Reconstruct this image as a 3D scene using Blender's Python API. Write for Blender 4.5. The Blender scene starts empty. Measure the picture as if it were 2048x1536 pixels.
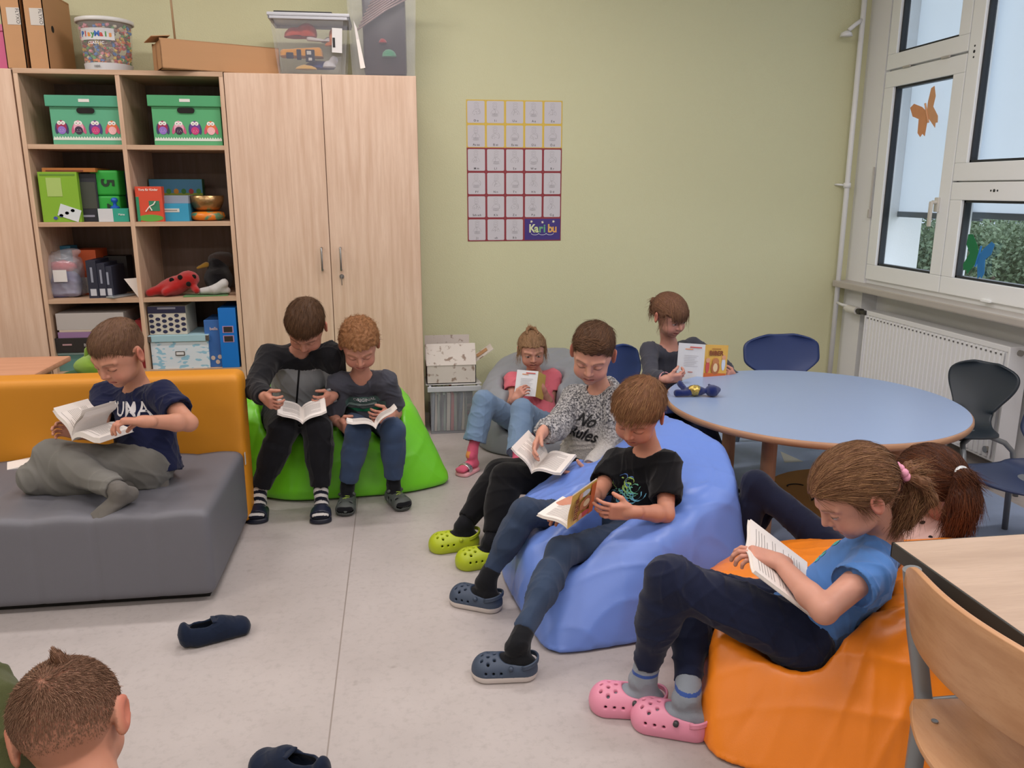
import bpy, bmesh, math, random
import numpy as np
from mathutils import Vector, Matrix, noise
from mathutils.bvhtree import BVHTree

# ------------------------------------------------------------------ camera
CAM_F, CAM_PITCH, CAM_YAW, CAM_H = 1620.0, math.radians(13.5), math.radians(8.0), 1.33
_c = bpy.data.cameras.new('camera'); cam = bpy.data.objects.new('camera', _c)
bpy.context.scene.collection.objects.link(cam)
_c.sensor_width = 36.0; _c.lens = 36.0 * CAM_F / 2048.0; _c.clip_start = 0.02
cam.location = (0, 0, CAM_H)
cam.rotation_euler = (math.radians(90) - CAM_PITCH, 0, -CAM_YAW)
bpy.context.scene.camera = cam
# ------------------------------------------------------------------ view and world
vs = bpy.context.scene.view_settings
vs.view_transform = 'Standard'; vs.look = 'None'; vs.gamma = 1.0; vs.use_curve_mapping = False
vs.exposure = 0.0
world = bpy.data.worlds.new('evening_sky'); bpy.context.scene.world = world
world.use_nodes = True
world.node_tree.nodes['Background'].inputs[0].default_value = (0.80, 0.87, 0.97, 1)
world.node_tree.nodes['Background'].inputs[1].default_value = 2.2
# ------------------------------------------------------------------ ceiling lamps (real fittings are built round them below)
LAMPS = [(-2.4, 3.45), (0.0, 3.45), (-2.4, 1.3), (0.0, 1.3), (1.9, 1.9), (-2.4, -0.9), (0.0, -0.9), (1.9, -0.4)]
LAMP_Z = 2.93
for lx, ly in LAMPS:
    ld = bpy.data.lights.new('ceiling_lamp_light', 'AREA'); ld.shape = 'RECTANGLE'
    ld.size = 1.2; ld.size_y = 0.16; ld.energy = 24.0; ld.color = (1.0, 0.935, 0.92)
    lo_ = bpy.data.objects.new('ceiling_lamp_light', ld); lo_.location = (lx, ly, LAMP_Z - 0.055)
    bpy.context.scene.collection.objects.link(lo_)

# ------------------------------------------------------------------ maths helpers
A = lambda *v: np.array(v, float)
_F = A(math.sin(CAM_YAW) * math.cos(CAM_PITCH), math.cos(CAM_YAW) * math.cos(CAM_PITCH), -math.sin(CAM_PITCH))
_R = A(math.cos(CAM_YAW), -math.sin(CAM_YAW), 0); _U = np.cross(_R, _F); _C = A(0, 0, CAM_H)
def ray(px, py): return _F + _R * ((px - 1024) / CAM_F) - _U * ((py - 768) / CAM_F)
def at(px, py, Y):
    d = ray(px, py); return _C + d * Y / d[1]
def on(px, py, z=0.0):
    d = ray(px, py); return _C + d * (z - CAM_H) / d[2]
def onx(px, py, x):
    d = ray(px, py); return _C + d * x / d[0]
def nrm(v): v = np.asarray(v, float); return v / (np.linalg.norm(v) + 1e-12)
def frame(y, z):                       # columns x, y, z: y kept, z made square to it
    y = nrm(y); x = nrm(np.cross(y, z)); return np.stack([x, y, np.cross(x, y)], 1)
def reach(parent, px, py, L, near=True):   # the point seen at px,py that lies L from parent
    d = nrm(ray(px, py)); oc = _C - parent; b = d @ oc; c = oc @ oc - L * L; q = b * b - c
    t = -b if q < 0 else -b + (-1 if near else 1) * math.sqrt(q)
    return _C + d * t
def rotm(axis, deg):
    return np.array(Matrix.Rotation(math.radians(deg), 3, Vector(axis)))

# ------------------------------------------------------------------ objects
COL = bpy.context.scene.collection
def link(name, me, parent=None, mats=()):
    o = bpy.data.objects.new(name, me); COL.objects.link(o)
    for m in mats: me.materials.append(m)
    if parent is not None: o.parent = parent
    return o
def tag(o, label=None, cat=None, group=None, kind=None):
    for k, v in (('label', label), ('category', cat), ('group', group), ('kind', kind)):
        if v: o[k] = v
    return o
def empty(name, label, cat, loc=(0, 0, 0), group=None, rot=(0, 0, 0)):
    o = bpy.data.objects.new(name, None); COL.objects.link(o); o.location = loc; o.rotation_euler = rot
    o.empty_display_size = .05
    return tag(o, label, cat, group)
def copy_tree(o, parent=None):
    c = o.copy(); COL.objects.link(c)
    if parent is not None: c.parent = parent
    for ch in list(o.children): copy_tree(ch, c)
    return c
def mesh_np(name, V, Fq, mats=(), mi=None, smooth=True, parent=None, col=None):
    me = bpy.data.meshes.new(name); V = np.asarray(V, np.float32)
    if isinstance(Fq, np.ndarray):
        n, k = Fq.shape
        me.vertices.add(len(V)); me.vertices.foreach_set('co', V.ravel())
        me.loops.add(n * k); me.loops.foreach_set('vertex_index', Fq.ravel().astype(np.int32))
        me.polygons.add(n); me.polygons.foreach_set('loop_start', np.arange(0, n * k, k, dtype=np.int32))
    else:
        me.from_pydata([tuple(map(float, v)) for v in V], [], [tuple(map(int, f)) for f in Fq])
    o = link(name, me, parent, mats)
    if mi is not None: me.polygons.foreach_set('material_index', np.asarray(mi, np.int32))
    me.polygons.foreach_set('use_smooth', np.full(len(me.polygons), smooth))
    me.update(calc_edges=True)
    if col is not None:
        a = me.color_attributes.new('Col', 'FLOAT_COLOR', 'POINT')
        c4 = np.ones((len(V), 4), np.float32); c4[:, :3] = col; a.data.foreach_set('color', c4.ravel())
    return o

class MB:
    """collects simple shapes into one mesh"""
    def __init__(s): s.bm = bmesh.new(); s.mi = 0
    def _new(s, vs0, M, bev=0, seg=2):
        fs = {f for v in vs0 for f in v.link_faces}
        if bev:
            es = list({e for v in vs0 for e in v.link_edges})
            r = bmesh.ops.bevel(s.bm, geom=es, offset=bev, segments=seg, affect='EDGES', profile=.6)
            vs0 = list({v for f in r['faces'] for v in f.verts} | {v for v in vs0 if v.is_valid})
            fs = {f for v in vs0 for f in v.link_faces}
        if M is not None:
            for v in vs0: v.co = M @ v.co
        for f in fs: f.material_index = s.mi
        return vs0
    def box(s, c, size, bev=0, M=None, seg=2):
        r = bmesh.ops.create_cube(s.bm, size=1.0)['verts']
        for v in r: v.co = Vector((v.co.x * size[0] + c[0], v.co.y * size[1] + c[1], v.co.z * size[2] + c[2]))
        s._new(r, M, bev, seg); return s
    def span(s, lo, hi, bev=0, M=None):
        return s.box([(a + b) / 2 for a, b in zip(lo, hi)], [abs(b - a) for a, b in zip(lo, hi)], bev, M)
    def cyl(s, a, b, r1, r2=None, n=20, cap=True):
        a, b = Vector(a), Vector(b); d = b - a; r2 = r1 if r2 is None else r2
        r = bmesh.ops.create_cone(s.bm, cap_ends=cap, segments=n, radius1=r1, radius2=r2, depth=d.length)['verts']
        M = Matrix.Translation((a + b) / 2) @ d.to_track_quat('Z', 'Y').to_matrix().to_4x4()
        s._new(r, M); return s
    def tube(s, pts, r, n=10, closed=False):
        P = [Vector(p) for p in pts]; N = len(P); rings = []
        up = None
        for i, p in enumerate(P):
            t = ((P[(i + 1) % N] if closed or i < N - 1 else p) - (P[i - 1] if closed or i else p)).normalized()
            if up is None: up = t.orthogonal().normalized()
            up = (up - t * up.dot(t)).normalized(); w = t.cross(up)
            ri = r[i] if hasattr(r, '__len__') else r
            rings.append([s.bm.verts.new(p + (up * math.cos(a) + w * math.sin(a)) * ri) for a in [2 * math.pi * k / n for k in range(n)]])
        for i in range(N if closed else N - 1):
            q, w_ = rings[i], rings[(i + 1) % N]
            for k in range(n):
                f = s.bm.faces.new((q[k], q[(k + 1) % n], w_[(k + 1) % n], w_[k])); f.material_index = s.mi
        if not closed:
            for rg in (rings[0][::-1], rings[-1]): s.bm.faces.new(rg).material_index = s.mi
        return s
    def lathe(s, prof, n=40, c=(0, 0, 0)):
        R = []
        for r, z in prof:
            R.append([s.bm.verts.new((c[0] + r * math.cos(2 * math.pi * k / n), c[1] + r * math.sin(2 * math.pi * k / n), c[2] + z)) for k in range(n)])
        for a, b in zip(R, R[1:]):
            for k in range(n): s.bm.faces.new((a[k], a[(k + 1) % n], b[(k + 1) % n], b[k])).material_index = s.mi
        return s
    def poly(s, pts, th=None, M=None):
        """outline in the xy plane, pushed th along z"""
        vs_ = [s.bm.verts.new((p[0], p[1], 0)) for p in pts]; f = s.bm.faces.new(vs_); f.material_index = s.mi
        al = list(vs_)
        if th:
            r = bmesh.ops.extrude_face_region(s.bm, geom=[f])['geom']
            nv = [g for g in r if isinstance(g, bmesh.types.BMVert)]
            for v in nv: v.co.z += th
            al += nv
            for v in nv:
                for g in v.link_faces: g.material_index = s.mi
        if M is not None:
            for v in al: v.co = M @ v.co
        return s
    def sph(s, c, r, n=16, M=None):
        q = bmesh.ops.create_uvsphere(s.bm, u_segments=n, v_segments=max(6, n // 2), radius=1)['verts']
        r = (r, r, r) if not hasattr(r, '__len__') else r
        for v in q: v.co = Vector((v.co.x * r[0], v.co.y * r[1], v.co.z * r[2]))
        if M is not None:
            for v in q: v.co = M @ v.co
        for v in q: v.co += Vector(c)
        for f in {f for v in q for f in v.link_faces}: f.material_index = s.mi
        return s
    def build(s, name, mats, parent=None, smooth=False, loc=None, rot=None, auto=None):
        if not isinstance(mats, (list, tuple)): mats = [mats]
        bmesh.ops.recalc_face_normals(s.bm, faces=s.bm.faces)
        me = bpy.data.meshes.new(name); s.bm.to_mesh(me); s.bm.free()
        o = link(name, me, parent, mats)
        if smooth:
            me.polygons.foreach_set('use_smooth', [True] * len(me.polygons))
            if auto: me.set_sharp_from_angle(angle=math.radians(auto))
        if loc is not None: o.location = loc
        if rot is not None: o.rotation_euler = rot
        return o
def M4(loc, R=None):
    m = Matrix.Identity(4)
    if R is not None:
        for i in range(3):
            for j in range(3): m[i][j] = float(R[i][j])
    m.translation = Vector([float(v) for v in loc]); return m

# ------------------------------------------------------------------ materials
def srgb(h):
    if isinstance(h, str): h = [int(h[i:i + 2], 16) / 255 for i in (0, 2, 4)]
    return tuple((c / 12.92 if c <= .04045 else ((c + .055) / 1.055) ** 2.4) for c in h)
_MC = {}
def mat(name, color, rough=.6, metal=0, noise_amt=0, noise_scale=20, bump=0, bump_scale=60, spec=.5, sheen=0, trans=0, alpha=1, coat=0, emit=0, color2=None, stretch=(1, 1, 1), attr=False, sss=0, detail=4, contrast=None):
    if name in _MC: return _MC[name]
    m = bpy.data.materials.new(name); m.use_nodes = True; nt = m.node_tree; N = nt.nodes; L = nt.links
    b = N['Principled BSDF']; c = srgb(color) if isinstance(color, str) else color
    b.inputs['Base Color'].default_value = (*c, 1); b.inputs['Roughness'].default_value = rough
    b.inputs['Metallic'].default_value = metal; b.inputs['Specular IOR Level'].default_value = spec
    b.inputs['Sheen Weight'].default_value = sheen; b.inputs['Sheen Roughness'].default_value = .4
    b.inputs['Transmission Weight'].default_value = trans
    b.inputs['Alpha'].default_value = alpha; b.inputs['Coat Weight'].default_value = coat
    if emit: b.inputs['Emission Color'].default_value = (*c, 1); b.inputs['Emission Strength'].default_value = emit
    if sss: b.inputs['Subsurface Weight'].default_value = sss; b.inputs['Subsurface Radius'].default_value = (1, .3, .15); b.inputs['Subsurface Scale'].default_value = .006
    tc = N.new('ShaderNodeTexCoord'); mp = N.new('ShaderNodeMapping'); mp.inputs['Scale'].default_value = stretch
    L.new(tc.outputs['Object'], mp.inputs['Vector'])
    src = None
    if attr:
        a = N.new('ShaderNodeAttribute'); a.attribute_name = 'Col'; src = a.outputs['Color']; L.new(src, b.inputs['Base Color'])
    if noise_amt or color2:
        n = N.new('ShaderNodeTexNoise'); n.inputs['Scale'].default_value = noise_scale; n.inputs['Detail'].default_value = detail
        L.new(mp.outputs[0], n.inputs['Vector'])
        mx = N.new('ShaderNodeMix'); mx.data_type = 'RGBA'
        c2 = (srgb(color2) if isinstance(color2, str) else color2) if color2 else tuple(v * (1 - noise_amt) for v in c)
        mx.inputs[6].default_value = (*c, 1); mx.inputs[7].default_value = (*c2, 1)
        f = n.outputs['Fac']
        if contrast:
            rm = N.new('ShaderNodeMapRange'); rm.inputs[1].default_value = contrast[0]; rm.inputs[2].default_value = contrast[1]
            L.new(f, rm.inputs[0]); f = rm.outputs[0]
        L.new(f, mx.inputs[0])
        if attr:
            mx.blend_type = 'MULTIPLY'; mx.inputs[6].default_value = (1, 1, 1, 1)
            L.new(src, mx.inputs[6]); mx.inputs[7].default_value = (1 - noise_amt,) * 3 + (1,)
        L.new(mx.outputs[2], b.inputs['Base Color'])
    if bump:
        n2 = N.new('ShaderNodeTexNoise'); n2.inputs['Scale'].default_value = bump_scale; n2.inputs['Detail'].default_value = 3
        L.new(mp.outputs[0], n2.inputs['Vector'])
        bp = N.new('ShaderNodeBump'); bp.inputs['Strength'].default_value = bump; bp.inputs['Distance'].default_value = .004
        L.new(n2.outputs['Fac'], bp.inputs['Height']); L.new(bp.outputs[0], b.inputs['Normal'])
    _MC[name] = m; return m
def plastic(hexc, rough=.4): return mat('plastic_' + hexc, hexc, rough)
def card(hexc, rough=.65): return mat('card_' + hexc, hexc, rough, noise_amt=.06, noise_scale=8)
def paper(): return mat('book_paper', 'e9e2dc', .8, noise_amt=.04)
# ------------------------------------------------------------------ implicit shapes: every body, garment and cushion is grown as one smooth surface
def smin(a, b, k):
    h = np.clip(.5 + .5 * (b - a) / k, 0, 1); return b + (a - b) * h - k * h * (1 - h)
class Shape:
    def __init__(s): s.ops = []
    def add(s, fn, lo, hi, k=.01, mode='u'):
        s.ops.append((fn, np.array(lo, float), np.array(hi, float), k, mode)); return s
    def cap(s, a, b, ra, rb=None, k=.01, mode='u'):
        a = np.asarray(a, float); b = np.asarray(b, float); rb = ra if rb is None else rb
        ba = b - a; L2 = ba @ ba + 1e-12; r = max(ra, rb)
        def fn(x, y, z):
            dx, dy, dz = x - a[0], y - a[1], z - a[2]
            t = np.clip((dx * ba[0] + dy * ba[1] + dz * ba[2]) / L2, 0, 1)
            return np.sqrt((dx - t * ba[0]) ** 2 + (dy - t * ba[1]) ** 2 + (dz - t * ba[2]) ** 2) - (ra + (rb - ra) * t)
        return s.add(fn, np.minimum(a, b) - r, np.maximum(a, b) + r, k, mode)
    def cone(s, a, b, ra, rb, k=.01, mode='u', rd=.004):       # flat ended
        a = np.asarray(a, float); b = np.asarray(b, float); ba = b - a; L = np.linalg.norm(ba); u = ba / L; r = max(ra, rb)
        def fn(x, y, z):
            dx, dy, dz = x - a[0], y - a[1], z - a[2]
            t = dx * u[0] + dy * u[1] + dz * u[2]
            rr = np.sqrt(np.maximum(dx * dx + dy * dy + dz * dz - t * t, 0))
            q = rr - (ra + (rb - ra) * np.clip(t / L, 0, 1)) + rd; w = np.abs(t - L / 2) - L / 2 + rd
            return np.minimum(np.maximum(q, w), 0) + np.sqrt(np.maximum(q, 0) ** 2 + np.maximum(w, 0) ** 2) - rd
        return s.add(fn, np.minimum(a, b) - r, np.maximum(a, b) + r, k, mode)
    def ecap(s, a, b, ra, rb, side, k=.02, mode='u'):          # elliptical section: ra=(half width, half depth)
        a = np.asarray(a, float); b = np.asarray(b, float); ba = b - a; L = np.linalg.norm(ba); w = ba / (L + 1e-9)
        u = nrm(np.asarray(side) - w * (w @ side)); v = np.cross(w, u); r = max(*ra, *rb)
        def fn(x, y, z):
            dx, dy, dz = x - a[0], y - a[1], z - a[2]
            t = dx * w[0] + dy * w[1] + dz * w[2]; tc = np.clip(t / L, 0, 1)
            rx = ra[0] + (rb[0] - ra[0]) * tc; ry = ra[1] + (rb[1] - ra[1]) * tc; rm = np.minimum(rx, ry)
            U_ = (dx * u[0] + dy * u[1] + dz * u[2]) / rx; V_ = (dx * v[0] + dy * v[1] + dz * v[2]) / ry; T_ = (t - tc * L) / rm
            g = np.sqrt(U_ * U_ + V_ * V_ + T_ * T_)
            g2 = np.sqrt((U_ / rx) ** 2 + (V_ / ry) ** 2 + (T_ / rm) ** 2)
            return g * (g - 1) / (g2 + 1e-6)
        return s.add(fn, np.minimum(a, b) - r, np.maximum(a, b) + r, k, mode)
    def ell(s, c, r, R=None, k=.01, mode='u'):
        c = np.asarray(c, float); r = np.asarray(r, float); R = np.eye(3) if R is None else R; m = r.max()
        def fn(x, y, z):
            dx, dy, dz = x - c[0], y - c[1], z - c[2]; g = 0; g2 = 0
            for i in range(3):
                q = (dx * R[0, i] + dy * R[1, i] + dz * R[2, i]) / r[i]; g = g + q * q; g2 = g2 + (q / r[i]) ** 2
            g = np.sqrt(g); return g * (g - 1) / (np.sqrt(g2) + 1e-6)
        return s.add(fn, c - m, c + m, k, mode)
    def rbox(s, c, half, R=None, rd=.01, k=.01, mode='u'):
        c = np.asarray(c, float); half = np.asarray(half, float); R = np.eye(3) if R is None else R; m = np.linalg.norm(half)
        def fn(x, y, z):
            dx, dy, dz = x - c[0], y - c[1], z - c[2]; o = 0; mx = None
            for i in range(3):
                q = np.abs(dx * R[0, i] + dy * R[1, i] + dz * R[2, i]) - half[i] + rd
                o = o + np.maximum(q, 0) ** 2; mx = q if mx is None else np.maximum(mx, q)
            return np.sqrt(o) + np.minimum(mx, 0) - rd
        return s.add(fn, c - m, c + m, k, mode)
    def cut(s, p, n, k=.003):                                   # removes what lies on the side n points to
        p = np.asarray(p, float); n = nrm(n)
        return s.add(lambda x, y, z: -((x - p[0]) * n[0] + (y - p[1]) * n[1] + (z - p[2]) * n[2]), p - 9, p + 9, k, 's')
    def bounds(s):
        lo = np.min([o[1] for o in s.ops if o[4] == 'u'], 0); hi = np.max([o[2] for o in s.ops if o[4] == 'u'], 0)
        return lo - .012, hi + .012
    def field(s, lo, hi, h, F=None):
        n = np.ceil((hi - lo) / h).astype(int) + 1
        ax = [(lo[i] + h * np.arange(n[i])).astype(np.float32) for i in range(3)]
        if F is None: F = np.full(n, .5, np.float32)
        for fn, l, u, k, mode in s.ops:
            pad = k + 2.5 * h + .01
            i0 = np.maximum(np.floor((l - pad - lo) / h).astype(int), 0); i1 = np.minimum(np.ceil((u + pad - lo) / h).astype(int) + 1, n)
            if (i1 <= i0).any(): continue
            sl = tuple(slice(a, b) for a, b in zip(i0, i1))
            d = fn(ax[0][sl[0]][:, None, None], ax[1][sl[1]][None, :, None], ax[2][sl[2]][None, None, :]).astype(np.float32)
            if mode == 'u': F[sl] = smin(F[sl], d, k)
            elif mode == 's': F[sl] = -smin(-F[sl], d, k)
            elif mode == 'i': F[sl] = -smin(-F[sl], -d, k)
        return F
def snet(F, lo, h):
    ins = F < 0; c = np.zeros(tuple(np.array(F.shape) - 1), np.int8)
    for i in (0, 1):
        for j in (0, 1):
            for k in (0, 1): c += ins[i:F.shape[0] - 1 + i, j:F.shape[1] - 1 + j, k:F.shape[2] - 1 + k]
    I = np.argwhere((c > 0) & (c < 8)); ids = np.full(c.shape, -1, np.int32); ids[I[:, 0], I[:, 1], I[:, 2]] = np.arange(len(I))
    P = np.zeros((len(I), 3), np.float32); cnt = np.zeros(len(I), np.float32)
    cor = [(a, b, d) for a in (0, 1) for b in (0, 1) for d in (0, 1)]
    val = {q: F[I[:, 0] + q[0], I[:, 1] + q[1], I[:, 2] + q[2]] for q in cor}
    for q in cor:
        for a in range(3):
            if q[a]: continue
            w = list(q); w[a] = 1; w = tuple(w); A0, B0 = val[q], val[w]; m = (A0 < 0) != (B0 < 0)
            t = np.where(m, A0 / np.where(m, A0 - B0, 1), 0)
            for d in range(3): P[:, d] += np.where(m, q[d] + (t if d == a else 0), 0)
            cnt += m
    V = (I + P / cnt[:, None]) * h + lo; Q = []
    for a in range(3):
        b, d = (a + 1) % 3, (a + 2) % 3
        s0 = [slice(None)] * 3; s1 = [slice(None)] * 3; s0[a] = slice(0, -1); s1[a] = slice(1, None)
        x0, x1 = ins[tuple(s0)], ins[tuple(s1)]; E_ = np.argwhere(x0 != x1)
        ok = (E_[:, b] > 0) & (E_[:, d] > 0) & (E_[:, b] < F.shape[b] - 1) & (E_[:, d] < F.shape[d] - 1); E_ = E_[ok]
        def cid(ob, od):
            e = E_.copy(); e[:, b] -= ob; e[:, d] -= od; return ids[e[:, 0], e[:, 1], e[:, 2]]
        q = np.stack([cid(1, 1), cid(0, 1), cid(0, 0), cid(1, 0)], 1); fl = ~x0[E_[:, 0], E_[:, 1], E_[:, 2]]
        q[fl] = q[fl][:, ::-1]; Q.append(q)
    return V.astype(np.float32), np.concatenate(Q).astype(np.int32)
def vnormals(V, Q):
    n = np.cross(V[Q[:, 2]] - V[Q[:, 0]], V[Q[:, 3 if Q.shape[1] > 3 else 1]] - V[Q[:, 1 if Q.shape[1] > 3 else 0]]); N = np.zeros_like(V)
    if Q.shape[1] == 3: n = -n
    for i in range(Q.shape[1]):
        for a in range(3): N[:, a] += np.bincount(Q[:, i], n[:, a], len(V))
    return N / (np.linalg.norm(N, axis=1, keepdims=True) + 1e-12)
def relax(V, Q, it=1, w=.5):
    for _ in range(it):
        S = np.zeros_like(V); c = np.zeros(len(V), np.float32)
        for i in range(4):
            a, b = Q[:, i], Q[:, (i + 1) % 4]
            for d in range(3): S[:, d] += np.bincount(a, V[b, d], len(V)) + np.bincount(b, V[a, d], len(V))
            c += np.bincount(a, minlength=len(V)) + np.bincount(b, minlength=len(V))
        V = V + w * (S / np.maximum(c, 1)[:, None] - V)
    return V.astype(np.float32)
def grow(shape, h, skip=(), lo=None, hi=None, F=None, it=1):
    if lo is None: lo, hi = shape.bounds()
    V, Q = snet(shape.field(lo, hi, h) if F is None else F, lo, h)
    if len(skip):
        c = V[Q].mean(1); keep = np.ones(len(Q), bool)
        for l, u in skip: keep &= ~((c > l + h * 1.3) & (c < u - h * 1.3)).all(1)
        Q = Q[keep]; used = np.unique(Q); mp = np.full(len(V), -1); mp[used] = np.arange(len(used)); V = V[used]; Q = mp[Q].astype(np.int32)
    return relax(V, Q, it), Q
def merge(parts):
    V = []; Q = []; n = 0
    for v, q in parts: V.append(v); Q.append(q + n); n += len(v)
    return np.concatenate(V), np.concatenate(Q).astype(np.int32)
def folds(V, amp, sc=1.0, seed=0, ax=None):
    """soft cloth folds: ridged warped waves"""
    r = np.random.default_rng(seed); P = V * sc; s = np.zeros(len(V)); wx = sum(np.sin(P @ r.normal(0, 14, 3) + r.uniform(0, 6)) for _ in range(3))
    for i in range(3):
        d = nrm(r.normal(0, 1, 3)) if ax is None else nrm(np.asarray(ax) + r.normal(0, .35, 3))
        s += (1 - np.abs(np.sin(P @ d * (38 + 17 * i) + wx * 1.3 + r.uniform(0, 6)))) ** 3 / (1 + .5 * i)
    m = .5 + .5 * np.sin(P @ r.normal(0, 12, 3) + wx)
    return (s * (.35 + .65 * m) - .45) * amp
# ------------------------------------------------------------------ heads, hands, feet, garments
def lerp(a, b, t): return a + (b - a) * t
def sstep(a, b, x): t = np.clip((x - a) / (b - a), 0, 1); return t * t * (3 - 2 * t)
HAIRY = [-.12, -.06, -.03, -.012, .012, .03, .045, .06, .1]; HAIRZ = [-.055, -.052, -.035, .008, .004, .022, .044, .054, .058]
def head_ops(S, c, R, s, neck, p):
    g = lambda *v: c + R @ (np.array(v) * s)
    e = lambda v, r, k=.012, m='u', Q=None: S.ell(g(*v), np.array(r) * s, R if Q is None else R @ Q, k * s, m)
    e((0, -.010, .024), (.071, .088, .074)); e((0, .020, -.012), (.060, .060, .066), .02)
    e((0, .028, -.052), (.043, .044, .042), .025); e((0, .058, -.080), (.015, .014, .011), .02)
    for q in (-1, 1):
        e((q * .031, .050, -.040), (.025, .024, .024), .022)
        e((q * .030, .082, .003), (.019, .014, .011), .012, 's')
        e((q * .029, .064, .000), (.0145, .0140, .0125), .003)
        S.cap(g(q * .013, .078, .019), g(q * .046, .062, .019), .007 * s, .005 * s, .010 * s)
        Q = rotm((0, 1, 0), q * 8) @ rotm((0, 0, 1), q * (-24))
        e((q * .075, -.012, -.006), (.0075, .0185, .030), .006, 'u', Q); e((q * .0835, -.008, -.003), (.0055, .010, .017), .004, 's', Q)
    S.cap(g(0, .076, .010), g(0, .091, -.022), .0062 * s, .0092 * s, .010 * s)
    for q in (-1, 1): e((q * .0095, .082, -.027), (.0065, .0075, .006), .005)
    S.cap(g(-.017, .070, -.0505), g(0, .0785, -.0485), .0045 * s, .0055 * s, .005 * s); S.cap(g(.017, .070, -.0505), g(0, .0785, -.0485), .0045 * s, .0055 * s, .005 * s)
    S.cap(g(-.012, .071, -.061), g(.012, .071, -.061), .0065 * s, None, .006 * s)
    mo = p.get('mouth', 0)
    if mo: e((0, .079, -.0555), (.015, .008, .0045 * mo), .003, 's')
    else: S.cap(g(-.020, .074, -.0548), g(.020, .074, -.0548), .0018 * s, None, .003 * s, 's')
    S.cap(g(0, -.022, -.035), neck, .034 * s, .037, .02)
def paint_head(V, c, R, s, p, col):
    L = (V - c) @ R / s; x, y, z = L.T; ax = np.abs(x); near = (np.linalg.norm(L - A(0, 0, 0), axis=1) < .135)
    def mix(m, cc):
        m = np.clip(m, 0, 1) * near; col[:] = col * (1 - m[:, None]) + np.array(srgb(cc)) * m[:, None]
    ga = lambda d, w: np.exp(-(d / w) ** 2)
    mix(.42 * ga(np.sqrt((ax - .036) ** 2 + (z + .032) ** 2), .018) * (y > .02), p.get('blush', 'c47a6c'))
    mix(.35 * ga(np.sqrt(x ** 2 + (z + .028) ** 2), .012) * (y > .08), 'c07a6a')
    mix(.55 * sstep(.070, .080, ax) * (z < .03) * (z > -.04) * (y < .02), 'b8604f')
    mix(.85 * ga(np.maximum(np.abs(z + .0545) - .0042 * (1 - (x / .026) ** 2), 0), .0022) * (ax < .019) * (y > .05), p.get('lip', 'a85a54'))
    mix(.8 * ga(z + .0548, .0017) * (ax < .020) * (y > .05), '6a2c28')
    if p.get('mouth'): mix(ga(z + .0555, .003) * (ax < .012) * (y < .0765) * (y > .05), p.get('teeth', '5a2422'))
    b = p.get('brow', p['hair'])
    mix(.75 * ga(z - (.0215 - 9 * (ax - .030) ** 2), .0028) * (ax > .013) * (ax < .047) * (y > .03), b)
    u = (ax - .029) / .0145; inx = (np.abs(u) < 1) * (y > .04)
    if p.get('eyes', 0):
        o = p['eyes']; top = .0055 * o * (1 - u ** 2); bot = -.0052 * (1 - u ** 2); ok = inx * (z < top) * (z > bot)
        mix(ok * .95, 'cfc6c2'); gx = p.get('gaze', (0, -.001)); d = np.sqrt((ax - .029 + gx[0] * np.sign(x)) ** 2 + (z - gx[1]) ** 2)
        mix(ok * (d < .0056), p.get('iris', '4a4038')); mix(ok * (d < .0026), '101010')
        mix(.85 * inx * ga(z - top - .0008, .0016), '3a2a22'); mix(.3 * inx * ga(z - bot, .0012), '6a4a40')
    else:
        mix(.9 * inx * ga(z + .0042 + .0030 * (1 - u ** 2), .0016), '3c2a22'); mix(.3 * inx * ga(z - .0095 + .003 * u ** 2, .0015), '8a5a4c')
    m = hair_mask(L) * (1 if p.get('style') != 'none' else 0)
    mix(m * p.get('scalp', .9), p['hair'])
    return col
def hair_mask(L):
    x, y, z = L.T; zl = np.interp(y, HAIRY, HAIRZ); ear = (np.abs(x) > .070) * (z < .028) * (y < .012) * (y > -.034)
    return sstep(-.003, .004, z - zl) * (1 - ear)
def strands(P, D, Nn, Ls, w, steps=3, grav=0.0, curl=0.0, rng=None, bend=None):
    """P roots, D directions, Nn surface normals -> tapered hair locks"""
    n = len(P); rings = []; d = D.copy(); p = P.copy(); side = np.cross(D, Nn); side /= np.linalg.norm(side, axis=1, keepdims=True) + 1e-9
    for i in range(steps + 1):
        t = i / steps; ww = (w * (1 - .75 * t))[:, None]; u = side; v = np.cross(d, side)
        rings.append(np.stack([p + u * ww, p + v * ww * .8, p - u * ww], 1))
        d = d + A(0, 0, -grav)
        if bend is not None: d = d + bend(p, i)
        if curl: d = d + rng.normal(0, curl, d.shape)
        d /= np.linalg.norm(d, axis=1, keepdims=True) + 1e-9; p = p + d * (Ls / steps)[:, None]
    Vv = np.stack(rings, 1).reshape(-1, 3); base = np.arange(n)[:, None, None, None] * (steps + 1) * 3
    i = np.arange(steps)[None, :, None]; k = np.arange(3)[None, None, :]; b = np.arange(n)[:, None, None] * (steps + 1) * 3
    q = np.stack([b + i * 3 + k, b + i * 3 + (k + 1) % 3, b + (i + 1) * 3 + (k + 1) % 3, b + (i + 1) * 3 + k], -1).reshape(-1, 4)
    return Vv.astype(np.float32), q.astype(np.int32), np.repeat(np.arange(n), (steps + 1) * 3)
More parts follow.
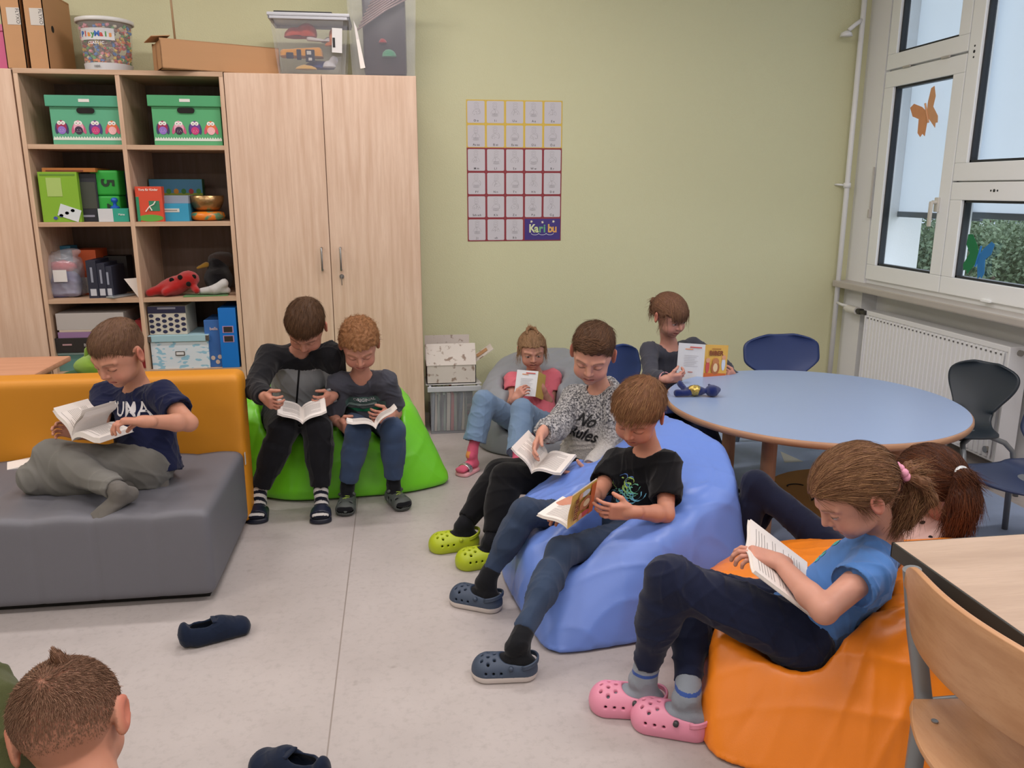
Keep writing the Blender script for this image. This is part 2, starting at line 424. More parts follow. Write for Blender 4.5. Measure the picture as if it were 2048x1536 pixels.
def build_hair(who, c, R, s, p, parent):
    rng = np.random.default_rng(p.get('seed', 1)); st = p['style']; base = np.array(srgb(p['hair'])); light = np.array(srgb(p.get('hair2', p['hair'])))
    gw = lambda v: c + R @ (np.array(v) * s)
    bk = nrm(R[:, 1] * A(-1, -1, 0)); hz = np.stack([np.cross(bk, A(0, 0, 1)), bk, A(0, 0, 1)], 1)
    th_top, th_side = p.get('top', .014), p.get('side', .004)
    def fn(x, y, z):
        X_, Y_, Z_ = [(x - c[0]) * R[0, i] + (y - c[1]) * R[1, i] + (z - c[2]) * R[2, i] for i in range(3)]
        X_, Y_, Z_ = X_ / s, Y_ / s, Z_ / s
        q = np.sqrt((X_ / .071) ** 2 + ((Y_ + .010) / .088) ** 2 + ((Z_ - .024) / .074) ** 2); d = (q - 1) * .077
        q2 = np.sqrt((X_ / .060) ** 2 + ((Y_ - .020) / .060) ** 2 + ((Z_ + .012) / .066) ** 2); d = np.minimum(d, (q2 - 1) * .06)
        t = th_side + (th_top - th_side) * sstep(p.get('fz', .0), p.get('fz', .0) + .06, Z_)
        fr = p.get('freq', 1); nz = np.sin(X_ * 190 * fr + 2.5 * np.sin(Y_ * 60)) * np.sin(Y_ * 35 * fr + 3 * np.sin(X_ * 45) + Z_ * 40) * .5 + .5 * np.sin(X_ * 330 * fr + Z_ * 120 + 2 * np.sin(Y_ * 80 + 1))
        t = t * (1 + .07 * nz)
        if p.get('wave'): t = t + p['wave'] * (np.sin(X_ * 150 + 3 * np.sin(Y_ * 70)) * np.sin(Y_ * 130 + 2 * np.sin(X_ * 90)) * np.sin(Z_ * 120 + 1)) * (Z_ > .02)
        zl = np.interp(Y_, HAIRY, HAIRZ)
        if p.get('fringe'): zl = zl - p['fringe'] * sstep(.02, .06, Y_) * (np.abs(X_) < .06)
        cut = zl - Z_ + .003 * np.sin(X_ * 260); ear = .013 - np.sqrt((np.maximum(np.abs(Z_ + .004) - .014, 0)) ** 2 + (Y_ + .010) ** 2) * .8
        ear = np.where(np.abs(X_) > .058, ear, -1)
        return np.maximum(np.maximum((d - t), cut * .8), ear) * s
    S = Shape(); S.add(fn, c - .12 * s, c + .12 * s, .001)
    V, Q = grow(S, p.get('hh', .0026)); sh_ = p.get('shell', True); Nn = vnormals(V, Q); L = (V - c) @ R / s; N_L = Nn @ R
    parts = [(V, Q)] if sh_ else []; cols = [base * (1 + .12 * rng.normal(size=(len(V), 1)).clip(-1, 1))][:len(parts)]
    tie = p.get('tie')
    ok = np.where((L[:, 2] > np.interp(L[:, 1], HAIRY, HAIRZ) + .004 - (p.get('fringe') or 0) * sstep(.02, .06, L[:, 1]) * (np.abs(L[:, 0]) < .06)) & (np.einsum('ij,ij->i', N_L, L) > 0))[0]
    n = p.get('n', 7000); idx = rng.choice(ok, n); l, nn = L[idx], N_L[idx]
    if tie is not None:
        d = np.array(tie) - l
        if p.get('fringe'): ff = ((l[:, 1] > .0) & (l[:, 2] > .03) & (np.abs(l[:, 0]) < .055))[:, None]; d = np.where(ff, np.stack([l[:, 0] * .15, l[:, 0] * 0 + .08, l[:, 0] * 0 - .09], 1), d)
    elif st == 'curly': d = rng.normal(size=l.shape)
    else:
        cr = np.array([.012, -.055, .09]); d = l - cr; d[:, 1] += .04 * (l[:, 2] > .03); d[:, 0] += p.get('sweep', .02) * (l[:, 2] > .04)
        if p.get('quiff'): d = d + (sstep(.01, .06, l[:, 1]) * (l[:, 2] > .03))[:, None] * A(p['quiff'], -.10, .10)
    d = d - nn * np.sum(d * nn, 1, keepdims=True); d /= np.linalg.norm(d, axis=1, keepdims=True) + 1e-9
    lift = p.get('lift', .18); d = d + nn * lift + rng.normal(0, p.get('mess', .12), d.shape); d /= np.linalg.norm(d, axis=1, keepdims=True)
    topf = sstep(-.01, .06, l[:, 2]); Ls = s * (p.get('lside', .008) + (p.get('ltop', .03) - p.get('lside', .008)) * topf) * rng.uniform(.6, 1.2, n)
    sv, sq, si = strands((V[idx] + Nn[idx] * (.0004 if tie is not None else -.001)), d @ R.T, Nn[idx], Ls, np.full(n, p.get('w', .0008)) * rng.uniform(.6, 1.3, n), 4 if st == 'curly' else (6 if tie is not None else 3), p.get('grav', .02), p.get('curl', 0), rng, lambda q, i: -p.get('hug', .16 if tie is None else .10) * (q - c) / (np.linalg.norm(q - c, axis=1, keepdims=True)))
    parts.append((sv, sq)); tt = rng.uniform(0, 1, n)[:, None] ** 1.5; tt = np.clip(tt + p.get('sidelight', 0) * (1 - sstep(-.01, .07, l[:, 2:3])), 0, 1); cc = (base * (1 - tt) + light * tt) * rng.uniform(.8, 1.1, (n, 1)); cols.append(cc[si])
    # ponytail, fringe and loose wisps, each given as (path, radius list, count)
    for path, rad, cnt, ln in p.get('locks', []):
        if len(path[0]) == 4: P = np.array([gw(path[0][:3])] + [gw(path[0][:3]) + hz @ (np.array(q) * s) for q in path[1:]])
        else: P = np.array([gw(q) for q in path])
        T = Shape()
        for i in range(len(P) - 1): T.cap(P[i], P[i + 1], rad[i] * .8, rad[i + 1] * .8, .006)
        tv, tq = grow(T, .003); tv = tv + vnormals(tv, tq) * (.0018 * np.sin(tv @ rng.normal(0, 300, 3)) + .0015 * np.sin(tv @ rng.normal(0, 200, 3)))[:, None]
        parts.append((tv.astype(np.float32), tq)); cols.append(base * (1 + .1 * rng.normal(size=(len(tv), 1)).clip(-1, 1)))
        i = rng.integers(0, len(P) - 1, cnt); t = rng.uniform(0, 1, cnt)[:, None]; ct = P[i] * (1 - t) + P[i + 1] * t; dr = P[i + 1] - P[i]; dr /= np.linalg.norm(dr, axis=1, keepdims=True)
        o = rng.normal(size=(cnt, 3)); o -= dr * np.sum(o * dr, 1, keepdims=True); o /= np.linalg.norm(o, axis=1, keepdims=True)
        rr = np.array(rad)[i][:, None] * (1 - t) + np.array(rad)[i + 1][:, None] * t
        v2, q2, s2 = strands(ct + o * rr * .9, dr + rng.normal(0, p.get('lmess', .09), dr.shape), o, ln * rng.uniform(.6, 1.3, cnt), np.full(cnt, .0009), 4, .05, p.get('lcurl', .05), rng)
        parts.append((v2, q2)); tt = rng.uniform(0, 1, cnt)[:, None]; cc = (base * (1 - tt) + light * tt) * rng.uniform(.75, 1.15, (cnt, 1)); cols.append(cc[s2])
    for (a, b_, cnt, ln, dr, gv) in p.get('wisps', []):      # rows of free strands from a to b
        t = rng.uniform(0, 1, cnt)[:, None]; P = gw((0, 0, 0)) + (np.array(a) * (1 - t) + np.array(b_) * t + rng.normal(0, .003, (cnt, 3))) * s @ R.T
        D = np.tile(np.array(dr, float), (cnt, 1)) + rng.normal(0, .14, (cnt, 3)); D /= np.linalg.norm(D, axis=1, keepdims=True)
        v2, q2, s2 = strands(P, D @ R.T, nrm(R @ A(.3, 1, 0)) + 0 * P, ln * rng.uniform(.6, 1.15, cnt), np.full(cnt, p.get('ww', .0009)), 5, gv, .05, rng)
        parts.append((v2, q2)); tt = rng.uniform(0, 1, cnt)[:, None]; cc = (base * (1 - tt) + light * tt) * rng.uniform(.8, 1.15, (cnt, 1)); cols.append(cc[s2])
    V, Q = merge(parts)
    return mesh_np('hair', V, Q, [mat('hair', 'ffffff', .6, attr=True, spec=.2)], parent=parent, col=np.concatenate(cols))
def hand_ops(S, w, d, n, side, curl=(25, 35, 25), thumb=.5, s=.9, fan=.10, tin=.35):
    d = nrm(d); n = nrm(n - d * (n @ d)); u = np.cross(d, n) * (1 if side == 0 else -1)
    S.cap(w - d * .02, w + d * .012, .0175 * s, .0190 * s, .01)
    R = np.stack([u, d, n], 1); S.rbox(w + d * .040 * s, np.array([.0285, .034, .0115]) * s, R, .010 * s, .010)
    S.ell(w + d * .028 * s + u * .018 * s + n * .006 * s, np.array([.014, .024, .012]) * s, R, .008)
    for i, (o, ln, r) in enumerate([(.0225, .056, .0068), (.0078, .063, .0070), (-.0075, .058, .0067), (-.0215, .046, .0060)]):
        c = w + (d * (.070 - .004 * abs(i - 1.2)) + u * o) * s; a = 0; f = d + u * fan * (1.3 - i)
        f = nrm(f); p0 = c - f * .012 * s
        cl = curl[i] if hasattr(curl[0], '__len__') else curl
        for j, fr in enumerate((.46, .30, .24)):
            a += cl[j] + (i - 1) * 2; q = nrm(f * math.cos(math.radians(a)) + n * math.sin(math.radians(a)))
            p1 = (c if j == 0 else p0) + q * ln * fr * s; S.cap(p0, p1, r * s * (1 - .07 * j), r * s * (.93 - .07 * j), .0022); p0 = p1
    b = w + (d * .020 + u * .020 + n * .004) * s; t1 = nrm(d * (1 - thumb * .5) + u * (.75) + n * tin); t2 = nrm(d * (1.1 - thumb * .3) + u * (.25 - thumb * .2) + n * (tin + thumb * .5))
    m = b + t1 * .027 * s; e_ = m + t2 * .022 * s; S.cap(b, m, .0100 * s, .0082 * s, .005); S.cap(m, e_, .0082 * s, .0075 * s, .002)
    S.cap(e_, e_ + nrm(t2 + n * thumb * .6) * .014 * s, .0076 * s, .0062 * s, .002)
    return w + d * .07 * s
PEOPLE = {}
def cloth(name, hexc, **k):
    d = dict(rough=.9, bump=.35, bump_scale=900, noise_amt=.10, noise_scale=14, sheen=.15, spec=.2); d.update(k); return mat('cloth_' + name, hexc, **d)
def garment(name, S, mats, parent, h=.0048, amp=.002, seed=0, mfn=None, ax=None, sc=1.0, it=1):
    V, Q = grow(S, h, it=it)
    if amp: V = (V + vnormals(V, Q) * folds(V, amp * 1.9, sc, seed, ax)[:, None]).astype(np.float32)
    mi = mfn(V[Q].mean(1)) if mfn else None
    return mesh_np(name, V, Q, mats, mi, True, parent)
def person(label, J, G, parent_cat='person'):
    """J: joints in metres; G: looks"""
    hc = np.array(J['head']); s = G.get('hs', 1.0); up = nrm(J.get('hup', (0, 0, 1))); fw = np.array(J['look'], float); fw = nrm(fw - up * 0)
    R = frame(fw, up); g = G.get('girth', 1.0)
    pel = np.array(J['pel']); nk = np.array(J['neck']); sh = [np.array(J['sh0']), np.array(J['sh1'])]; side = nrm(sh[1] - sh[0]); tup = nrm(nk - pel); front = nrm(np.cross(side, tup))
    chest = np.array(J['chest']) if 'chest' in J else pel * .38 + nk * .62 - front * .012
    root = empty('person', label, 'person', tuple(pel * (1, 1, 0) + A(0, 0, J.get('z0', 0))))
    Minv = root.location
    B = Shape(); rr = .028
    B.ecap(pel, chest, (.092 * g, .068 * g), (.100 * g, .070 * g), side, .03); B.ecap(chest, nk - tup * .045, (.098 * g, .066 * g), (.075 * g, .05 * g), side, .03)
    B.cap(nk - tup * .03, nk + tup * .01, .042, .036, .03)
    skip = []; loc = {}
    for i in (0, 1):
        if f'el{i}' in J:
            e, w = np.array(J[f'el{i}']), np.array(J[f'wr{i}']); B.cap(nk - tup * .05, sh[i], .035, .036 * g, .03); B.cap(sh[i], e, .036 * g, rr * g, .018)
            m = e * .7 + w * .3; B.cap(e, m, .0275 * g, .0285 * g, .012); B.cap(m, w, .0285 * g, .0185, .012)
            hd, hn = J[f'hd{i}'], J[f'hn{i}']; n0 = len(B.ops); hs = G.get('hands', .95)
            tip = hand_ops(B, w, np.array(hd, float), np.array(hn, float), i, *J.get(f'hk{i}', ((25, 35, 25), .5)), s=hs)
            lo = np.min([o[1] for o in B.ops[n0:]], 0) - .006; hi = np.max([o[2] for o in B.ops[n0:]], 0) + .006; skip.append((lo, hi)); loc[i] = w
        if f'kn{i}' in J:
            h_, k_, a_ = np.array(J[f'hip{i}']), np.array(J[f'kn{i}']), np.array(J[f'an{i}'])
            B.cap(h_, k_, .058 * g, .040 * g, .03); B.cap(k_, k_ * .65 + a_ * .35, .038 * g, .040 * g, .02); B.cap(k_ * .65 + a_ * .35, a_, .040 * g, .021, .012)
            fd = nrm(J[f'ft{i}']); fu_ = nrm(J.get(f'fu{i}', (0, 0, 1))); fd = nrm(fd - fu_ * (fd @ fu_)); fl_ = fu_[2] > .99 and a_[2] < .13 and G.get('feet'); q0 = A(a_[0], a_[1], .048) if fl_ else a_ - fu_ * .022
            if fl_: B.cap(a_, q0, .020, .018, .004); B.cap(q0, q0 + fd * .07 - A(0, 0, .012), .012, .008, .004)
            else: B.cap(a_, a_ + fd * .01 - fu_ * .022, .020, .014, .004); B.cap(a_ + fd * .01 - fu_ * .026, a_ + fd * .075 - fu_ * .036, .012, .008, .004)
    n1 = len(B.ops); nb = Shape(); head_ops(B, hc, R, s, nk, G)
    V, Q = grow(B, G.get('hres', .0024)); skin = np.array(srgb(G.get('skin', 'c08c76'))) * 1.13; col = np.tile(skin, (len(V), 1)); paint_head(V, hc, R, s, G, col)
    for i, w in loc.items():
        d_ = np.linalg.norm(V - (w + nrm(J[f'hd{i}']) * .075), axis=1); m = (.22 * np.exp(-(d_ / .04) ** 2))[:, None]; col = col * (1 - m) + np.array(srgb('c07060')) * m
    off = np.array(root.location)
    mesh_np('body', V - off, Q, [mat('skin', 'ffffff', .5, attr=True, sss=.12, noise_amt=.08, noise_scale=60, spec=.35)], parent=root, col=col)
    hr = build_hair(label, hc, R, s, G, root); hr.location = -root.location
    # ---- garments
    obs = {}; T = G['shirt']; inf = T.get('inf', .012)
    S = Shape(); gw = g * T.get('wide', 1)
    ov = T.get('over', .014); hz_ = T.get('hem', -.035); cutl = T.get('cut'); S.ecap(pel + tup * (hz_ - (.07 if cutl else 0)) - front * T.get('hback', 0), chest, (.098 * gw + inf + ov, .072 * gw + inf + ov), (.101 * gw + inf, .070 * gw + inf), side, .03)
    S.ecap(chest, nk - tup * .050, (.101 * gw + inf, .068 * gw + inf), (.078 * gw + inf, .050 * gw + inf), side, .035)
    if cutl: S.cut(pel + tup * hz_, -(tup + front * cutl), .004)
    lng = T.get('sleeve', 'short')
    if T.get('belly'): S.ell(pel + front * T['belly'] + tup * .07, (.105 * gw, .085, .085), np.stack([side, front, tup], 1), .03)
    for i in (0, 1):
        if f'el{i}' not in J: continue
        e, w = np.array(J[f'el{i}']), np.array(J[f'wr{i}']); S.cap(nk - tup * .042, sh[i], .034 + inf * .8, .036 * g + inf, .03)
        if lng == 'short':
            f = T.get('len', .55); en = sh[i] * (1 - f) + e * f; dd = nrm(e - sh[i]); S.cone(sh[i] - dd * .01, en, .040 * g + inf, .041 * g + inf * T.get('flare', 1.15), .022); S.cap(sh[i], e, .030, .030, .004, 'n')
            ri = .041 * g + inf * T.get('flare', 1.15) - .0085; S.cone(en - dd * .014, en + dd * .02, ri, ri, .002, 's')
        elif lng == 'cap':
            en = sh[i] * .72 + e * .28; dd = nrm(e - sh[i]); S.cone(sh[i] - dd * .01, en, .036 * g + inf, .040 * g + inf * 1.1, .02)
        else:
            ww = w * (1 - T.get('back', .06)) + e * T.get('back', .06); S.cap(sh[i], e, .040 * g + inf, .031 * g + inf, .02); dd = nrm(ww - e)
            S.cap(e, (e + ww) / 2, .031 * g + inf, .028 * g + inf, .015); S.cone((e + ww) / 2, ww, .028 * g + inf, .021 + inf * .75, .012); S.cone(ww - dd * .03, ww, .0235 + inf * .55, .0225 + inf * .5, .006)
            S.cone(ww - dd * .006, ww + dd * .02, .0205 + inf * .3, .0205 + inf * .3, .002, 's')
    S.ops = [o for o in S.ops if o[4] != 'n']
    nd = nrm(nrm(hc + R @ A(0, -.02, -.06) - nk) * .45 + tup * .8)
    if T.get('hood'):
        bk = nk - front * .040 + tup * .012
        for q in (-1, 1): S.cap(bk - front * .02, nk + side * q * .052 + front * .015 - tup * .01, .036, .028, .015)
        S.cap(nk + side * .052 + front * .015 - tup * .01, nk + front * .060 - tup * .055, .018, .013, .012); S.cap(nk - side * .052 + front * .015 - tup * .01, nk + front * .060 - tup * .055, .018, .013, .012)
        S.ell(bk - front * .035 - tup * .03, (.06, .035, .05), np.stack([side, front, tup], 1), .03)
    S.cone(nk - nd * T.get('nd', .014) + front * T.get('vneck', .004), nk + nd * .06 + front * .004, T.get('nr', .043), T.get('nr', .043) + .012, .006, 's')
    ot = np.stack([side, front, tup], 1)
    def tf(P): return (P - pel) @ ot
    mf = T.get('mfn'); shirt = garment(T.get('name', 'shirt'), S, T['mats'], root, T.get('h', .0048), T.get('amp', .0022), G.get('seed', 1), (lambda P: mf(tf(P), P, J)) if mf else None, it=2)
    shirt.location = -root.location; obs['shirt'] = shirt; PS = [S]
    if 'pants' in G and 'kn0' in J:
        P_ = G['pants']; inf = P_.get('inf', .010); S = Shape(); S.ecap(pel - tup * .0, pel + tup * .05, (.100 * g + inf, .072 * g + inf), (.096 * g + inf, .070 * g + inf), side, .03)
        cf = P_.get('cuff', .92)
        for i in (0, 1):
            h_, k_, a_ = np.array(J[f'hip{i}']), np.array(J[f'kn{i}']), np.array(J[f'an{i}']); S.cap(pel - tup * .01, h_, .075 * g + inf * .5, .062 * g + inf, .03)
            S.cap(h_, k_, .062 * g + inf, .043 * g + inf, .03); en = k_ * (1 - cf) + a_ * cf; dd = nrm(en - k_)
            S.cap(k_, k_ * .5 + en * .5, .043 * g + inf, .040 * g + inf, .03); S.cone(k_ * .75 + en * .25, en, .041 * g + inf, P_.get('hem', .030) + inf, .03)
            S.cone(en - dd * .008, en + dd * .03, P_.get('hem', .030) + inf - .006, P_.get('hem', .030) + inf - .006, .002, 's')
        mf2 = P_.get('mfn'); pants = garment(P_.get('name', 'trousers'), S, P_['mats'], root, P_.get('h', .005), P_.get('amp', .0022), G.get('seed', 1) + 7, (lambda P: mf2(P, J)) if mf2 else None, it=2); pants.location = -root.location
        obs['pants'] = pants; PS.append(S)
    for i in (0, 1):
        if f'an{i}' in J and G.get('feet'):
            a_ = np.array(J[f'an{i}']); k_ = np.array(J[f'kn{i}']); foot(G['feet'], a_, np.array(J[f'ft{i}'], float), np.array(J.get(f'fu{i}', (0, 0, 1)), float), k_, root, i)
    obs.update(root=root, frame=(pel, side, front, tup, nk, chest), shapes=PS, head=(hc, R, s), body=B, label=label)
    PEOPLE[label] = obs
    return obs
# ------------------------------------------------------------------ feet and footwear; local y to the toe, z up, origin under the ankle on the sole
def foot(F, ank, fd, fu, knee, root, idx):
    y = nrm(fd - nrm(fu) * (fd @ nrm(fu))); R = frame(y, nrm(fu)); s = F.get('s', 1.0); o = ank - R @ A(0, 0, .066 * s)
    if fu[2] > .99 and ank[2] < .13: o = A(o[0], o[1], .001)
    off = np.array(root.location)
    w = lambda *v: o + R @ (np.array(v) * s); kd = nrm(knee - ank)
    kind = F.get('kind', 'sock')
    zs = .012 if kind != 'sock' else 0
    S = Shape(); S.cap(ank + kd * (F.get('sock', .07) + .02), ank + kd * .02, .0335 * s, .0285 * s, .01); S.cap(ank + kd * .02, w(0, -.008, .045), .0285 * s, .0275 * s, .01); S.cap(ank, ank + R[:, 1] * .010 - R[:, 2] * .012, .0300 * s, .029 * s, .008); S.ell(w(0, -.022, .027 + zs), np.array([.026, .030, .026]) * s, R, .012)
    S.ecap(w(0, 0, .036 + zs), w(0, .105, .021 + zs), (.028 * s, .028 * s), (.034 * s, .015 * s), R[:, 0], .012)
    ce = ank + kd * F.get('sock', .07); S.cut(ce, kd)
    sm = F['sockm']; mf = None
    if F.get('stripes'):
        mf = lambda P: (np.floor(((P - o) @ R[:, 1] - (P - o) @ R[:, 2] * 1.0 + 2) / F['stripes']) % 2).astype(int)
    if F.get('sockfn'): mf = lambda P: F['sockfn']((P - o) @ R, idx)
    so = garment('sock', S, sm, root, .003, .0008, 3, mf); so.location = -root.location
    if kind == 'sock': return
    sh = F['shoem']; L0, L1 = -.050, .128
    def sole(S, z0, z1, wd=.0, k=.006):
        S.ecap(w(0, -.015, (z0 + z1) / 2), w(.001 * (1 if idx else -1), .088, (z0 + z1) / 2), (.036 * s, .030 * s), (.045 * s, .030 * s), R[:, 0], k)
    if kind == 'clog':
        S = Shape(); S.ecap(w(0, -.016, .026), w(0, .085, .020), (.040 * s, .046 * s), (.049 * s, .046 * s), R[:, 0], .01)
        S.cut(w(0, 0, .0), -R[:, 2], .002)
        S.ecap(w(0, -.018, .055), w(0, .016, .075), (.030 * s, .040 * s), (.033 * s, .042 * s), R[:, 0], .006, 's')
        S.ell(w(0, -.025, .098), np.array([.07, .062, .046]) * s, R, .008, 's')
        S.ecap(w(0, 0, .034), w(0, .085, .030), (.029 * s, .024 * s), (.038 * s, .026 * s), R[:, 0], .003, 's')
        for r_, n_ in ((.062, 3), (.080, 4), (.098, 3)):
            for q in range(n_):
                u = (q - (n_ - 1) / 2) * .020; S.cap(w(u, r_, .03), w(u * 1.15, r_ + .006, .09), .0042 * s, None, .002, 's')
        for q in (-1, 1):
            for yy in (.045, .066, .087): S.cap(w(q * .03, yy, .030), w(q * .07, yy, .034), .0038 * s, None, .002, 's')
        sf = (lambda P: (((P - o) @ R[:, 2]) < .020 * s).astype(int)) if len(sh) > 1 else None
        c = garment('clog', S, sh, root, .0024, 0, 0, sf); c.location = -root.location
        pts = []
        for t in np.linspace(-1, 1, 15): pts.append(tuple(w(.040 * math.sin(t * 1.75), -.014 - .042 * math.cos(t * 1.6) * (1), .046 + F.get('strap', .012) * math.cos(t * 1.5)) - off))
        st = MB()
        for q in (-.004, 0, .004): st.tube([Vector(p) + Vector(R[:, 2] * q) for p in pts], .0032 * s, 8)
        st.build('strap', [sh[0]], c, True); c.children[0].location = root.location
        for q in (-1, 1):
            r_ = MB(); p0, p1 = w(q * .037, .018, .046) - off, w(q * .046, .018, .047) - off; r_.cyl(p0, p1, .0065 * s, n=14); r_.build('rivet', [F.get('rivet', sh[0])], c, True).location = root.location
    elif kind == 'slide':
        S = Shape(); sole(S, .006, .006); S.cut(w(0, 0, .0), -R[:, 2], .001); S.cut(w(0, 0, .020), R[:, 2], .003)
        c = garment('slide_sole', S, [sh[0]], root, .0028, 0); c.location = -root.location
        S = Shape(); S.ecap(w(0, .055, .030), w(0, .085, .026), (.042 * s, .034 * s), (.044 * s, .030 * s), R[:, 0], .004); S.cut(w(0, 0, .006), -R[:, 2], .001); y0, y1 = F.get('band', (.035, .105)); S.cut(w(0, y1, 0), R[:, 1], .002); S.cut(w(0, y0, 0), -R[:, 1], .002)
        S.ecap(w(0, 0, .033), w(0, .12, .028), (.036 * s, .024 * s), (.036 * s, .020 * s), R[:, 0], .001, 's')
        c = garment('slide_band', S, [sh[1]], root, .0026, 0); c.location = -root.location
    elif kind == 'sandal':
        S = Shape(); S.ecap(w(0, -.016, .032), w(0, .085, .026), (.035 * s, .038 * s), (.043 * s, .034 * s), R[:, 0], .01); S.cut(w(0, 0, 0), -R[:, 2], .002)
        S.ell(w(0, .000, .100), np.array([.06, .040, .040]) * s, R, .004, 's')
        for q in (-1, 1):
            S.cap(w(q * .020, .082, .03), w(q * .026, .078, .09), .0085 * s, None, .002, 's'); S.cap(w(q * .030, .020, .034), w(q * .07, .020, .036), .010 * s, None, .002, 's'); S.cap(w(q * .030, .052, .034), w(q * .07, .052, .036), .008 * s, None, .002, 's')
        S.ecap(w(0, 0, .040), w(0, .100, .026), (.0285 * s, .030 * s), (.035 * s, .018 * s), R[:, 0], .001, 's')
        c = garment('sandal', S, sh, root, .0024, 0, 0, lambda P: (((P - o) @ R[:, 2]) < .014 * s).astype(int)); c.location = -root.location
        m = MB(); m.tube([w(.032 * math.sin(t), .012 + .006 * math.cos(t), .060 + .014 * math.cos(t)) - off for t in np.linspace(-1.5, 1.5, 12)], .007 * s, 8); m.build('strap', [sh[0]], c, True).location = root.location
        m = MB()
        for q in range(4): yy = .040 + q * .010; m.tube([w(-.014, yy, .064 - q * .003) - off, w(0, yy + .003, .068 - q * .003) - off, w(.014, yy + (.009 if q % 2 else -.004), .064 - q * .003) - off], .0016, 6)
        m.build('lace', [F['lace']], c, True).location = root.location
# ------------------------------------------------------------------ printing on curved things
def text_geo(body, size=1.0, bold=0.0, align='CENTER', shear=0.0, sx=1.0):
    c = bpy.data.curves.new('lettering', 'FONT'); c.body = body; c.size = size; c.offset = bold * size; c.align_x = align; c.align_y = 'CENTER'; c.resolution_u = 3; c.shear = shear
    o = bpy.data.objects.new('lettering', c); me = bpy.data.meshes.new_from_object(o)
    V = np.array([tuple(v.co) for v in me.vertices]).reshape(-1, 3); F = [tuple(p.vertices) for p in me.polygons]
    bpy.data.objects.remove(o); bpy.data.curves.remove(c); bpy.data.meshes.remove(me)
    if len(V): V[:, 0] *= sx
    return V, F
def decal(target, V, F, org, ux, uy, m, parent=None, name='print', off=.0016, step=.008, far=.26):
    """lays flat geometry (V in the ux,uy plane) on the surface of target"""
    bm = bmesh.new(); vs_ = [bm.verts.new((v[0], v[1], 0)) for v in V]
    for f in F:
        try: bm.faces.new([vs_[i] for i in f])
        except ValueError: pass
    if step:
        for a in (0, 1):
            lo, hi = V[:, a].min(), V[:, a].max(); t = lo + step
            while t < hi:
                co = [0, 0, 0]; no = [0, 0, 0]; co[a] = t; no[a] = 1
                bmesh.ops.bisect_plane(bm, geom=bm.verts[:] + bm.edges[:] + bm.faces[:], plane_co=co, plane_no=no); t += step
    me = target.data; n = len(me.vertices); co = np.empty(n * 3); me.vertices.foreach_get('co', co); co = co.reshape(-1, 3)
    tl = np.array(target.location); key = target.name
    if key not in _BVH: _BVH[key] = BVHTree.FromPolygons(co.tolist(), [tuple(p.vertices) for p in me.polygons])
    bvh = _BVH[key]; ux = nrm(ux); uy = nrm(uy); nn = nrm(np.cross(ux, uy)); bad = []
    pl = np.array(target.parent.location) + tl if target.parent else tl
    for v in bm.verts:
        p = np.array(org) + ux * v.co.x + uy * v.co.y + nn * far * .5 - pl; h = bvh.ray_cast(Vector(p), Vector(-nn), far)
        if h[0] is None: bad.append(v)
        else: v.co = h[0] + Vector(nn) * off
    if bad: bmesh.ops.delete(bm, geom=bad, context='VERTS')
    lf = [e for e in bm.edges if e.calc_length() > max(step, .006) * 3.2]
    if lf: bmesh.ops.delete(bm, geom=lf, context='EDGES')
    me2 = bpy.data.meshes.new(name); bm.to_mesh(me2); bm.free()
    o = link(name, me2, parent or target, [m]); me2.polygons.foreach_set('use_smooth', [True] * len(me2.polygons))
    if parent is not None and parent != target: o.location = target.location
    return o
_BVH = {}
def flat_text(body, size, M, m, parent, name='lettering', bold=.0, align='CENTER', sx=1.0, shear=0.0):
    V, F = text_geo(body, size, bold, align, shear, sx)
    if not len(V): return
    me = bpy.data.meshes.new(name); me.from_pydata([tuple(M @ Vector(v)) for v in V], [], F); return link(name, me, parent, [m])
# ------------------------------------------------------------------ the room
WX, WY, WL, WB, WH = 2.82, 4.82, -4.2, -3.2, 3.0
def node_mat(name, rough=.6):
    m = bpy.data.materials.new(name); m.use_nodes = True; nt = m.node_tree; b = nt.nodes['Principled BSDF']; b.inputs['Roughness'].default_value = rough
    return m, nt, nt.nodes, nt.links, b
def ramp(N, L, fac, c1, c2, a=0., b=1.):
    mr = N.new('ShaderNodeMapRange'); mr.inputs[1].default_value = a; mr.inputs[2].default_value = b; L.new(fac, mr.inputs[0])
    mx = N.new('ShaderNodeMix'); mx.data_type = 'RGBA'; L.new(mr.outputs[0], mx.inputs[0])
    for i, c in ((6, c1), (7, c2)):
        if isinstance(c, (str, tuple)): mx.inputs[i].default_value = (*(srgb(c) if isinstance(c, str) else c), 1)
        else: L.new(c, mx.inputs[i])
    return mx.outputs[2]
# floor: pale mottled linoleum with one welded seam
m_floor, nt, N, L, b = node_mat('linoleum', .42)
tc = N.new('ShaderNodeTexCoord'); n1 = N.new('ShaderNodeTexNoise'); n1.inputs['Scale'].default_value = 2.2; n1.inputs['Detail'].default_value = 6
n2 = N.new('ShaderNodeTexNoise'); n2.inputs['Scale'].default_value = 38; n2.inputs['Detail'].default_value = 6; n2.inputs['Roughness'].default_value = .7
n3 = N.new('ShaderNodeTexNoise'); n3.inputs['Scale'].default_value = 15; n3.inputs['Detail'].default_value = 2
for n in (n1, n2, n3): L.new(tc.outputs['Object'], n.inputs['Vector'])
c = ramp(N, L, n1.outputs[0], 'b9b1ae', 'aaa29f', .3, .7); c = ramp(N, L, n2.outputs[0], c, '958d8a', .50, 1.0)
c = ramp(N, L, n3.outputs[0], c, '8f8580', .72, .86)
sx = N.new('ShaderNodeSeparateXYZ'); L.new(tc.outputs['Object'], sx.inputs[0]); sb = N.new('ShaderNodeMath'); sb.operation = 'ADD'; sb.inputs[1].default_value = .207; L.new(sx.outputs[0], sb.inputs[0])
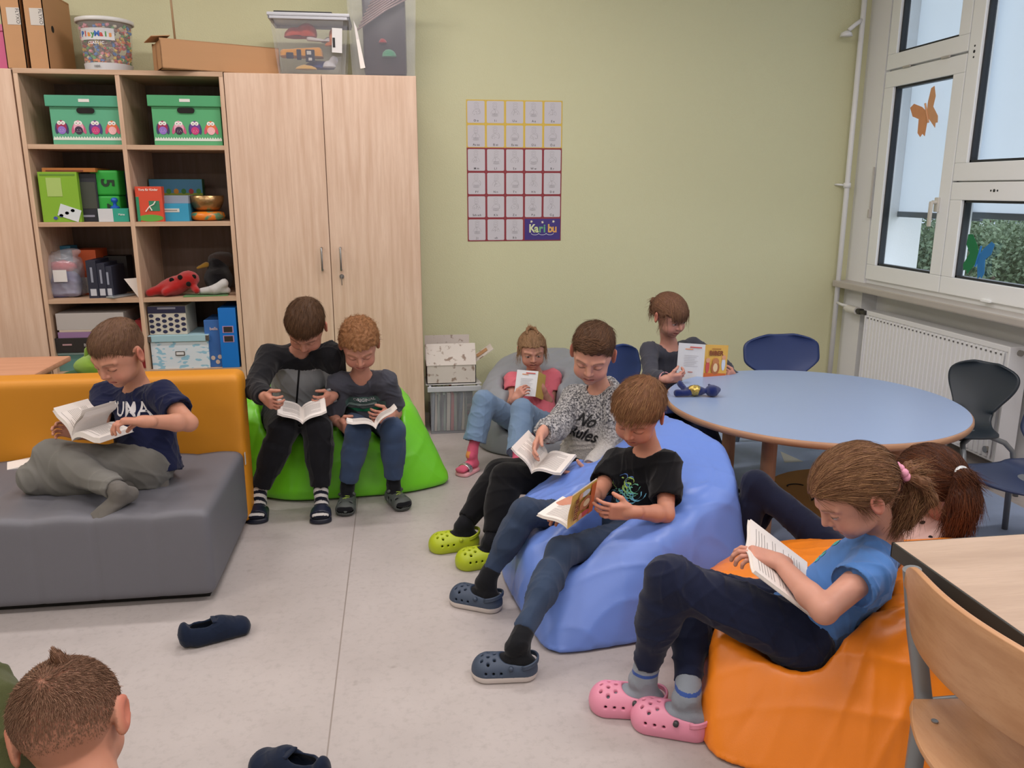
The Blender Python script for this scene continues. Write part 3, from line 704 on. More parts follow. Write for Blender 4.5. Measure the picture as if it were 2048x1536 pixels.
ab = N.new('ShaderNodeMath'); ab.operation = 'ABSOLUTE'; L.new(sb.outputs[0], ab.inputs[0]); c = ramp(N, L, ab.outputs[0], '8d837d', c, .0012, .0028)
L.new(c, b.inputs['Base Color'])
bp = N.new('ShaderNodeBump'); bp.inputs['Strength'].default_value = .05; L.new(n2.outputs[0], bp.inputs['Height']); L.new(bp.outputs[0], b.inputs['Normal'])
f = MB(); f.span((WL, WB, -.1), (WX + .12, WY + .1, 0)); tag(f.build('floor', m_floor), kind='structure')
m_green = mat('green_wall_paint', 'd3d2ac', .75, noise_amt=.05, noise_scale=1.2, bump=.35, bump_scale=170)
m_white = mat('white_wall_paint', 'eaebec', .7, noise_amt=.04, noise_scale=3, bump=.15, bump_scale=120)
m_pvc = mat('window_frame_white', 'f1f4f6', .35, noise_amt=.02)
f = MB(); f.span((WL - .1, WY, 0), (WX + .3, WY + .12, WH)); tag(f.build('wall_back', m_green), kind='structure')
f = MB(); f.span((WL - .12, WB, 0), (WL, WY, WH)); tag(f.build('wall_left', m_green), kind='structure')
f = MB(); f.span((WL - .12, WB - .12, 0), (WX + .3, WB, WH)); tag(f.build('wall_front', m_white), kind='structure')
f = MB(); f.span((WL - .12, WB - .12, WH), (WX + .42, WY + .12, WH + .1)); tag(f.build('ceiling', mat('ceiling_paint', 'dedad4', .85)), kind='structure')
Y0, Y1 = 4.615, .60                       # window band along the right wall
f = MB(); f.span((WX, Y0, 0), (WX + .34, WY + .12, WH)); f.span((WX + .10, Y1, 0), (WX + .34, Y0, .74)); f.span((WX, Y1, 2.92), (WX + .34, Y0, WH)); f.span((WX, WB, 0), (WX + .34, Y1, WH))
tag(f.build('wall_right', m_white), kind='structure')
# corner pipe strip of the green wall returning to the white reveal
f = MB(); f.span((WL, WY - .012, 0), (-2.9, WY, .07)); f.span((.16, WY - .012, 0), (WX, WY, .07)); tag(f.build('baseboard_back', mat('baseboard', '9a948c', .5)), kind='structure')
# window sill
f = MB(); f.span((WX - .10, Y1 - .02, .735), (WX + .12, WY - .02, .775), .008); tag(f.build('trim_1', mat('stone_sill', 'bdb7b0', .45, noise_amt=.12, noise_scale=9, detail=8), smooth=False), kind='structure')
# windows: outer frame, sashes, panes and outside blinds
m_glass = bpy.data.materials.new('window_glass'); m_glass.use_nodes = True; nt = m_glass.node_tree; nt.nodes.clear()
o_ = nt.nodes.new('ShaderNodeOutputMaterial'); g_ = nt.nodes.new('ShaderNodeBsdfGlossy'); g_.inputs['Roughness'].default_value = .02; t_ = nt.nodes.new('ShaderNodeBsdfTransparent'); t_.inputs[0].default_value = (.93, .95, .96, 1)
x_ = nt.nodes.new('ShaderNodeMixShader'); fr = nt.nodes.new('ShaderNodeFresnel'); fr.inputs[0].default_value = 1.4; gb = nt.nodes.new('ShaderNodeNewGeometry'); mu = nt.nodes.new('ShaderNodeMath'); mu.operation = 'MULTIPLY_ADD'; mu.inputs[1].default_value = -1; mu.inputs[2].default_value = 1; nt.links.new(gb.outputs['Backfacing'], mu.inputs[0]); mv = nt.nodes.new('ShaderNodeMath'); mv.operation = 'MULTIPLY'; nt.links.new(mu.outputs[0], mv.inputs[0]); nt.links.new(fr.outputs[0], mv.inputs[1]); nt.links.new(mv.outputs[0], x_.inputs[0]); nt.links.new(t_.outputs[0], x_.inputs[1]); nt.links.new(g_.outputs[0], x_.inputs[2]); nt.links.new(x_.outputs[0], o_.inputs[0])
m_blind, nt, N, L, b = node_mat('blind_fabric', .8); b.inputs['Base Color'].default_value = (*srgb('c9cfd6'), 1)
tr = N.new('ShaderNodeBsdfTranslucent'); tr.inputs[0].default_value = (*srgb('f4f6fa'), 1); ms = N.new('ShaderNodeMixShader'); ms.inputs[0].default_value = .82
L.new(b.outputs[0], ms.inputs[1]); L.new(tr.outputs[0], ms.inputs[2]); L.new(ms.outputs[0], N['Material Output'].inputs[0])
m_gask = mat('window_gasket', '22262c', .5)
def sash(n, ya, yb, za, zb, fr_w=.075, x=WX, blind=None, fw=None):
    """ya far, yb near; frame ring + gasket + glass"""
    fr_w = fw or fr_w
    m = MB()
    for lo, hi in (((x, yb, za), (x + .07, ya, za + fr_w)), ((x, yb, zb - fr_w), (x + .07, ya, zb)), ((x, ya - fr_w, za + fr_w), (x + .07, ya, zb - fr_w)), ((x, yb, za + fr_w), (x + .07, yb + fr_w, zb - fr_w))): m.span(lo, hi, .004)
    o = m.build(f'window_{n}', m_pvc); tag(o, kind='structure')
    g = MB(); q = .012; a, b2, c2, d2 = ya - fr_w, yb + fr_w, za + fr_w, zb - fr_w
    for lo, hi in (((x + .016, b2, c2), (x + .05, a, c2 + q)), ((x + .016, b2, d2 - q), (x + .05, a, d2)), ((x + .016, a - q, c2), (x + .05, a, d2)), ((x + .016, b2, c2), (x + .05, b2 + q, d2))): g.span(lo, hi)
    g.build('window_gasket', m_gask, o)
    g = MB(); g.span((x + .030, b2, c2), (x + .034, a, d2)); g.build('window_pane', m_glass, o)
    return o
fr0 = MB()
for lo, hi in (((WX + .02, Y1, .775), (WX + .11, Y0, .80)), ((WX + .02, Y1, 2.88), (WX + .11, Y0, 2.92)), ((WX + .02, Y0 - .02, .80), (WX + .11, Y0, 2.88)), ((WX + .02, Y1, .80), (WX + .11, Y1 + .04, 2.88)), ((WX + .03, Y1, 1.35), (WX + .09, 3.915, 1.39)), ((WX + .03, 3.90, .8), (WX + .09, 3.925, 2.88)), ((WX + .03, 2.035, .8), (WX + .09, 2.06, 2.88)), ((WX + .03, 3.9, 1.975), (WX + .09, Y0, 2.005))): fr0.span(lo, hi)
tag(fr0.build('trim_2', m_pvc), kind='structure')
YM = 3.915; YR = 2.05
w1 = sash(1, Y0 - .012, YM, .802, 1.985, .088)
w2 = sash(2, Y0 - .012, YM, 1.995, 2.88, .082)
w3 = sash(3, YM - .006, YR, 1.372, 2.88, .088)
w4 = sash(4, YM - .006, YR, .802, 1.366, .088)
w5 = sash(5, YR - .006, Y1 + .04, 1.372, 2.88, .088); w6 = sash(6, YR - .006, Y1 + .04, .802, 1.366, .088)
m = MB(); m.span((WX - .012, 3.985, 1.215), (WX, 4.018, 1.29), .004); m.cyl((WX - .035, 4.0, 1.265), (WX, 4.0, 1.265), .010); m.box((WX - .04, 4.0, 1.205), (.014, .022, .13), .005)
m.build('window_handle', mat('handle_white', 'cfccc4', .3), w1, True, auto=40)
m = MB()
for yy in (4.40, 4.07): m.cyl((WX - .006, yy - .03, 1.99), (WX - .006, yy + .03, 1.99), .006)
m.build('window_hinge', mat('hinge_white', 'b9b5ae', .4), w2)
m = MB(); m.cyl((WX - .010, Y0 - .004, 1.18), (WX - .010, Y0 - .004, 1.46), .005); m.box((WX - .010, Y0 - .004, 1.19), (.018, .014, .05), .003); m.build('window_stay', mat('hinge_white', 'b9b5ae', .4), w1)
m = MB()
for yy in (3.55, 2.95, 2.5): m.span((WX - .012, yy - .03, .800), (WX + .004, yy + .03, .812), .002)
m.build('window_clip', m_pvc, w4)
for w_, P in ((w3, [(WX - .001, 3.865, 1.985 + k * .026) for k in (-1, 0, 1)]), (w4, [(WX - .001, 3.60 + k * .022, 1.325) for k in (-1, 0, 1)])):
    m = MB()
    for k, p in enumerate(P): m.cyl(p, (p[0] + .004, p[1], p[2]), .0075 if k == 1 else .005)
    m.build('vent_hole', m_gask, w_)
# rolled blinds hang outside the panes
def blind(x, ya, yb, zb, zt, label):
    m = MB(); m.span((x, yb, zb + .03), (x + .002, ya, zt)); o = m.build('roller_blind', m_blind); tag(o, label, 'blind', 'outside roller blinds')
    m = MB(); m.span((x - .008, yb, zb), (x + .010, ya, zb + .032), .003); m.build('bottom_rail', mat('blind_rail', '5d6670', .5), o)
blind(WX + .18, Y0 - .0, YM - .02, 1.17, 2.9, 'pale roller blind two thirds down outside the narrow window in the corner')
blind(WX + .14, YM + .06, YR + .02, 1.185, 2.9, 'wide pale roller blind lowered outside the large window by the radiator')
blind(WX + .16, YR - .03, Y1 + .04, 1.185, 2.9, 'pale roller blind outside the window nearest the desk')
# heating pipe and radiator
m_pipe = mat('pipe_paint', 'e6e7e8', .35)
m = MB(); m.tube([(2.745, 4.775, 0), (2.745, 4.775, 2.99)], .0155, 14); o = m.build('heating_pipe', m_pipe, smooth=True); tag(o, 'white vertical heating pipe in the corner beside the window', 'pipe')
m = MB(); m.tube([(2.745, 4.775, .637), (2.745, 4.70, .63), (2.78, 4.62, .625), (2.80, 4.50, .612)], .009, 10); m.build('branch_pipe', m_pipe, o, True)
m = MB(); m.tube([(2.745, 4.775, 2.30), (2.70, 4.765, 2.27), (2.655, 4.76, 2.235)], .012, 10); m.lathe([(.001, 0), (.036, 0), (.030, .02), (.01, .03)], 16, (2.64, 4.755, 2.20)); m.build('pipe_fitting', m_pipe, o, True)
m = MB(); m.cyl((2.745, 4.775, 1.34), (2.745, 4.775, 1.37), .022); m.tube([(2.745, 4.775, 1.355), (2.70, 4.80, 1.36), (2.69, 4.82, 1.36)], .006, 8); m.build('pipe_clamp', m_pipe, o, True)
R0, R1, RX = 4.47, 3.30, 2.765
m_rad = mat('radiator_enamel', 'ecedef', .3)
root = empty('radiator', 'white ribbed panel radiator under the windowsill', 'radiator', (RX + .05, (R0 + R1) / 2, .06))
pr = [(RX - 0, R1)]; y = R1 + .02
pts = []
while y < R0 - .02:
    pts += [(RX, y), (RX, y + .014), (RX + .006, y + .018), (RX + .006, y + .026), (RX, y + .030)]; y += .0333
m = MB(); vs0 = [(m.bm.verts.new((a, b2, .085)), m.bm.verts.new((a, b2, .60))) for a, b2 in pts]
for p, q in zip(vs0, vs0[1:]): m.bm.faces.new((p[0], q[0], q[1], p[1]))
L0 = Vector(root.location)
def rel(mb):
    for v in mb.bm.verts: v.co -= L0
    return mb
m.span((RX + .008, R1, .07), (RX + .02, R0, .62)); rel(m).build('front_panel', m_rad, root)
m = MB(); m.span((RX + .004, R1 - .004, .60), (RX + .10, R0, .628), .004); rel(m).build('top_grille', m_rad, root)
for ya, yb in ((R1 - .012, R1), (R0, R0 + .008)):
    m = MB(); m.span((RX, ya, .07), (RX + .10, yb, .628), .003); rel(m).build('side_panel', m_rad, root)
m = MB()
for k in range(34): m.box((RX + .0028, R1 + .05 + k * .0333, .585), (.004, .016, .007))
rel(m).build('vent_slots', mat('slot_dark', '6b6a68', .6), root)
m = MB(); m.cyl((RX - .008, R1 + .05, .12), (RX + .01, R1 + .05, .12), .016); m.cyl((RX + .05, R1 - .024, .60), (RX + .05, R1 - .01, .60), .014); rel(m).build('bleed_valve', mat('nickel', 'a09c96', .3, metal=.8), root, True, auto=40)
m = MB(); m.cyl((RX + .0, 4.56, .612), (RX - .0, 4.66, .612), .024, n=18); m.cyl((RX, 4.66, .612), (RX, 4.685, .612), .019); rel(m).build('thermostat_knob', mat('thermostat_white', 'dcdad4', .35), root, True, auto=40)
m = MB(); m.cyl((RX + .0, 4.47, .612), (RX, 4.56, .612), .014); m.box((RX, 4.53, .612), (.034, .03, .034), .006); rel(m).build('valve_body', mat('valve_dark', '4a4844', .4, metal=.6), root, True, auto=40)
for yy in (3.7, 4.2):
    m = MB(); m.cyl((RX + .05, yy, 0), (RX + .05, yy, .08), .01); rel(m).build('bracket', m_rad, root)
# paper butterflies on the panes
def butterfly(loc, cols, s, tilt, label):
    m0 = mat('paper_' + cols[0], cols[0], .8, noise_amt=.15, noise_scale=30); m1 = mat('paper_' + cols[1], cols[1], .8, noise_amt=.15, noise_scale=30)
    r = empty('paper_butterfly', label, 'butterfly', loc, 'paper butterflies on the window panes', (tilt, 0, 0))
    wing = [(0, .01), (.02, .045), (.06, .085), (.085, .08), (.080, .035), (.05, .005), (.07, -.05), (.06, -.075), (.045, -.068), (.035, -.085), (.012, -.04), (0, -.02)]
    for q, mm in ((1, m0), (-1, m1)):
        mb = MB(); M = Matrix.Rotation(math.radians(q * 24), 4, 'Z') @ Matrix.Rotation(math.radians(-90), 4, 'Y') @ Matrix.Rotation(math.radians(90), 4, 'Z')
        M = Matrix(((0, 0, -1, 0), (-q * s, 0, 0, 0), (0, s, 0, 0), (0, 0, 0, 1))); mb.poly(wing, .0015, M)
        for v in mb.bm.verts: v.co.x -= abs(v.co.y) * .12
        mb.build('wing', mm, r)
    mb = MB(); mb.tube([(-.002, 0, .05 * s), (-.004, 0, -.04 * s)], .004 * s, 8); mb.build('body_fold', m0, r)
p = onx(1855, 228, WX + .02); butterfly(tuple(p), ('e3ab80', 'd99a6c'), 1.25, -.45, 'orange paper butterfly taped to the narrow corner window pane')
p = onx(1957, 515, WX + .02); butterfly(tuple(p), ('2f7fc4', '1f7a4a'), 1.15, .2, 'blue and green paper butterfly taped to the low window pane')
# ceiling lamps
m_lamp = mat('lamp_diffuser', 'fff0e6', .5, emit=1.6); m_case = mat('lamp_case', 'd8d8d4', .4)
for i, (lx, ly) in enumerate(LAMPS):
    o = empty('ceiling_lamp', 'white fluorescent ceiling lamp with a long lit diffuser', 'lamp', (lx, ly, LAMP_Z), 'ceiling lamps')
    m = MB(); m.span((-.62, -.10, 0), (.62, .10, .068), .005); m.build('lamp_case', m_case, o); m = MB(); m.span((-.60, -.085, -.028), (.60, .085, -.001), .006); m.build('diffuser', m_lamp, o)
# ------------------------------------------------------------------ outside: neighbouring white wing, far block, ground and trees
f = MB(); f.span((3.2, WB - 30, -4.2), (60, 60, -4.0)); tag(f.build('lawn', mat('lawn', '53683f', .95, noise_amt=.4, noise_scale=3)), kind='structure')
m = MB(); m.span((3.5, 7.25, -4.0), (4.92, 12.5, 6)); m2 = m.build('building_wing', mat('render_white', 'cfd8ec', .8, noise_amt=.03)); tag(m2, 'white rendered wing of the building outside the corner window', 'building')
r = empty('apartment_block', 'grey flat block with a pale roof band behind the trees outside', 'building', (22, 27, -4))
m = MB(); m.span((-5, -9, 0), (5, 9, 5.2)); m.build('facade', mat('facade_grey', '8d939c', .8), r); m = MB(); m.span((-5.2, -9.2, 5.2), (5.2, 9.2, 5.5)); m.span((-5.1, -9.1, 4.2), (-5, 9.1, 4.4)); m.build('roof_band', mat('roof_pale', 'ccd2da', .7), r)
m = MB()
for k in range(9): m.span((-5.03, -8.4 + k * 1.9, 2.6), (-4.98, -7.3 + k * 1.9, 3.9))
m.build('windows', mat('far_window', '4b5560', .3), r)
def tree(x, y, h, rr, label, seed, hexc):
    rng = np.random.default_rng(seed); r = empty('tree', label, 'tree', (x, y, -4.0), 'trees outside the window')
    m = MB(); m.tube([(0, 0, 0), (.05, .02, h * .4), (0, .1, h * .75)], [.16, .12, .05], 8)
    for k in range(5): a = k * 1.3; m.tube([(0, 0, h * (.35 + .06 * k)), (math.cos(a) * rr * .6, math.sin(a) * rr * .6, h * (.6 + .06 * k))], [.06, .02], 6)
    m.build('trunk', mat('bark', '4c4036', .9), r)
    n = 42000; d = rng.normal(size=(n, 3)); d /= np.linalg.norm(d, axis=1, keepdims=True); cl = rng.normal(size=(26, 3)); cl /= np.linalg.norm(cl, axis=1, keepdims=True); cl *= rng.uniform(.35, .8, (26, 1)); k = rng.integers(0, 26, n)
    P = (cl[k] + d * rng.uniform(.12, .36, (n, 1))) * A(rr, rr, h * .36) + A(0, 0, h * .66); u = rng.normal(size=(n, 3)); u /= np.linalg.norm(u, axis=1, keepdims=True); v = np.cross(u, rng.normal(size=(n, 3))); v /= np.linalg.norm(v, axis=1, keepdims=True); sz = rng.uniform(.022, .044, (n, 1))
    V = np.stack([P - u * sz, P + v * sz * .5, P + u * sz, P - v * sz * .5], 1).reshape(-1, 3); Q = np.arange(n * 4).reshape(n, 4)
    mesh_np('crown', V, Q, [mat('leaf_' + hexc, hexc, .7, noise_amt=.35, noise_scale=1.5)], parent=r)
tree(6.35, 8.95, 5.2, 1.15, 'leafy green tree outside, the one next to the white wing', 1, '7d8f70')
tree(8.3, 9.9, 5.1, 1.1, 'leafy green tree seen through the low window above the radiator', 2, '829474')
tree(10.4, 12.3, 5.5, 1.5, 'broad green tree outside, behind the one in the middle of the low window', 3, '788a6c')
tree(11.5, 16.6, 5.6, 2.2, 'taller green tree standing behind the others in front of the grey block', 4, '879879')
# ------------------------------------------------------------------ cupboards
def wood(name, c1, c2, stretch=(14, 14, .8), rough=.5, sc=3.0, band=.5):
    if name in _MC: return _MC[name]
    m, nt, N, L, b = node_mat(name, rough); tc = N.new('ShaderNodeTexCoord'); mp = N.new('ShaderNodeMapping'); mp.inputs['Scale'].default_value = stretch; L.new(tc.outputs['Object'], mp.inputs[0])
    n = N.new('ShaderNodeTexNoise'); n.inputs['Scale'].default_value = sc; n.inputs['Detail'].default_value = 6; L.new(mp.outputs[0], n.inputs[0])
    n2 = N.new('ShaderNodeTexNoise'); n2.inputs['Scale'].default_value = sc * 8; n2.inputs['Detail'].default_value = 3; L.new(mp.outputs[0], n2.inputs[0])
    c = ramp(N, L, n.outputs[0], c1, c2, .35, .68); c = ramp(N, L, n2.outputs[0], c, c2, .5, 1.1); L.new(c, b.inputs['Base Color']); _MC[name] = m; return m
m_beech = wood('beech_laminate', 'd3b59b', 'c19f85'); m_beech2 = wood('beech_door', 'dcc0aa', 'cbab93', rough=.42)
m_beechh = wood('beech_edge', 'c6a88d', 'b6957a', stretch=(.8, 14, 14))
m_metal = mat('brushed_steel', '9c9a98', .3, metal=.9); m_grey = mat('grey_tube', '83878a', .4, metal=.35)
SX0, SX1, SY, SB, SH = -1.776, -.817, 4.368, 4.80, 1.89
r = empty('shelf_unit', 'open beech shelf unit with eight compartments of boxes and toys', 'shelf', (-1.2965, 4.584, 0)); L0 = Vector(r.location)
def rb(m, name, mt, parent=None, **k): 
    for v in m.bm.verts: v.co -= L0
    return m.build(name, mt, parent, **k)
for xx in (SX0, SX1 - .02):
    m = MB(); m.span((xx, SY, 0), (xx + .02, SB, SH)); rb(m, 'side_panel', m_beech, r)
m = MB(); m.span((-1.3, SY + .001, .07), (-1.32, SB, SH - .02)); rb(m, 'divider', m_beech, r)
m = MB(); m.span((SX0, SY - .001, SH - .022), (SX1, SB, SH)); rb(m, 'top_panel', m_beechh, r)
m = MB(); m.span((SX0, SY + .012, 0), (SX1, SY + .03, .07)); m.span((SX0 + .02, SY, .07), (SX1 - .02, SB, .09)); rb(m, 'plinth', m_beechh, r)
m = MB(); m.span((SX0 + .02, SB - .006, .07), (SX1 - .02, SB, SH - .02)); rb(m, 'back_panel', wood('beech_back_shaded', '6f5a4e', '64503f'), r)  # same beech, its colour darkened to paint in the shade inside the compartments
SZ = [.41, .788, 1.172, 1.544]          # tops of the shelf boards
for z in SZ:
    for a, b2 in ((SX0 + .02, -1.32), (-1.30, SX1 - .02)):
        m = MB(); m.span((a, SY + .003, z - .022), (b2, SB - .01, z)); rb(m, 'shelf_board', m_beechh, r)
def cupboard(x0, x1, label, seams, handles, kx=None):
    global L0
    r = empty('cupboard', label, 'cupboard', ((x0 + x1) / 2, 4.58, 0)); L0 = Vector(r.location)
    m = MB(); m.span((x0, SY + .02, .0), (x1, SB, SH)); rb(m, 'carcass', m_beech, r)
    xs = [x0] + seams + [x1]
    for a, b2, hx in zip(xs, xs[1:], handles):
        m = MB(); m.span((a + .002, SY, .05), (b2 - .002, SY + .019, SH - .004), .0015); d = rb(m, 'door', m_beech2, r)
        h = MB(); h.tube([(hx, SY, 1.035), (hx, SY - .028, 1.035), (hx, SY - .030, 1.03), (hx, SY - .030, .925), (hx, SY - .028, .92), (hx, SY, .92)], .005, 8); rb(h, 'handle', m_metal, d, smooth=True)
        if kx and abs(kx - hx) < .03:
            h = MB(); h.cyl((kx, SY - .006, .885), (kx, SY, .885), .012); h.cyl((kx, SY - .016, .885), (kx, SY - .006, .885), .005); h.box((kx, SY - .02, .865), (.004, .003, .05), .001); rb(h, 'lock', m_metal, d, smooth=True, auto=40)
    return r
cupboard(-.815, .125, 'tall two door beech cupboard behind the green beanbag', [-.345], [-.388, -.292], -.292)
cupboard(-2.72, -1.782, 'tall beech cupboard at the left edge, next to the open shelves', [-2.25], [-2.29, -2.21])
# ------------------------------------------------------------------ sofa
def cushion_mat(name, hexc, rough=.55, bump=.15): return mat(name, hexc, rough, noise_amt=.05, noise_scale=5, bump=bump, bump_scale=700)
r = empty('sofa', 'low sofa with grey seat block and yellow backrest', 'sofa', (-1.85, 2.95, 0)); L0 = Vector(r.location)
S = Shape(); S.rbox((-1.835, 2.875, .1725), (1.205, .325, .1475), None, .022, .001)
def seat_field(P): return P
V, Q = grow(S, .012, it=3)
for k in range(13):                                   # shallow stitched channels across the seat
    xx = -.80 - .185 * k; V[:, 2] -= .0035 * np.exp(-((V[:, 0] - xx) / .007) ** 2) * (V[:, 2] > .25); V[:, 1] += .0035 * np.exp(-((V[:, 0] - xx) / .007) ** 2) * (V[:, 1] < 2.60)
V[:, 2] += .006 * np.sin((V[:, 0] + .8) / .185 * math.pi) ** 2 * (V[:, 2] > .25)
m_seat = cushion_mat('grey_leatherette', '68686f'); mesh_np('seat', V - np.array(r.location), Q, [m_seat], parent=r)
S = Shape(); S.rbox((-1.83, 3.262, .318), (1.208, .072, .312), None, .028, .001); V, Q = grow(S, .013, it=3)
mesh_np('backrest', V - np.array(r.location), Q, [cushion_mat('yellow_leatherette', 'd28a1a')], parent=r)
m = MB(); m.span((-3.0, 2.60, 0), (-.66, 3.16, .03)); rb(m, 'plinth', mat('black_plinth', '14110f', .8), r)
m = MB(); m.span((-.6285, 3.19, .26), (-.6265, 3.205, .31)); rb(m, 'label_tag', mat('tag_white', 'd8d4cc', .6), r)
# table corner behind the sofa
m_tt = wood('peach_laminate', 'd09878', 'c48c6c', stretch=(1, 10, 10))
r = empty('side_table', 'peach wooden table top with rounded corner behind the sofa', 'table', (-2.1, 3.72, 0)); L0 = Vector(r.location)
m = MB(); m.span((-2.75, 3.40, .575), (-1.475, 3.835, .60), .008); rb(m, 'tabletop', m_tt, r)
for x, y in ((-2.68, 3.46), (-1.56, 3.46), (-2.68, 3.76), (-1.56, 3.76)):
    m = MB(); m.cyl((x, y, 0), (x, y, .577), .022); rb(m, 'leg', m_beech, r, smooth=True, auto=40)
# ------------------------------------------------------------------ round table
TX, TY, TZ, TR = 1.663, 3.014, .487, .585
r = empty('round_table', 'large round table with pale blue top and wooden edge', 'table', (TX, TY, 0)); L0 = Vector(r.location)
m = MB(); m.lathe([(.0001, 0), (TR - .004, 0), (TR - .003, -.002)], 96, (TX, TY, TZ)); m.lathe([(0.0001, -.004), (TR - .003, -.004), (TR - .003, -.002)], 96, (TX, TY, TZ)); rb(m, 'tabletop', mat('blue_laminate', '8fa3c6', .33, noise_amt=.02, spec=.5), r, smooth=True, auto=40)
m = MB(); m.lathe([(TR - .05, -.003), (TR - .003, -.001), (TR + .003, -.006), (TR + .004, -.016), (TR, -.026), (TR - .006, -.028), (.0001, -.028)], 96, (TX, TY, TZ)); rb(m, 'table_edge', wood('beech_rim', 'b08664', 'a0765a', stretch=(3, 3, 30)), r, smooth=True, auto=50)
for a in (219, 309, 39, 129):
    x, y = TX + .355 * math.cos(math.radians(a)), TY + .355 * math.sin(math.radians(a))
    m = MB(); m.cyl((x, y, 0), (x, y, TZ - .028), .029, .029, 28); rb(m, 'leg', wood('beech_leg', 'b98a68', 'a67858'), r, smooth=True, auto=40)
# ------------------------------------------------------------------ shell chairs
def shell_chair(loc, rot, hexc, label, group=None, back_w=.40, hour=False, seat_z=.30, back_z=.56):
    """faces local +y"""
    r = empty('shell_chair', label, 'chair', loc, group, (0, 0, rot)); ms = mat('shell_' + hexc, hexc, .45, noise_amt=.04)
    prof = []    # y, z, half width
    for t in np.linspace(0, 1, 30):
        if t < .5:
            u = t / .5; y = .20 - .34 * u; z = seat_z + .012 * math.cos(u * 3.1) - .010 * math.sin(u * 3.14) + (.012 if u > .9 else 0); w = .175 + .015 * math.sin(u * 3.14)
            if u < .12: w *= .80 + .2 * (u / .12) ** .5
            if hour and u > .75: w *= 1 - .50 * ((u - .75) / .25) ** 1.3
        else:
            u = (t - .5) / .5; y = -.14 - .055 * math.sin(u * 1.57) - .035 * u; z = seat_z + .012 + (back_z - seat_z) * u ** 1.1
            if hour: w = .088 + (.160 - .088) * sstep(.15, .75, u)
            else: w = .10 + (back_w / 2 - .10) * sstep(.2, .55, u)
            if u > .78: w *= math.sqrt(max(0, 1 - ((u - .78) / .235) ** 2.4))
        prof.append((y, z, w))
    n = 15; V = []
    for y, z, w in prof:
        for k in range(n):
            s = -1 + 2 * k / (n - 1); V.append((s * w, y + (.022 * s * s if z > seat_z + .05 else 0), z + (.014 * s * s if z <= seat_z + .05 else 0)))
    F = [(i * n + k, i * n + k + 1, (i + 1) * n + k + 1, (i + 1) * n + k) for i in range(29) for k in range(n - 1)]
    o = mesh_np('seat_shell', V, F, [ms], None, True, r); sm_ = o.modifiers.new('s', 'SUBSURF'); sm_.levels = 1; sm_.render_levels = 1; md = o.modifiers.new('t', 'SOLIDIFY'); md.thickness = .010; md.offset = 0
    fz = seat_z - .03
    for q in (-1, 1):
        m = MB(); m.tube([(q * .10, .02, fz + .012), (q * .13, .12, fz + .008), (q * .165, .165, fz - .02), (q * .185, .19, fz - .06), (q * .205, .215, 0)], .0115, 10); m.build('leg', m_grey, r, True)
        m = MB(); m.tube([(q * .10, .0, fz + .012), (q * .13, -.08, fz + .008), (q * .165, -.14, fz - .02), (q * .185, -.175, fz - .06), (q * .205, -.215, 0)], .0115, 10); m.build('leg', m_grey, r, True)
    m = MB(); m.box((0, 0, fz + .012), (.22, .16, .02), .005); m.build('seat_support', m_grey, r)
    return r
shell_chair((1.99, 3.76, 0), math.radians(180), '27396b', 'empty navy chair tucked in at the back of the round table', back_w=.42, seat_z=.31, back_z=.575)
shell_chair((2.42, 3.16, 0), math.radians(112), '26303a', 'dark chair with hourglass back between the round table and the radiator', hour=True)
shell_chair((2.22, 2.47, 0), math.radians(104), '2c3858', 'dark blue chair with round seat at the right edge, in front of the radiator', back_w=.36, seat_z=.31)
shell_chair((1.20, 3.69, 0), math.radians(-140), '27407c', 'navy blue chair on which the girl at the round table sits', back_w=.36, seat_z=.31)
# ------------------------------------------------------------------ front desk and wooden chair
r = empty('desk', 'beech school desk with black edge at the right front', 'desk', (1.5, .95, 0)); L0 = Vector(r.location)
DX, DY, DZ = .968, 1.392, .64
m = MB(); m.span((DX + .004, .55, DZ - .026), (2.3, DY - .004, DZ), .001); rb(m, 'desktop', wood('desk_laminate', 'bba28d', 'aa917c', stretch=(1, 9, 9)), r)
m = MB(); m.span((DX, .546, DZ - .032), (DX + .006, DY, DZ - .0005), .002); m.span((DX, DY - .006, DZ - .032), (2.304, DY, DZ - .0005), .002); m.span((DX, .546, DZ - .032), (2.304, .552, DZ - .0005), .002); rb(m, 'edge_band', mat('black_edge', '34332f', .45), r)
for x, y in ((1.14, 1.28), (1.14, .66), (2.2, 1.28), (2.2, .66)):
    m = MB(); m.cyl((x, y, 0), (x, y, DZ - .03), .018); rb(m, 'leg', m_grey, r, smooth=True, auto=40)
m = MB(); m.span((1.12, .64, DZ - .07), (1.16, 1.30, DZ - .035)); m.span((1.12, 1.26, DZ - .07), (2.22, 1.30, DZ - .035)); rb(m, 'frame_rail', m_grey, r)
m = MB(); m.tube([(1.06, 1.335, DZ - .03), (1.06, 1.335, DZ - .17), (1.075, 1.335, DZ - .18), (1.10, 1.335, DZ - .16)], .004, 8); rb(m, 'bag_hook', m_metal, r, smooth=True)
m_ply = wood('chair_plywood', 'c2946c', 'b08058', stretch=(10, 2, 10), rough=.38)
r = empty('wooden_chair', 'wooden school chair with grey tube frame tucked under the desk', 'chair', (1.10, 1.06, 0)); L0 = Vector(r.location)
def slab(name, fn, nu, nv, th, mt, parent):
    V = [fn(u / (nu - 1), v / (nv - 1)) for u in range(nu) for v in range(nv)]; F = [(u * nv + v, (u + 1) * nv + v, (u + 1) * nv + v + 1, u * nv + v + 1) for u in range(nu - 1) for v in range(nv - 1)]
    o = mesh_np(name, np.array(V) - np.array(L0), F, [mt], None, True, parent); md = o.modifiers.new('t', 'SOLIDIFY'); md.thickness = th; md.offset = 0; bv = o.modifiers.new('b', 'BEVEL'); bv.width = .002; bv.segments = 2; bv.limit_method = 'ANGLE'; return o
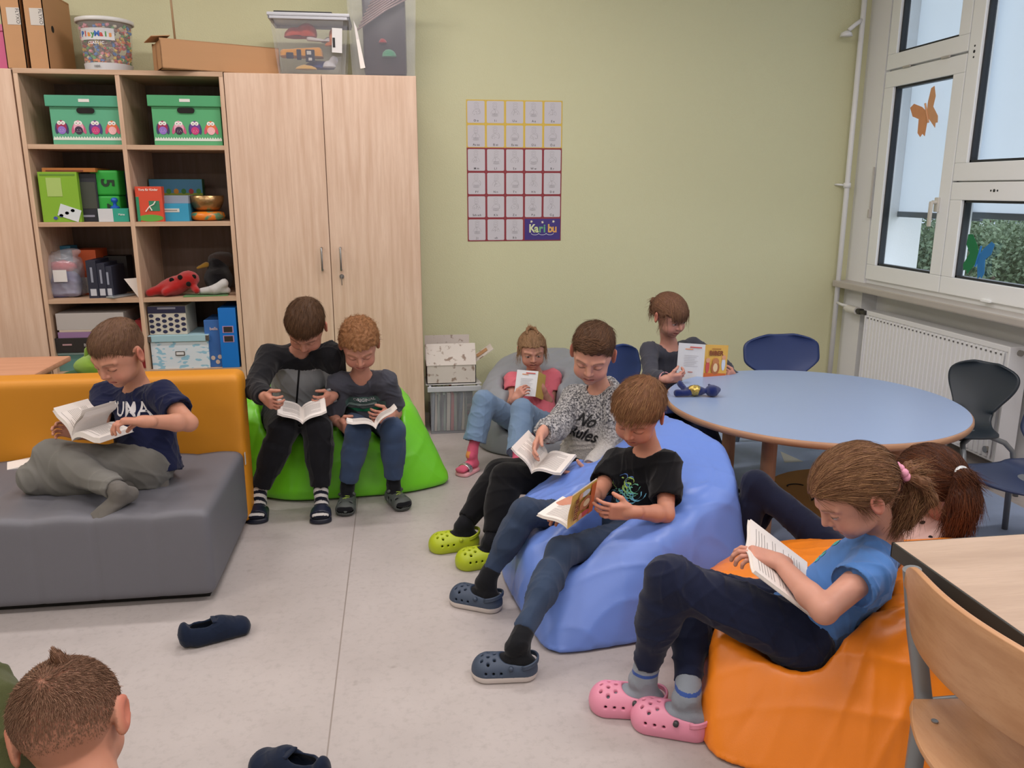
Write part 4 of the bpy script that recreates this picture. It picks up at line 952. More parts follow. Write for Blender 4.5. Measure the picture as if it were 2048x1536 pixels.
def backf(u, v):
    s = -1 + 2 * u; h = .020 + .060 * max(0, 1 - abs(s) ** 6) ** .5
    return (.884 + .044 * s * s - .02 * (v - .5), 1.06 + s * .206, .598 + (v - .5) * 2 * h)
slab('backrest', backf, 41, 9, .011, m_ply, r)
def seatf(u, v):
    s = -1 + 2 * v; w = .190 * (1 - .10 * (1 - min(1, u / .10)) ** 2) * (1 - .12 * u); return (.868 + .38 * u + .060 * s * s * (1 - u) ** 3, 1.05 + s * w, .378 + .008 * s * s - .018 * u * (1 - u))
slab('seat', seatf, 25, 17, .010, m_ply, r)
for q in (-1, 1):
    m = MB(); y = 1.06 + q * .204; m.tube([(.927, y, .645), (.950, y, .52), (.985, y, .37), (.985, y, .20), (.95, y, .012)], .0165, 16)
    rb(m, 'frame_post', m_grey, r, smooth=True, auto=50)
    m = MB(); m.tube([(.985, y, .355), (1.25, y, .352), (1.30, y, .345), (1.34, y, .29), (1.36, y, .012)], .012, 12); rb(m, 'leg', m_grey, r, smooth=True)
m = MB()
for q in (-1, 1): m.cyl((.945, 1.045 + q * .13, .383), (.945, 1.045 + q * .13, .387), .006)
rb(m, 'screw', m_metal, r)
# ------------------------------------------------------------------ floor rug with a bear face
r = empty('play_rug', 'blue play rug with brown bear face lying beneath the round table', 'rug', (1.95, 3.2, 0)); L0 = Vector(r.location)
m = MB(); m.span((1.12, 2.12, .001), (2.62, 4.28, .006), .002); rb(m, 'pile', mat('rug_blue', 'a2b4d4', .95, noise_amt=.12, noise_scale=12, bump=.4, bump_scale=300), r)
m = MB(); m.poly([(1.97 + .40 * math.cos(a), 3.08 + .42 * math.sin(a)) for a in np.linspace(0, 6.28, 40)[:-1]], .0012, Matrix.Translation((0, 0, .006))); rb(m, 'bear_face', mat('rug_brown', '9a6c34', .95), r)
m = MB()
for cx_, cy_ in ((1.775, 3.29), (1.80, 3.11)): m.tube([(cx_ + .038 * math.cos(a), cy_ + .022 * math.sin(a), .0075) for a in np.linspace(0, math.pi, 10)], .004, 6)
rb(m, 'stitched_eye', mat('rug_black', '1c1a1a', .9), r)
m = MB()
for cx_, cy_, s in ((1.93, 3.66, 1), (1.42, 2.62, .9), (2.35, 3.9, 1)): m = MB(); m.poly([(cx_ - .05 * s, cy_ - .05 * s), (cx_ + .05 * s, cy_ - .05 * s), (cx_ + .01, cy_ + .12 * s)], .001, Matrix.Translation((0, 0, .006))); rb(m, 'white_peak', mat('rug_white', 'c9cbc4', .95), r)
# ------------------------------------------------------------------ books
def open_book(label, o, uy, n, w=.125, h=.185, al=12, ar=12, tl=.007, tr=.007, curl=.10, covers=('d8d2cc', 'd8d2cc'), flap=None, lines=True, name='open_book', art=None):
    """reader's view: x to the right page, y to the top, z towards the reader's eyes"""
    uy = nrm(uy); R = frame(uy, n); r = empty(name, label, 'book', tuple(o)); r.matrix_world = M4(o, R)
    def sheet(q, a, t, off, ext=0.0, cl=curl, n_=10):       # cross-section of one half
        a = math.radians(a); P = []
        for i in range(n_ + 1):
            u = i / n_; ww = (w + ext) * u; b = cl * w * math.sin(math.pi * min(1, u * 1.25) ** .8) * (1 if u < .8 else max(0, (1 - u) / .2) * .0 + 1) * (1 - u) ** .5
            P.append((q * (ww * math.cos(a) - b * math.sin(a) * .3), ww * math.sin(a) + b + off))
        return P
    def slab2(name, top, bot, hh, mt, parent=r):
        V = []; k = len(top)
        for yy in (-hh / 2, hh / 2):
            V += [(x, yy, z) for x, z in top] + [(x, yy, z) for x, z in bot]
        F = []; m2 = 2 * k
        for i in range(k - 1):
            F += [(i, i + 1, m2 + i + 1, m2 + i), (k + i + 1, k + i, m2 + k + i, m2 + k + i + 1), (i, k + i, k + i + 1, i + 1), (m2 + i, m2 + i + 1, m2 + k + i + 1, m2 + k + i)]
        F += [(k - 1, 2 * k - 1, m2 + 2 * k - 1, m2 + k - 1), (0, m2, m2 + k, k)]
        o_ = mesh_np(name, V, F, [mt], None, False, parent); bm = bmesh.new(); bm.from_mesh(o_.data); bmesh.ops.recalc_face_normals(bm, faces=bm.faces); bm.to_mesh(o_.data); bm.free(); return o_
    ink = mat('ink_grey', '8c8684', .8)
    for q, a, t, cv in ((-1, al, tl, covers[0]), (1, ar, tr, covers[1])):
        top = sheet(q, a, t, t); bot = sheet(q, a, t, 0, .001); slab2('page_block', top, bot, h, paper())
        c1 = sheet(q, a, t, -.0002, .003); c2 = sheet(q, a, t, -.0016, .003); slab2('cover', c1, c2, h + .006, card(cv, .4))
        if lines:
            V = []; F = []; rg = random.Random(int(abs(o[0]) * 999) + q)
            for li in range(17):
                y = h * .40 - li * h * .047; e0, e1 = 1, 8 - (rg.random() < .2) * rg.randint(1, 4)
                if rg.random() < .08: continue
                b0 = len(V)
                for i in range(e0, e1 + 1): V += [(top[i][0], y, top[i][1] + .0005), (top[i][0], y - .0016, top[i][1] + .0005)]
                F += [(b0 + 2 * i, b0 + 2 * i + 1, b0 + 2 * i + 3, b0 + 2 * i + 2) for i in range(e1 - e0)]
            mesh_np('printed_lines', V, F, [ink], None, False, r)
    if flap: 
        for a in flap:
            c1 = sheet(1 if a < 90 else -1, a if a < 90 else 180 - a, 0, .008, 0, .16); c2 = [(x, z - .0008) for x, z in c1]; slab2('turning_page', c1, c2, h, paper())
    return r, R
CL = cloth
def jz(a, b): d = np.array(b, float) - np.array(a, float); d[2] = 0; return d
NAVY = CL('navy_jersey', '1c2140', rough=.95); INK = mat('print_white', 'd6d4d6', .7)
m_blackp = CL('black_joggers', '17171c'); m_sockk = CL('black_sock', '17181c'); m_navyp = CL('navy_joggers', '1a2038')
# ---- boy on the sofa
pel = on(292, 925, .385); J = dict(head=at(238, 706, 2.86), look=(-.42, -.72, -.50), hup=(-.18, -.42, .88), pel=pel, neck=at(276, 776, 2.95), sh0=at(213, 788, 3.02), sh1=at(322, 788, 2.87), z0=.31)
J['el1'] = reach(J['sh1'], 378, 846, .185); J['wr1'] = reach(J['el1'], 290, 843, .175); J['hd1'] = (-.93, -.1, .10); J['hn1'] = (-.25, -.2, -.9); J['hk1'] = (((20, 35, 20), (30, 40, 25), (35, 40, 30), (40, 45, 30)), .8)
J['el0'] = reach(J['sh0'], 196, 862, .185, True); J['wr0'] = at(170, 868, 2.84); J['hd0'] = (-.75, -.25, .35); J['hn0'] = (.2, -.9, -.2)
J['hip0'] = pel + A(-.06, .02, -.01); J['hip1'] = pel + A(.02, -.06, 0)
J['kn1'] = on(104, 912, .44); J['an1'] = on(240, 982, .385); J['ft1'] = (-.72, -.62, -.18); J['fu1'] = (-.1, -.5, .85)
J['kn0'] = on(74, 955, .375); J['an0'] = on(262, 968, .345); J['ft0'] = (.95, -.25, .05); J['fu0'] = (0, -.9, .4)
b1 = person('boy in navy shirt with white lettering, reading cross legged on the grey and yellow sofa', J, dict(hair='5f4433', hair2='8f6e50', style='short', top=.011, side=.001, fz=.025, ltop=.022, lside=.005, sweep=.0, skin='b8836c', hs=1.06, seed=3,
    shirt=dict(mats=[NAVY], sleeve='short', len=.62, inf=.012, vneck=.008, hem=-.035, cut=.01, over=.028, amp=.003, name='t_shirt'), pants=dict(mats=[CL('grey_joggers', '76746f')], cuff=.94, inf=.012, amp=.0035, hem=.026), feet=dict(kind='sock', sockm=[CL('grey_sock', '6b6762')], s=.95, sock=.08)))
def front_print(P, V, F, du, dw, m, name='print', step=.008, side_t=0, **k):
    pel_, side, front, tup, nk, chest = P['frame']; a = math.radians(side_t); u = side * math.cos(a) + tup * math.sin(a); v = tup * math.cos(a) - side * math.sin(a)
    return decal(P['shirt'], np.asarray(V), F, chest + side * du + tup * dw, u, v, m, name=name, step=step, **k)
V, F = text_geo('PUMA', .074, .010, sx=.88); front_print(b1, V, F, .016, .030, INK, 'lettering')
open_book('thick open book with a turning page in the hands of the boy on the sofa', at(180, 872, 2.80) + A(0, 0, .004), (-.45, -.88, .02), (.05, -.05, 1), w=.115, h=.14, al=6, ar=50, tl=.016, tr=.012, flap=(115, 122), curl=.16)
# ---- boy in the grey and black zip jacket
pel = at(592, 832, 3.72); J = dict(head=at(612, 654, 3.40), look=(-.12, -.62, -.78), hup=(0, -.7, .7), pel=pel, neck=at(602, 700, 3.52), sh0=at(540, 713, 3.50), sh1=at(662, 711, 3.50))
J['el0'] = reach(J['sh0'], 510, 775, .20); J['wr0'] = reach(J['el0'], 530, 795, .16); J['hd0'] = (.50, -.85, -.15); J['hn0'] = (.85, .45, .05)
J['el1'] = reach(J['sh1'], 676, 770, .19, False); J['wr1'] = reach(J['el1'], 664, 794, .16); J['hd1'] = (-.50, -.85, -.1); J['hn1'] = (-.85, .45, .05)
J['hk0'] = J['hk1'] = ((38, 55, 40), .9)
J['hip0'] = pel + A(-.075, -.02, 0); J['hip1'] = pel + A(.075, -.02, 0); J['kn0'] = at(566, 862, 3.31); J['kn1'] = at(636, 860, 3.31)
J['an0'] = on(517, 985, .095); J['an1'] = on(642, 985, .095); J['ft0'] = jz(J['an0'], on(512, 1050)); J['ft1'] = jz(J['an1'], on(640, 1058))
m_gj, m_bj = CL('grey_fleece', '9da1a4', sheen=.3), CL('black_fleece', '1b1b1f')
def jack(Q, P, J):
    L_ = np.linalg.norm(np.array(J['neck']) - np.array(J['pel'])); r = (Q[:, 2] > L_ - .052) & (np.abs(Q[:, 0]) < .14) | (Q[:, 2] > L_ - .06)
    for i in (0, 1):
        s_, e_, w_ = (np.array(J[k + str(i)]) for k in ('sh', 'el', 'wr')); sd = nrm(np.array(J['sh1']) - np.array(J['sh0'])) * (2 * i - 1)
        for a_, b_ in ((s_, e_), (e_, w_)):
            t_ = ((P - a_) @ (b_ - a_)) / ((b_ - a_) @ (b_ - a_)); q_ = P - (a_ + np.clip(t_, 0, 1)[:, None] * (b_ - a_)); near = (np.linalg.norm(q_, axis=1) < .075) & (t_ > .12) & (t_ < 1.1); r |= near & (q_ @ nrm(sd + A(0, 0, .5)) > .008)
    return r.astype(int)
G2 = dict(hair='46301f', hair2='75543c', style='short', top=.015, side=.003, fz=.02, ltop=.030, lside=.007, skin='b07c68', hs=1.05, seed=5, shirt=dict(mats=[m_gj, m_bj], mfn=jack, sleeve='long', inf=.016, belly=.05, amp=.004, name='jacket', nr=.046),
    pants=dict(mats=[m_blackp], cuff=.90, inf=.014, hem=.028, amp=.003), feet=dict(kind='slide', stripes=.0165, sockm=[CL('sock_navy', '1a1d2c'), CL('sock_white', 'd0ccc8')], shoem=[plastic('171b2b'), plastic('1b2034')], sock=.075, band=(.055, .125)))
b2 = person('boy in grey and black zip jacket, head bowed, on the green beanbag', J, G2)
pel_, side, front, tup, nk, chest = b2['frame']
V = np.array([(-.004, -.19), (.004, -.19), (.004, .135), (-.004, .135)]); front_print(b2, V, [(0, 1, 2, 3)], .0, -.03, mat('zip_black', '15151a', .5), 'zip', .012)
for q in (-1, 1): V = np.array([(-.006, -.04), (.006, -.04), (.006, .04), (-.006, .04)]); front_print(b2, V, [(0, 1, 2, 3)], q * .075, -.13, mat('zip_black', '15151a', .5), 'pocket_zip', .012, side_t=-q * 28)
V, F = text_geo('10', .020, .02, shear=.2); front_print(b2, V, F, .06, .085, INK, 'lettering')
open_book('open book on the lap of the boy in the grey and black jacket', at(604, 832, 3.32), (.12, -.97, -.16), (.05, -.16, .98), w=.105, h=.15, al=26, ar=26)
# ---- curly haired boy
pel = at(738, 843, 3.70); J = dict(head=at(719, 690, 3.44), look=(.03, -.80, -.60), hup=(0, -.55, .8), pel=pel, neck=at(722, 752, 3.53), sh0=at(678, 763, 3.50), sh1=at(770, 760, 3.50))
J['el0'] = reach(J['sh0'], 664, 836, .19, False); J['wr0'] = reach(J['el0'], 680, 847, .15); J['hd0'] = (.4, -.88, -.05); J['hn0'] = (.88, .4, .1)
J['el1'] = reach(J['sh1'], 792, 826, .19, False); J['wr1'] = reach(J['el1'], 778, 830, .15); J['hd1'] = (-.6, -.75, .1); J['hn1'] = (-.75, .5, .2); J['hk1'] = ((35, 50, 35), .9)
J['hk0'] = ((38, 55, 40), .9); J['hip0'] = pel + A(-.07, -.02, 0); J['hip1'] = pel + A(.07, -.02, 0); J['kn0'] = at(716, 866, 3.28); J['kn1'] = at(786, 862, 3.30)
J['an0'] = on(694, 975, .09); J['an1'] = on(787, 968, .09); J['ft0'] = jz(J['an0'], on(689, 1040)); J['ft1'] = jz(J['an1'], on(815, 1028))
m_san = plastic('4d524f', .6)
b3 = person('boy with curly ginger hair and striped print shirt sitting on the green beanbag', J, dict(hair='8a5f3e', hair2='c29468', style='curly', top=.016, side=.007, ltop=.022, lside=.012, lift=.35, mess=.5, curl=.75, hug=.35, wave=.006, n=4200, skin='bd8672', blush='c06e60', hs=1.03, girth=.90, seed=8,
    shirt=dict(mats=[CL('charcoal_jersey', '4a4b55')], sleeve='short', len=.82, inf=.014, belly=.03, amp=.003, name='t_shirt', nr=.045), pants=dict(mats=[mat('denim_mid', '3d5274', .9, color2='2c3e5c', noise_scale=9, bump=.5, bump_scale=1200, sheen=.1)], name='jeans', cuff=.86, inf=.010, hem=.032),
    feet=dict(kind='sandal', sockm=[m_sockk], shoem=[m_san, plastic('3a3d3b')], lace=plastic('a3c23c'), sock=.085)))
def rect(w, h): return np.array([(-w / 2, -h / 2), (w / 2, -h / 2), (w / 2, h / 2), (-w / 2, h / 2)])
RQ = [(0, 1, 2, 3)]
for dw, hh, hx in ((.038, .034, '54706a'), (.012, .013, '8fa79f'), (-.004, .012, '5b6462'), (-.020, .016, '1d7a52')): front_print(b3, rect(.175, hh), RQ, .012, dw - .005, mat('print_' + hx, hx, .8), 'print_band', .010)
V, F = text_geo('ORIGINAL', .021, .02); front_print(b3, V, F, .005, .035, INK, 'lettering', off=.0028)
V, F = text_geo('OUTDOORS', .012, .02); front_print(b3, V, F, .012, .006, INK, 'lettering', off=.0028)
open_book('slim open book held by the curly haired boy on the green beanbag', at(750, 853, 3.24), (.08, -1, .16), (0, .14, 1), w=.115, h=.14, al=42, ar=14, curl=.14)
# ---- girl in pink on the grey beanbag
pel = at(1075, 852, 4.02); J = dict(head=at(1064, 700, 4.10), look=(-.05, -.93, -.30), hup=(-.04, -.2, 1), pel=pel, neck=at(1068, 748, 4.17), sh0=at(1026, 758, 4.17), sh1=at(1106, 752, 4.17))
J['el0'] = reach(J['sh0'], 1024, 806, .17); J['wr0'] = reach(J['el0'], 1030, 797, .14); J['hd0'] = (.5, -.3, .6); J['hn0'] = (.5, .5, -.2)
J['el1'] = reach(J['sh1'], 1100, 812, .17); J['wr1'] = reach(J['el1'], 1083, 775, .15); J['hd1'] = (-.6, -.15, .75); J['hn1'] = (-.5, .8, -.1); J['hk0'] = ((30, 45, 30), .6); J['hk1'] = ((45, 50, 30), .5)
J['hip0'] = pel + A(-.07, 0, 0); J['hip1'] = pel + A(.04, -.05, 0); J['kn0'] = at(968, 803, 3.80); J['kn1'] = at(1044, 820, 3.72)
J['an0'] = on(944, 905, .095); J['an1'] = on(1034, 930, .095); J['ft0'] = jz(J['an0'], on(899, 962)); J['ft1'] = jz(J['an1'], on(968, 985))
def psock(L, i): return ((L[:, 2] > .075) & (L[:, 2] < .105) & (L[:, 0] > -.01)).astype(int)
m_lj = mat('denim_light', '8199b6', .9, color2='657f9f', noise_scale=8, bump=.5, bump_scale=1200, sheen=.1)
g4 = person('girl in pink shirt and light jeans holding a book on the grey beanbag', J, dict(hair='8a6a4e', hair2='bd9873', style='tied', tie=(0, -.09, .07), top=.010, side=.007, ltop=.05, lside=.05, n=5000, lift=.03, mess=.08, skin='bf8a78', hs=.93, girth=.86, seed=11, eyes=.65, mouth=1.0, teeth='8a6a62', gaze=(0, -.002), hands=.85,
    locks=[(((0, -.085, .075), (.0, -.11, .08), (.0, -.125, .05)), (.014, .016, .010), 200, .035), (((-.03, .0, .105), (-.02, -.05, .11), (0, -.09, .09)), (.008, .009, .01), 120, .03), (((.03, .0, .105), (.02, -.05, .11), (0, -.09, .09)), (.008, .009, .01), 120, .03)],
    wisps=[((-.068, .04, .05), (-.074, .0, .03), 45, .10, (-.12, .1, -1), .05), ((.068, .04, .05), (.074, .0, .03), 45, .10, (.12, .1, -1), .05), ((-.03, .085, .075), (-.01, .088, .075), 10, .06, (-.3, .5, -.8), .2)],
    shirt=dict(mats=[CL('pink_jersey', 'da707e')], sleeve='short', len=.55, inf=.011, name='t_shirt'), pants=dict(mats=[m_lj], name='jeans', cuff=.80, inf=.014, hem=.045, amp=.0032),
    feet=dict(kind='slide', s=.86, sockm=[CL('sock_pink', 'd8607c'), CL('sock_orange', 'd98a4c')], sockfn=psock, shoem=[plastic('dfa0a8'), mat('silver_foil', 'c9c2c6', .22, metal=.85)], sock=.085, band=(.03, .075))))
# ---- boy in the fleece hoodie
m_fz, nt, N, L_, b_ = node_mat('speckled_fleece', .95); tc = N.new('ShaderNodeTexCoord'); n1 = N.new('ShaderNodeTexNoise'); n1.inputs['Scale'].default_value = 130; n1.inputs['Detail'].default_value = 3; L_.new(tc.outputs['Object'], n1.inputs[0])
s_ = N.new('ShaderNodeSeparateXYZ'); L_.new(tc.outputs['Object'], s_.inputs[0]); c = ramp(N, L_, n1.outputs[0], '3c3c42', 'b4b2b2', .40, .60); c = ramp(N, L_, s_.outputs[2], 'b8b3ae', c, .36, .47); L_.new(c, b_.inputs['Base Color'])
bp = N.new('ShaderNodeBump'); bp.inputs['Strength'].default_value = .8; bp.inputs['Distance'].default_value = .006; L_.new(n1.outputs[0], bp.inputs['Height']); L_.new(bp.outputs[0], b_.inputs['Normal']); b_.inputs['Sheen Weight'].default_value = .3
pel = at(1170, 945, 3.02); J = dict(head=at(1186, 708, 2.93), look=(-.35, -.80, -.45), hup=(-.05, -.4, .9), pel=pel, neck=at(1200, 782, 3.00), sh0=at(1152, 798, 3.09), sh1=at(1238, 800, 2.93))
J['el0'] = reach(J['sh0'], 1114, 852, .19); J['wr0'] = reach(J['el0'], 1084, 866, .15); J['hd0'] = (-.45, -.5, -.55); J['hn0'] = (.1, -.6, -.6)
J['el1'] = reach(J['sh1'], 1218, 905, .19, True); J['wr1'] = reach(J['el1'], 1176, 938, .15); J['hd1'] = (-.92, -.15, -.06); J['hn1'] = (-.1, .25, .9); J['hk0'] = ((18, 28, 20), .3); J['hk1'] = ((6, 14, 12), 1.1)
J['hip0'] = pel + A(-.04, .06, 0); J['hip1'] = pel + A(-.04, -.06, 0); J['kn1'] = at(1012, 958, 2.84); J['kn0'] = at(1000, 950, 3.0)
J['an1'] = on(984, 1078, .095); J['an0'] = on(928, 1048, .095); J['ft1'] = jz(J['an1'], on(915, 1135)); J['ft0'] = (-1, -.10, 0); J['fu0'] = (0, 0, 1)
m_lime = plastic('a9b81e', .45)
b5 = person('boy in speckled grey fleece hoodie with black lettering reading on the blue beanbag', J, dict(hair='4c3525', hair2='846046', style='short', top=.016, side=.001, fz=.025, ltop=.032, lside=.005, sweep=.05, quiff=.12, skin='c28e7a', hs=1.06, seed=21, eyes=0, brow='5a4336',
    shirt=dict(mats=[m_fz], sleeve='long', inf=.020, hood=True, amp=.005, name='hoodie', nr=.046), pants=dict(mats=[CL('black_sweatpants', '0f0f12')], cuff=.93, inf=.014, hem=.026), feet=dict(kind='clog', sockm=[m_sockk], shoem=[m_lime], s=1.05, strap=.016)))
for tx, du, dw, sz, rr_ in (('No', .016, .040, .072, -12), ('Rules', .012, -.014, .070, -14)):
    V, F = text_geo(tx, sz, .02, shear=.3, sx=.85); front_print(b5, V, F, du, dw - .02, mat('print_black', '121214', .8), 'lettering', .006, side_t=rr_, off=.004)
open_book('open paperback held by the boy in the grey fleece hoodie', at(1080, 928, 2.80), (-.55, -.80, -.18), (-.10, -.22, .95), w=.115, h=.145, al=10, ar=48, curl=.14)
# ---- boy in the black shirt
pel = at(1272, 1058, 2.48); J = dict(head=at(1277, 826, 2.40), look=(-.55, -.60, -.52), hup=(-.1, -.35, .9), pel=pel, neck=at(1295, 900, 2.47), sh0=at(1236, 922, 2.58), sh1=at(1332, 925, 2.42))
J['el1'] = reach(J['sh1'], 1332, 1028, .19); J['wr1'] = reach(J['el1'], 1264, 1024, .155); J['hd1'] = (-.97, .05, .06); J['hn1'] = (-.05, .85, .15)
J['el0'] = reach(J['sh0'], 1196, 986, .18); J['wr0'] = reach(J['el0'], 1152, 1002, .15); J['hd0'] = (-.85, -.45, -.15); J['hn0'] = (-.2, .1, -.95); J['hk1'] = ((14, 25, 22), .9); J['hk0'] = ((20, 25, 20), .3)
J['hip0'] = pel + A(-.04, .07, 0); J['hip1'] = pel + A(-.04, -.06, 0); J['kn1'] = at(1122, 1104, 2.24); J['kn0'] = at(1050, 1024, 2.43)
J['an1'] = on(1036, 1288, .10); J['an0'] = on(972, 1160, .10); J['ft1'] = jz(J['an1'], on(935, 1350)); J['ft0'] = jz(J['an0'], on(868, 1190)); m_slate = plastic('39465a', .55)
m_dj = mat('denim_dark', '263751', .88, color2='3a4d6a', noise_scale=6, bump=.5, bump_scale=1200, sheen=.1, contrast=(.5, .8))
b6 = person('boy in black shirt with neon print and slim jeans on the blue beanbag', J, dict(hair='6c4830', hair2='ab8058', style='short', top=.017, side=.004, fz=.0, ltop=.034, lside=.010, sweep=.03, skin='bc836c', hs=1.0, seed=31, girth=.92, fringe=.004,
    shirt=dict(mats=[CL('black_jersey', '0e0e12')], sleeve='short', len=.75, inf=.013, amp=.003, name='t_shirt'), pants=dict(mats=[m_dj], name='jeans', cuff=.88, inf=.004, hem=.026, amp=.0025), feet=dict(kind='clog', sockm=[m_sockk], shoem=[m_slate, plastic('cfc6c0')], s=1.0, sock=.045, strap=.012)))
rg = random.Random(4)
for k in range(26):
    a = rg.uniform(0, 6.28); r_ = rg.uniform(.01, .05); x, y = r_ * 1.1 * math.cos(a), r_ * math.sin(a) + .0; hx = ('5f9fd8', '6fb4d0', '79c8a8', 'a8cf6a', '5a86d0')[int(min(4, max(0, (y + .055) / .022)))]
    t0 = rg.uniform(0, 3); P = [(x + (.010 + .003 * i) * math.cos(t0 + i * .6), y + (.010 + .002 * i) * math.sin(t0 + i * .6)) for i in range(8)]; V = []
    for i, (px_, py_) in enumerate(P): V += [(px_, py_), (px_ + .0026, py_ + .0026)]
    front_print(b6, np.array(V), [(2 * i, 2 * i + 1, 2 * i + 3, 2 * i + 2) for i in range(7)], -.01, -.02, mat('neon_' + hx, hx, .8), 'neon_print', 0)
bk, Rb = open_book('open yellow covered book in the hands of the boy in the black shirt', at(1160, 1038, 2.24), (-.66, -.75, -.04), (-.06, -.05, 1), w=.105, h=.15, al=80, ar=10, covers=('d9b65a', 'd9d2c8'))
# ---- girl at the round table
pel = at(1322, 842, 3.74); J = dict(head=at(1340, 630, 3.66), look=(.38, -.80, -.42), hup=(.05, -.35, .9), pel=pel, neck=at(1338, 692, 3.72), sh0=at(1298, 702, 3.68), sh1=at(1386, 692, 3.80))
J['el0'] = reach(J['sh0'], 1302, 752, .18); J['wr0'] = reach(J['el0'], 1334, 758, .14); J['hd0'] = (.9, -.1, .1); J['hn0'] = (.1, .8, .5)
J['el1'] = at(1438, 722, 3.70); J['wr1'] = at(1468, 756, 3.55); J['hd1'] = (-.75, -.45, .40); J['hn1'] = (-.35, .85, .1); J['hk0'] = ((40, 45, 30), .7); J['hk1'] = ((50, 50, 30), .7)
J['hip0'] = pel + A(-.06, -.03, 0); J['hip1'] = pel + A(.07, 0, 0); J['kn0'] = at(1345, 868, 3.42); J['kn1'] = at(1412, 862, 3.48); J['an0'] = on(1392, 955, .09); J['an1'] = on(1440, 940, .09); J['ft0'] = (.2, -1, 0); J['ft1'] = (.3, -1, 0)
g7 = person('girl with fringe and ponytail in dark long sleeved shirt reading at the round blue table', J, dict(hair='6b4a3a', hair2='9c7658', style='tied', tie=(0, -.10, .03), top=.010, side=.007, ltop=.05, lside=.05, n=5000, lift=.02, mess=.045, skin='bb8878', hs=.98, girth=.86, seed=41, eyes=.5, hands=.88, fringe=.022,
    locks=[(((0, -.09, .03), (0, -.125, .0), (.0, -.12, -.06)), (.018, .022, .012), 200, .05)], wisps=[((-.070, .05, .04), (-.076, .02, .03), 24, .10, (-.1, .1, -1), .05), ((.070, .05, .04), (.076, .02, .03), 24, .10, (.1, .1, -1), .05)],
    shirt=dict(mats=[CL('slate_jersey', '44454f')], sleeve='long', inf=.010, amp=.003, name='long_sleeved_shirt', nr=.052), pants=dict(mats=[m_navyp], cuff=.95), feet=dict(kind='sock', sockm=[m_sockk])))
m = MB(); m.tube([tuple(J['wr0'] * .86 + J['el0'] * .14 + (math.cos(a) * frame(J['wr0'] - J['el0'], (0, 0, 1))[:, 0] + math.sin(a) * frame(J['wr0'] - J['el0'], (0, 0, 1))[:, 2]) * .026 - np.array(g7['root'].location)) for a in np.linspace(0, 6.1, 18)], .005, 8, True); m.build('wristband', plastic('c88a90'), g7['root'], True)
# ---- girl in blue on the orange beanbag
pel = at(1600, 1248, 1.74); J = dict(head=at(1708, 984, 1.68), look=(-.80, .05, -.62), hup=(-.55, 0, .8), pel=pel, neck=at(1768, 1078, 1.72), sh1=at(1744, 1138, 1.62), sh0=at(1756, 1112, 1.84))
J['el1'] = reach(J['sh1'], 1648, 1222, .205); J['wr1'] = reach(J['el1'], 1556, 1122, .175, False); J['hd1'] = (-.80, .20, .22); J['hn1'] = (-.25, .25, -.85)
J['el0'] = reach(J['sh0'], 1682, 1205, .20, False); J['wr0'] = reach(J['el0'], 1650, 1146, .15, False); J['hd0'] = (-.75, -.1, .25); J['hn0'] = (-.2, -.25, .9); J['hk1'] = ((22, 38, 30), .2); J['hk0'] = ((20, 30, 25), .8)
J['hip1'] = pel + A(-.03, -.06, 0); J['hip0'] = pel + A(-.03, .07, 0); J['kn1'] = at(1338, 1160, 1.76); J['kn0'] = at(1382, 1178, 1.95)
J['an1'] = on(1288, 1352, .105); J['an0'] = on(1376, 1392, .105); J['ft1'] = jz(J['an1'], on(1186, 1412)); J['ft0'] = jz(J['an0'], on(1262, 1440)); m_pinkc = plastic('e08fa8', .45)
def bandsock(L, i): return ((L[:, 2] > .118) & (L[:, 2] < .126)).astype(int)
m_bj = CL('blue_jersey', '5583c4', amp=0) if False else CL('blue_jersey', '5583c4')
g8 = person('girl in light blue shirt and navy joggers reading on the orange beanbag', J, dict(hair='6b4a35', hair2='97714f', style='tied', tie=(0, -.106, -.030), top=.012, side=.010, ltop=.055, lside=.055, n=9000, lift=.02, mess=.06, skin='be8b78', hs=1.06, seed=51, eyes=.35, hres=.0022, hh=.0022, w=.0009, fz=-.04,
    locks=[(((0, -.104, -.030, 1), (0, .028, .004), (0, .045, -.04), (0, .03, -.09), (0, .015, -.115)), (.018, .030, .036, .034, .014), 1300, .05), (((0, -.104, -.030, 1), (.03, .04, -.01), (.035, .06, -.05), (.02, .035, -.10)), (.014, .018, .018, .008), 300, .045), (((0, -.104, -.030, 1), (-.03, .05, -.01), (-.035, .065, -.05), (-.015, .045, -.105)), (.014, .018, .018, .008), 300, .045)], lcurl=.11, lmess=.08,
    wisps=[((-.070, .03, .02), (-.074, .01, .0), 40, .05, (0, -.1, -1), .0)],
    shirt=dict(mats=[m_bj], sleeve='short', len=.45, inf=.012, flare=1.3, hem=.0, cut=.01, over=.028, hback=.0, amp=.0035, name='t_shirt', h=.004), pants=dict(mats=[m_navyp], cuff=.88, inf=.014, hem=.022, amp=.0035, h=.0045), feet=dict(kind='clog', s=1.08, sockm=[CL('sock_grey', '8d949e'), CL('sock_blue', '3f5aa0')], sockfn=bandsock, shoem=[m_pinkc], rivet=plastic('3a3a3c'), sock=.095, strap=.008)))
pel_, side, front, tup, nk, chest = g8['frame']
m = MB(); hc, R, s = g8['head']
for k in range(9): a = k / 9 * 6.283; m.sph(tuple(hc + R @ (A(.018 * math.cos(a), -.110, -.030 + .018 * math.sin(a)) * s) - np.array(g8['root'].location)), .011, 10)
m.build('scrunchie', mat('scrunchie_pink', 'e39ab4', .7), g8['root'], True)
rg = random.Random(9)
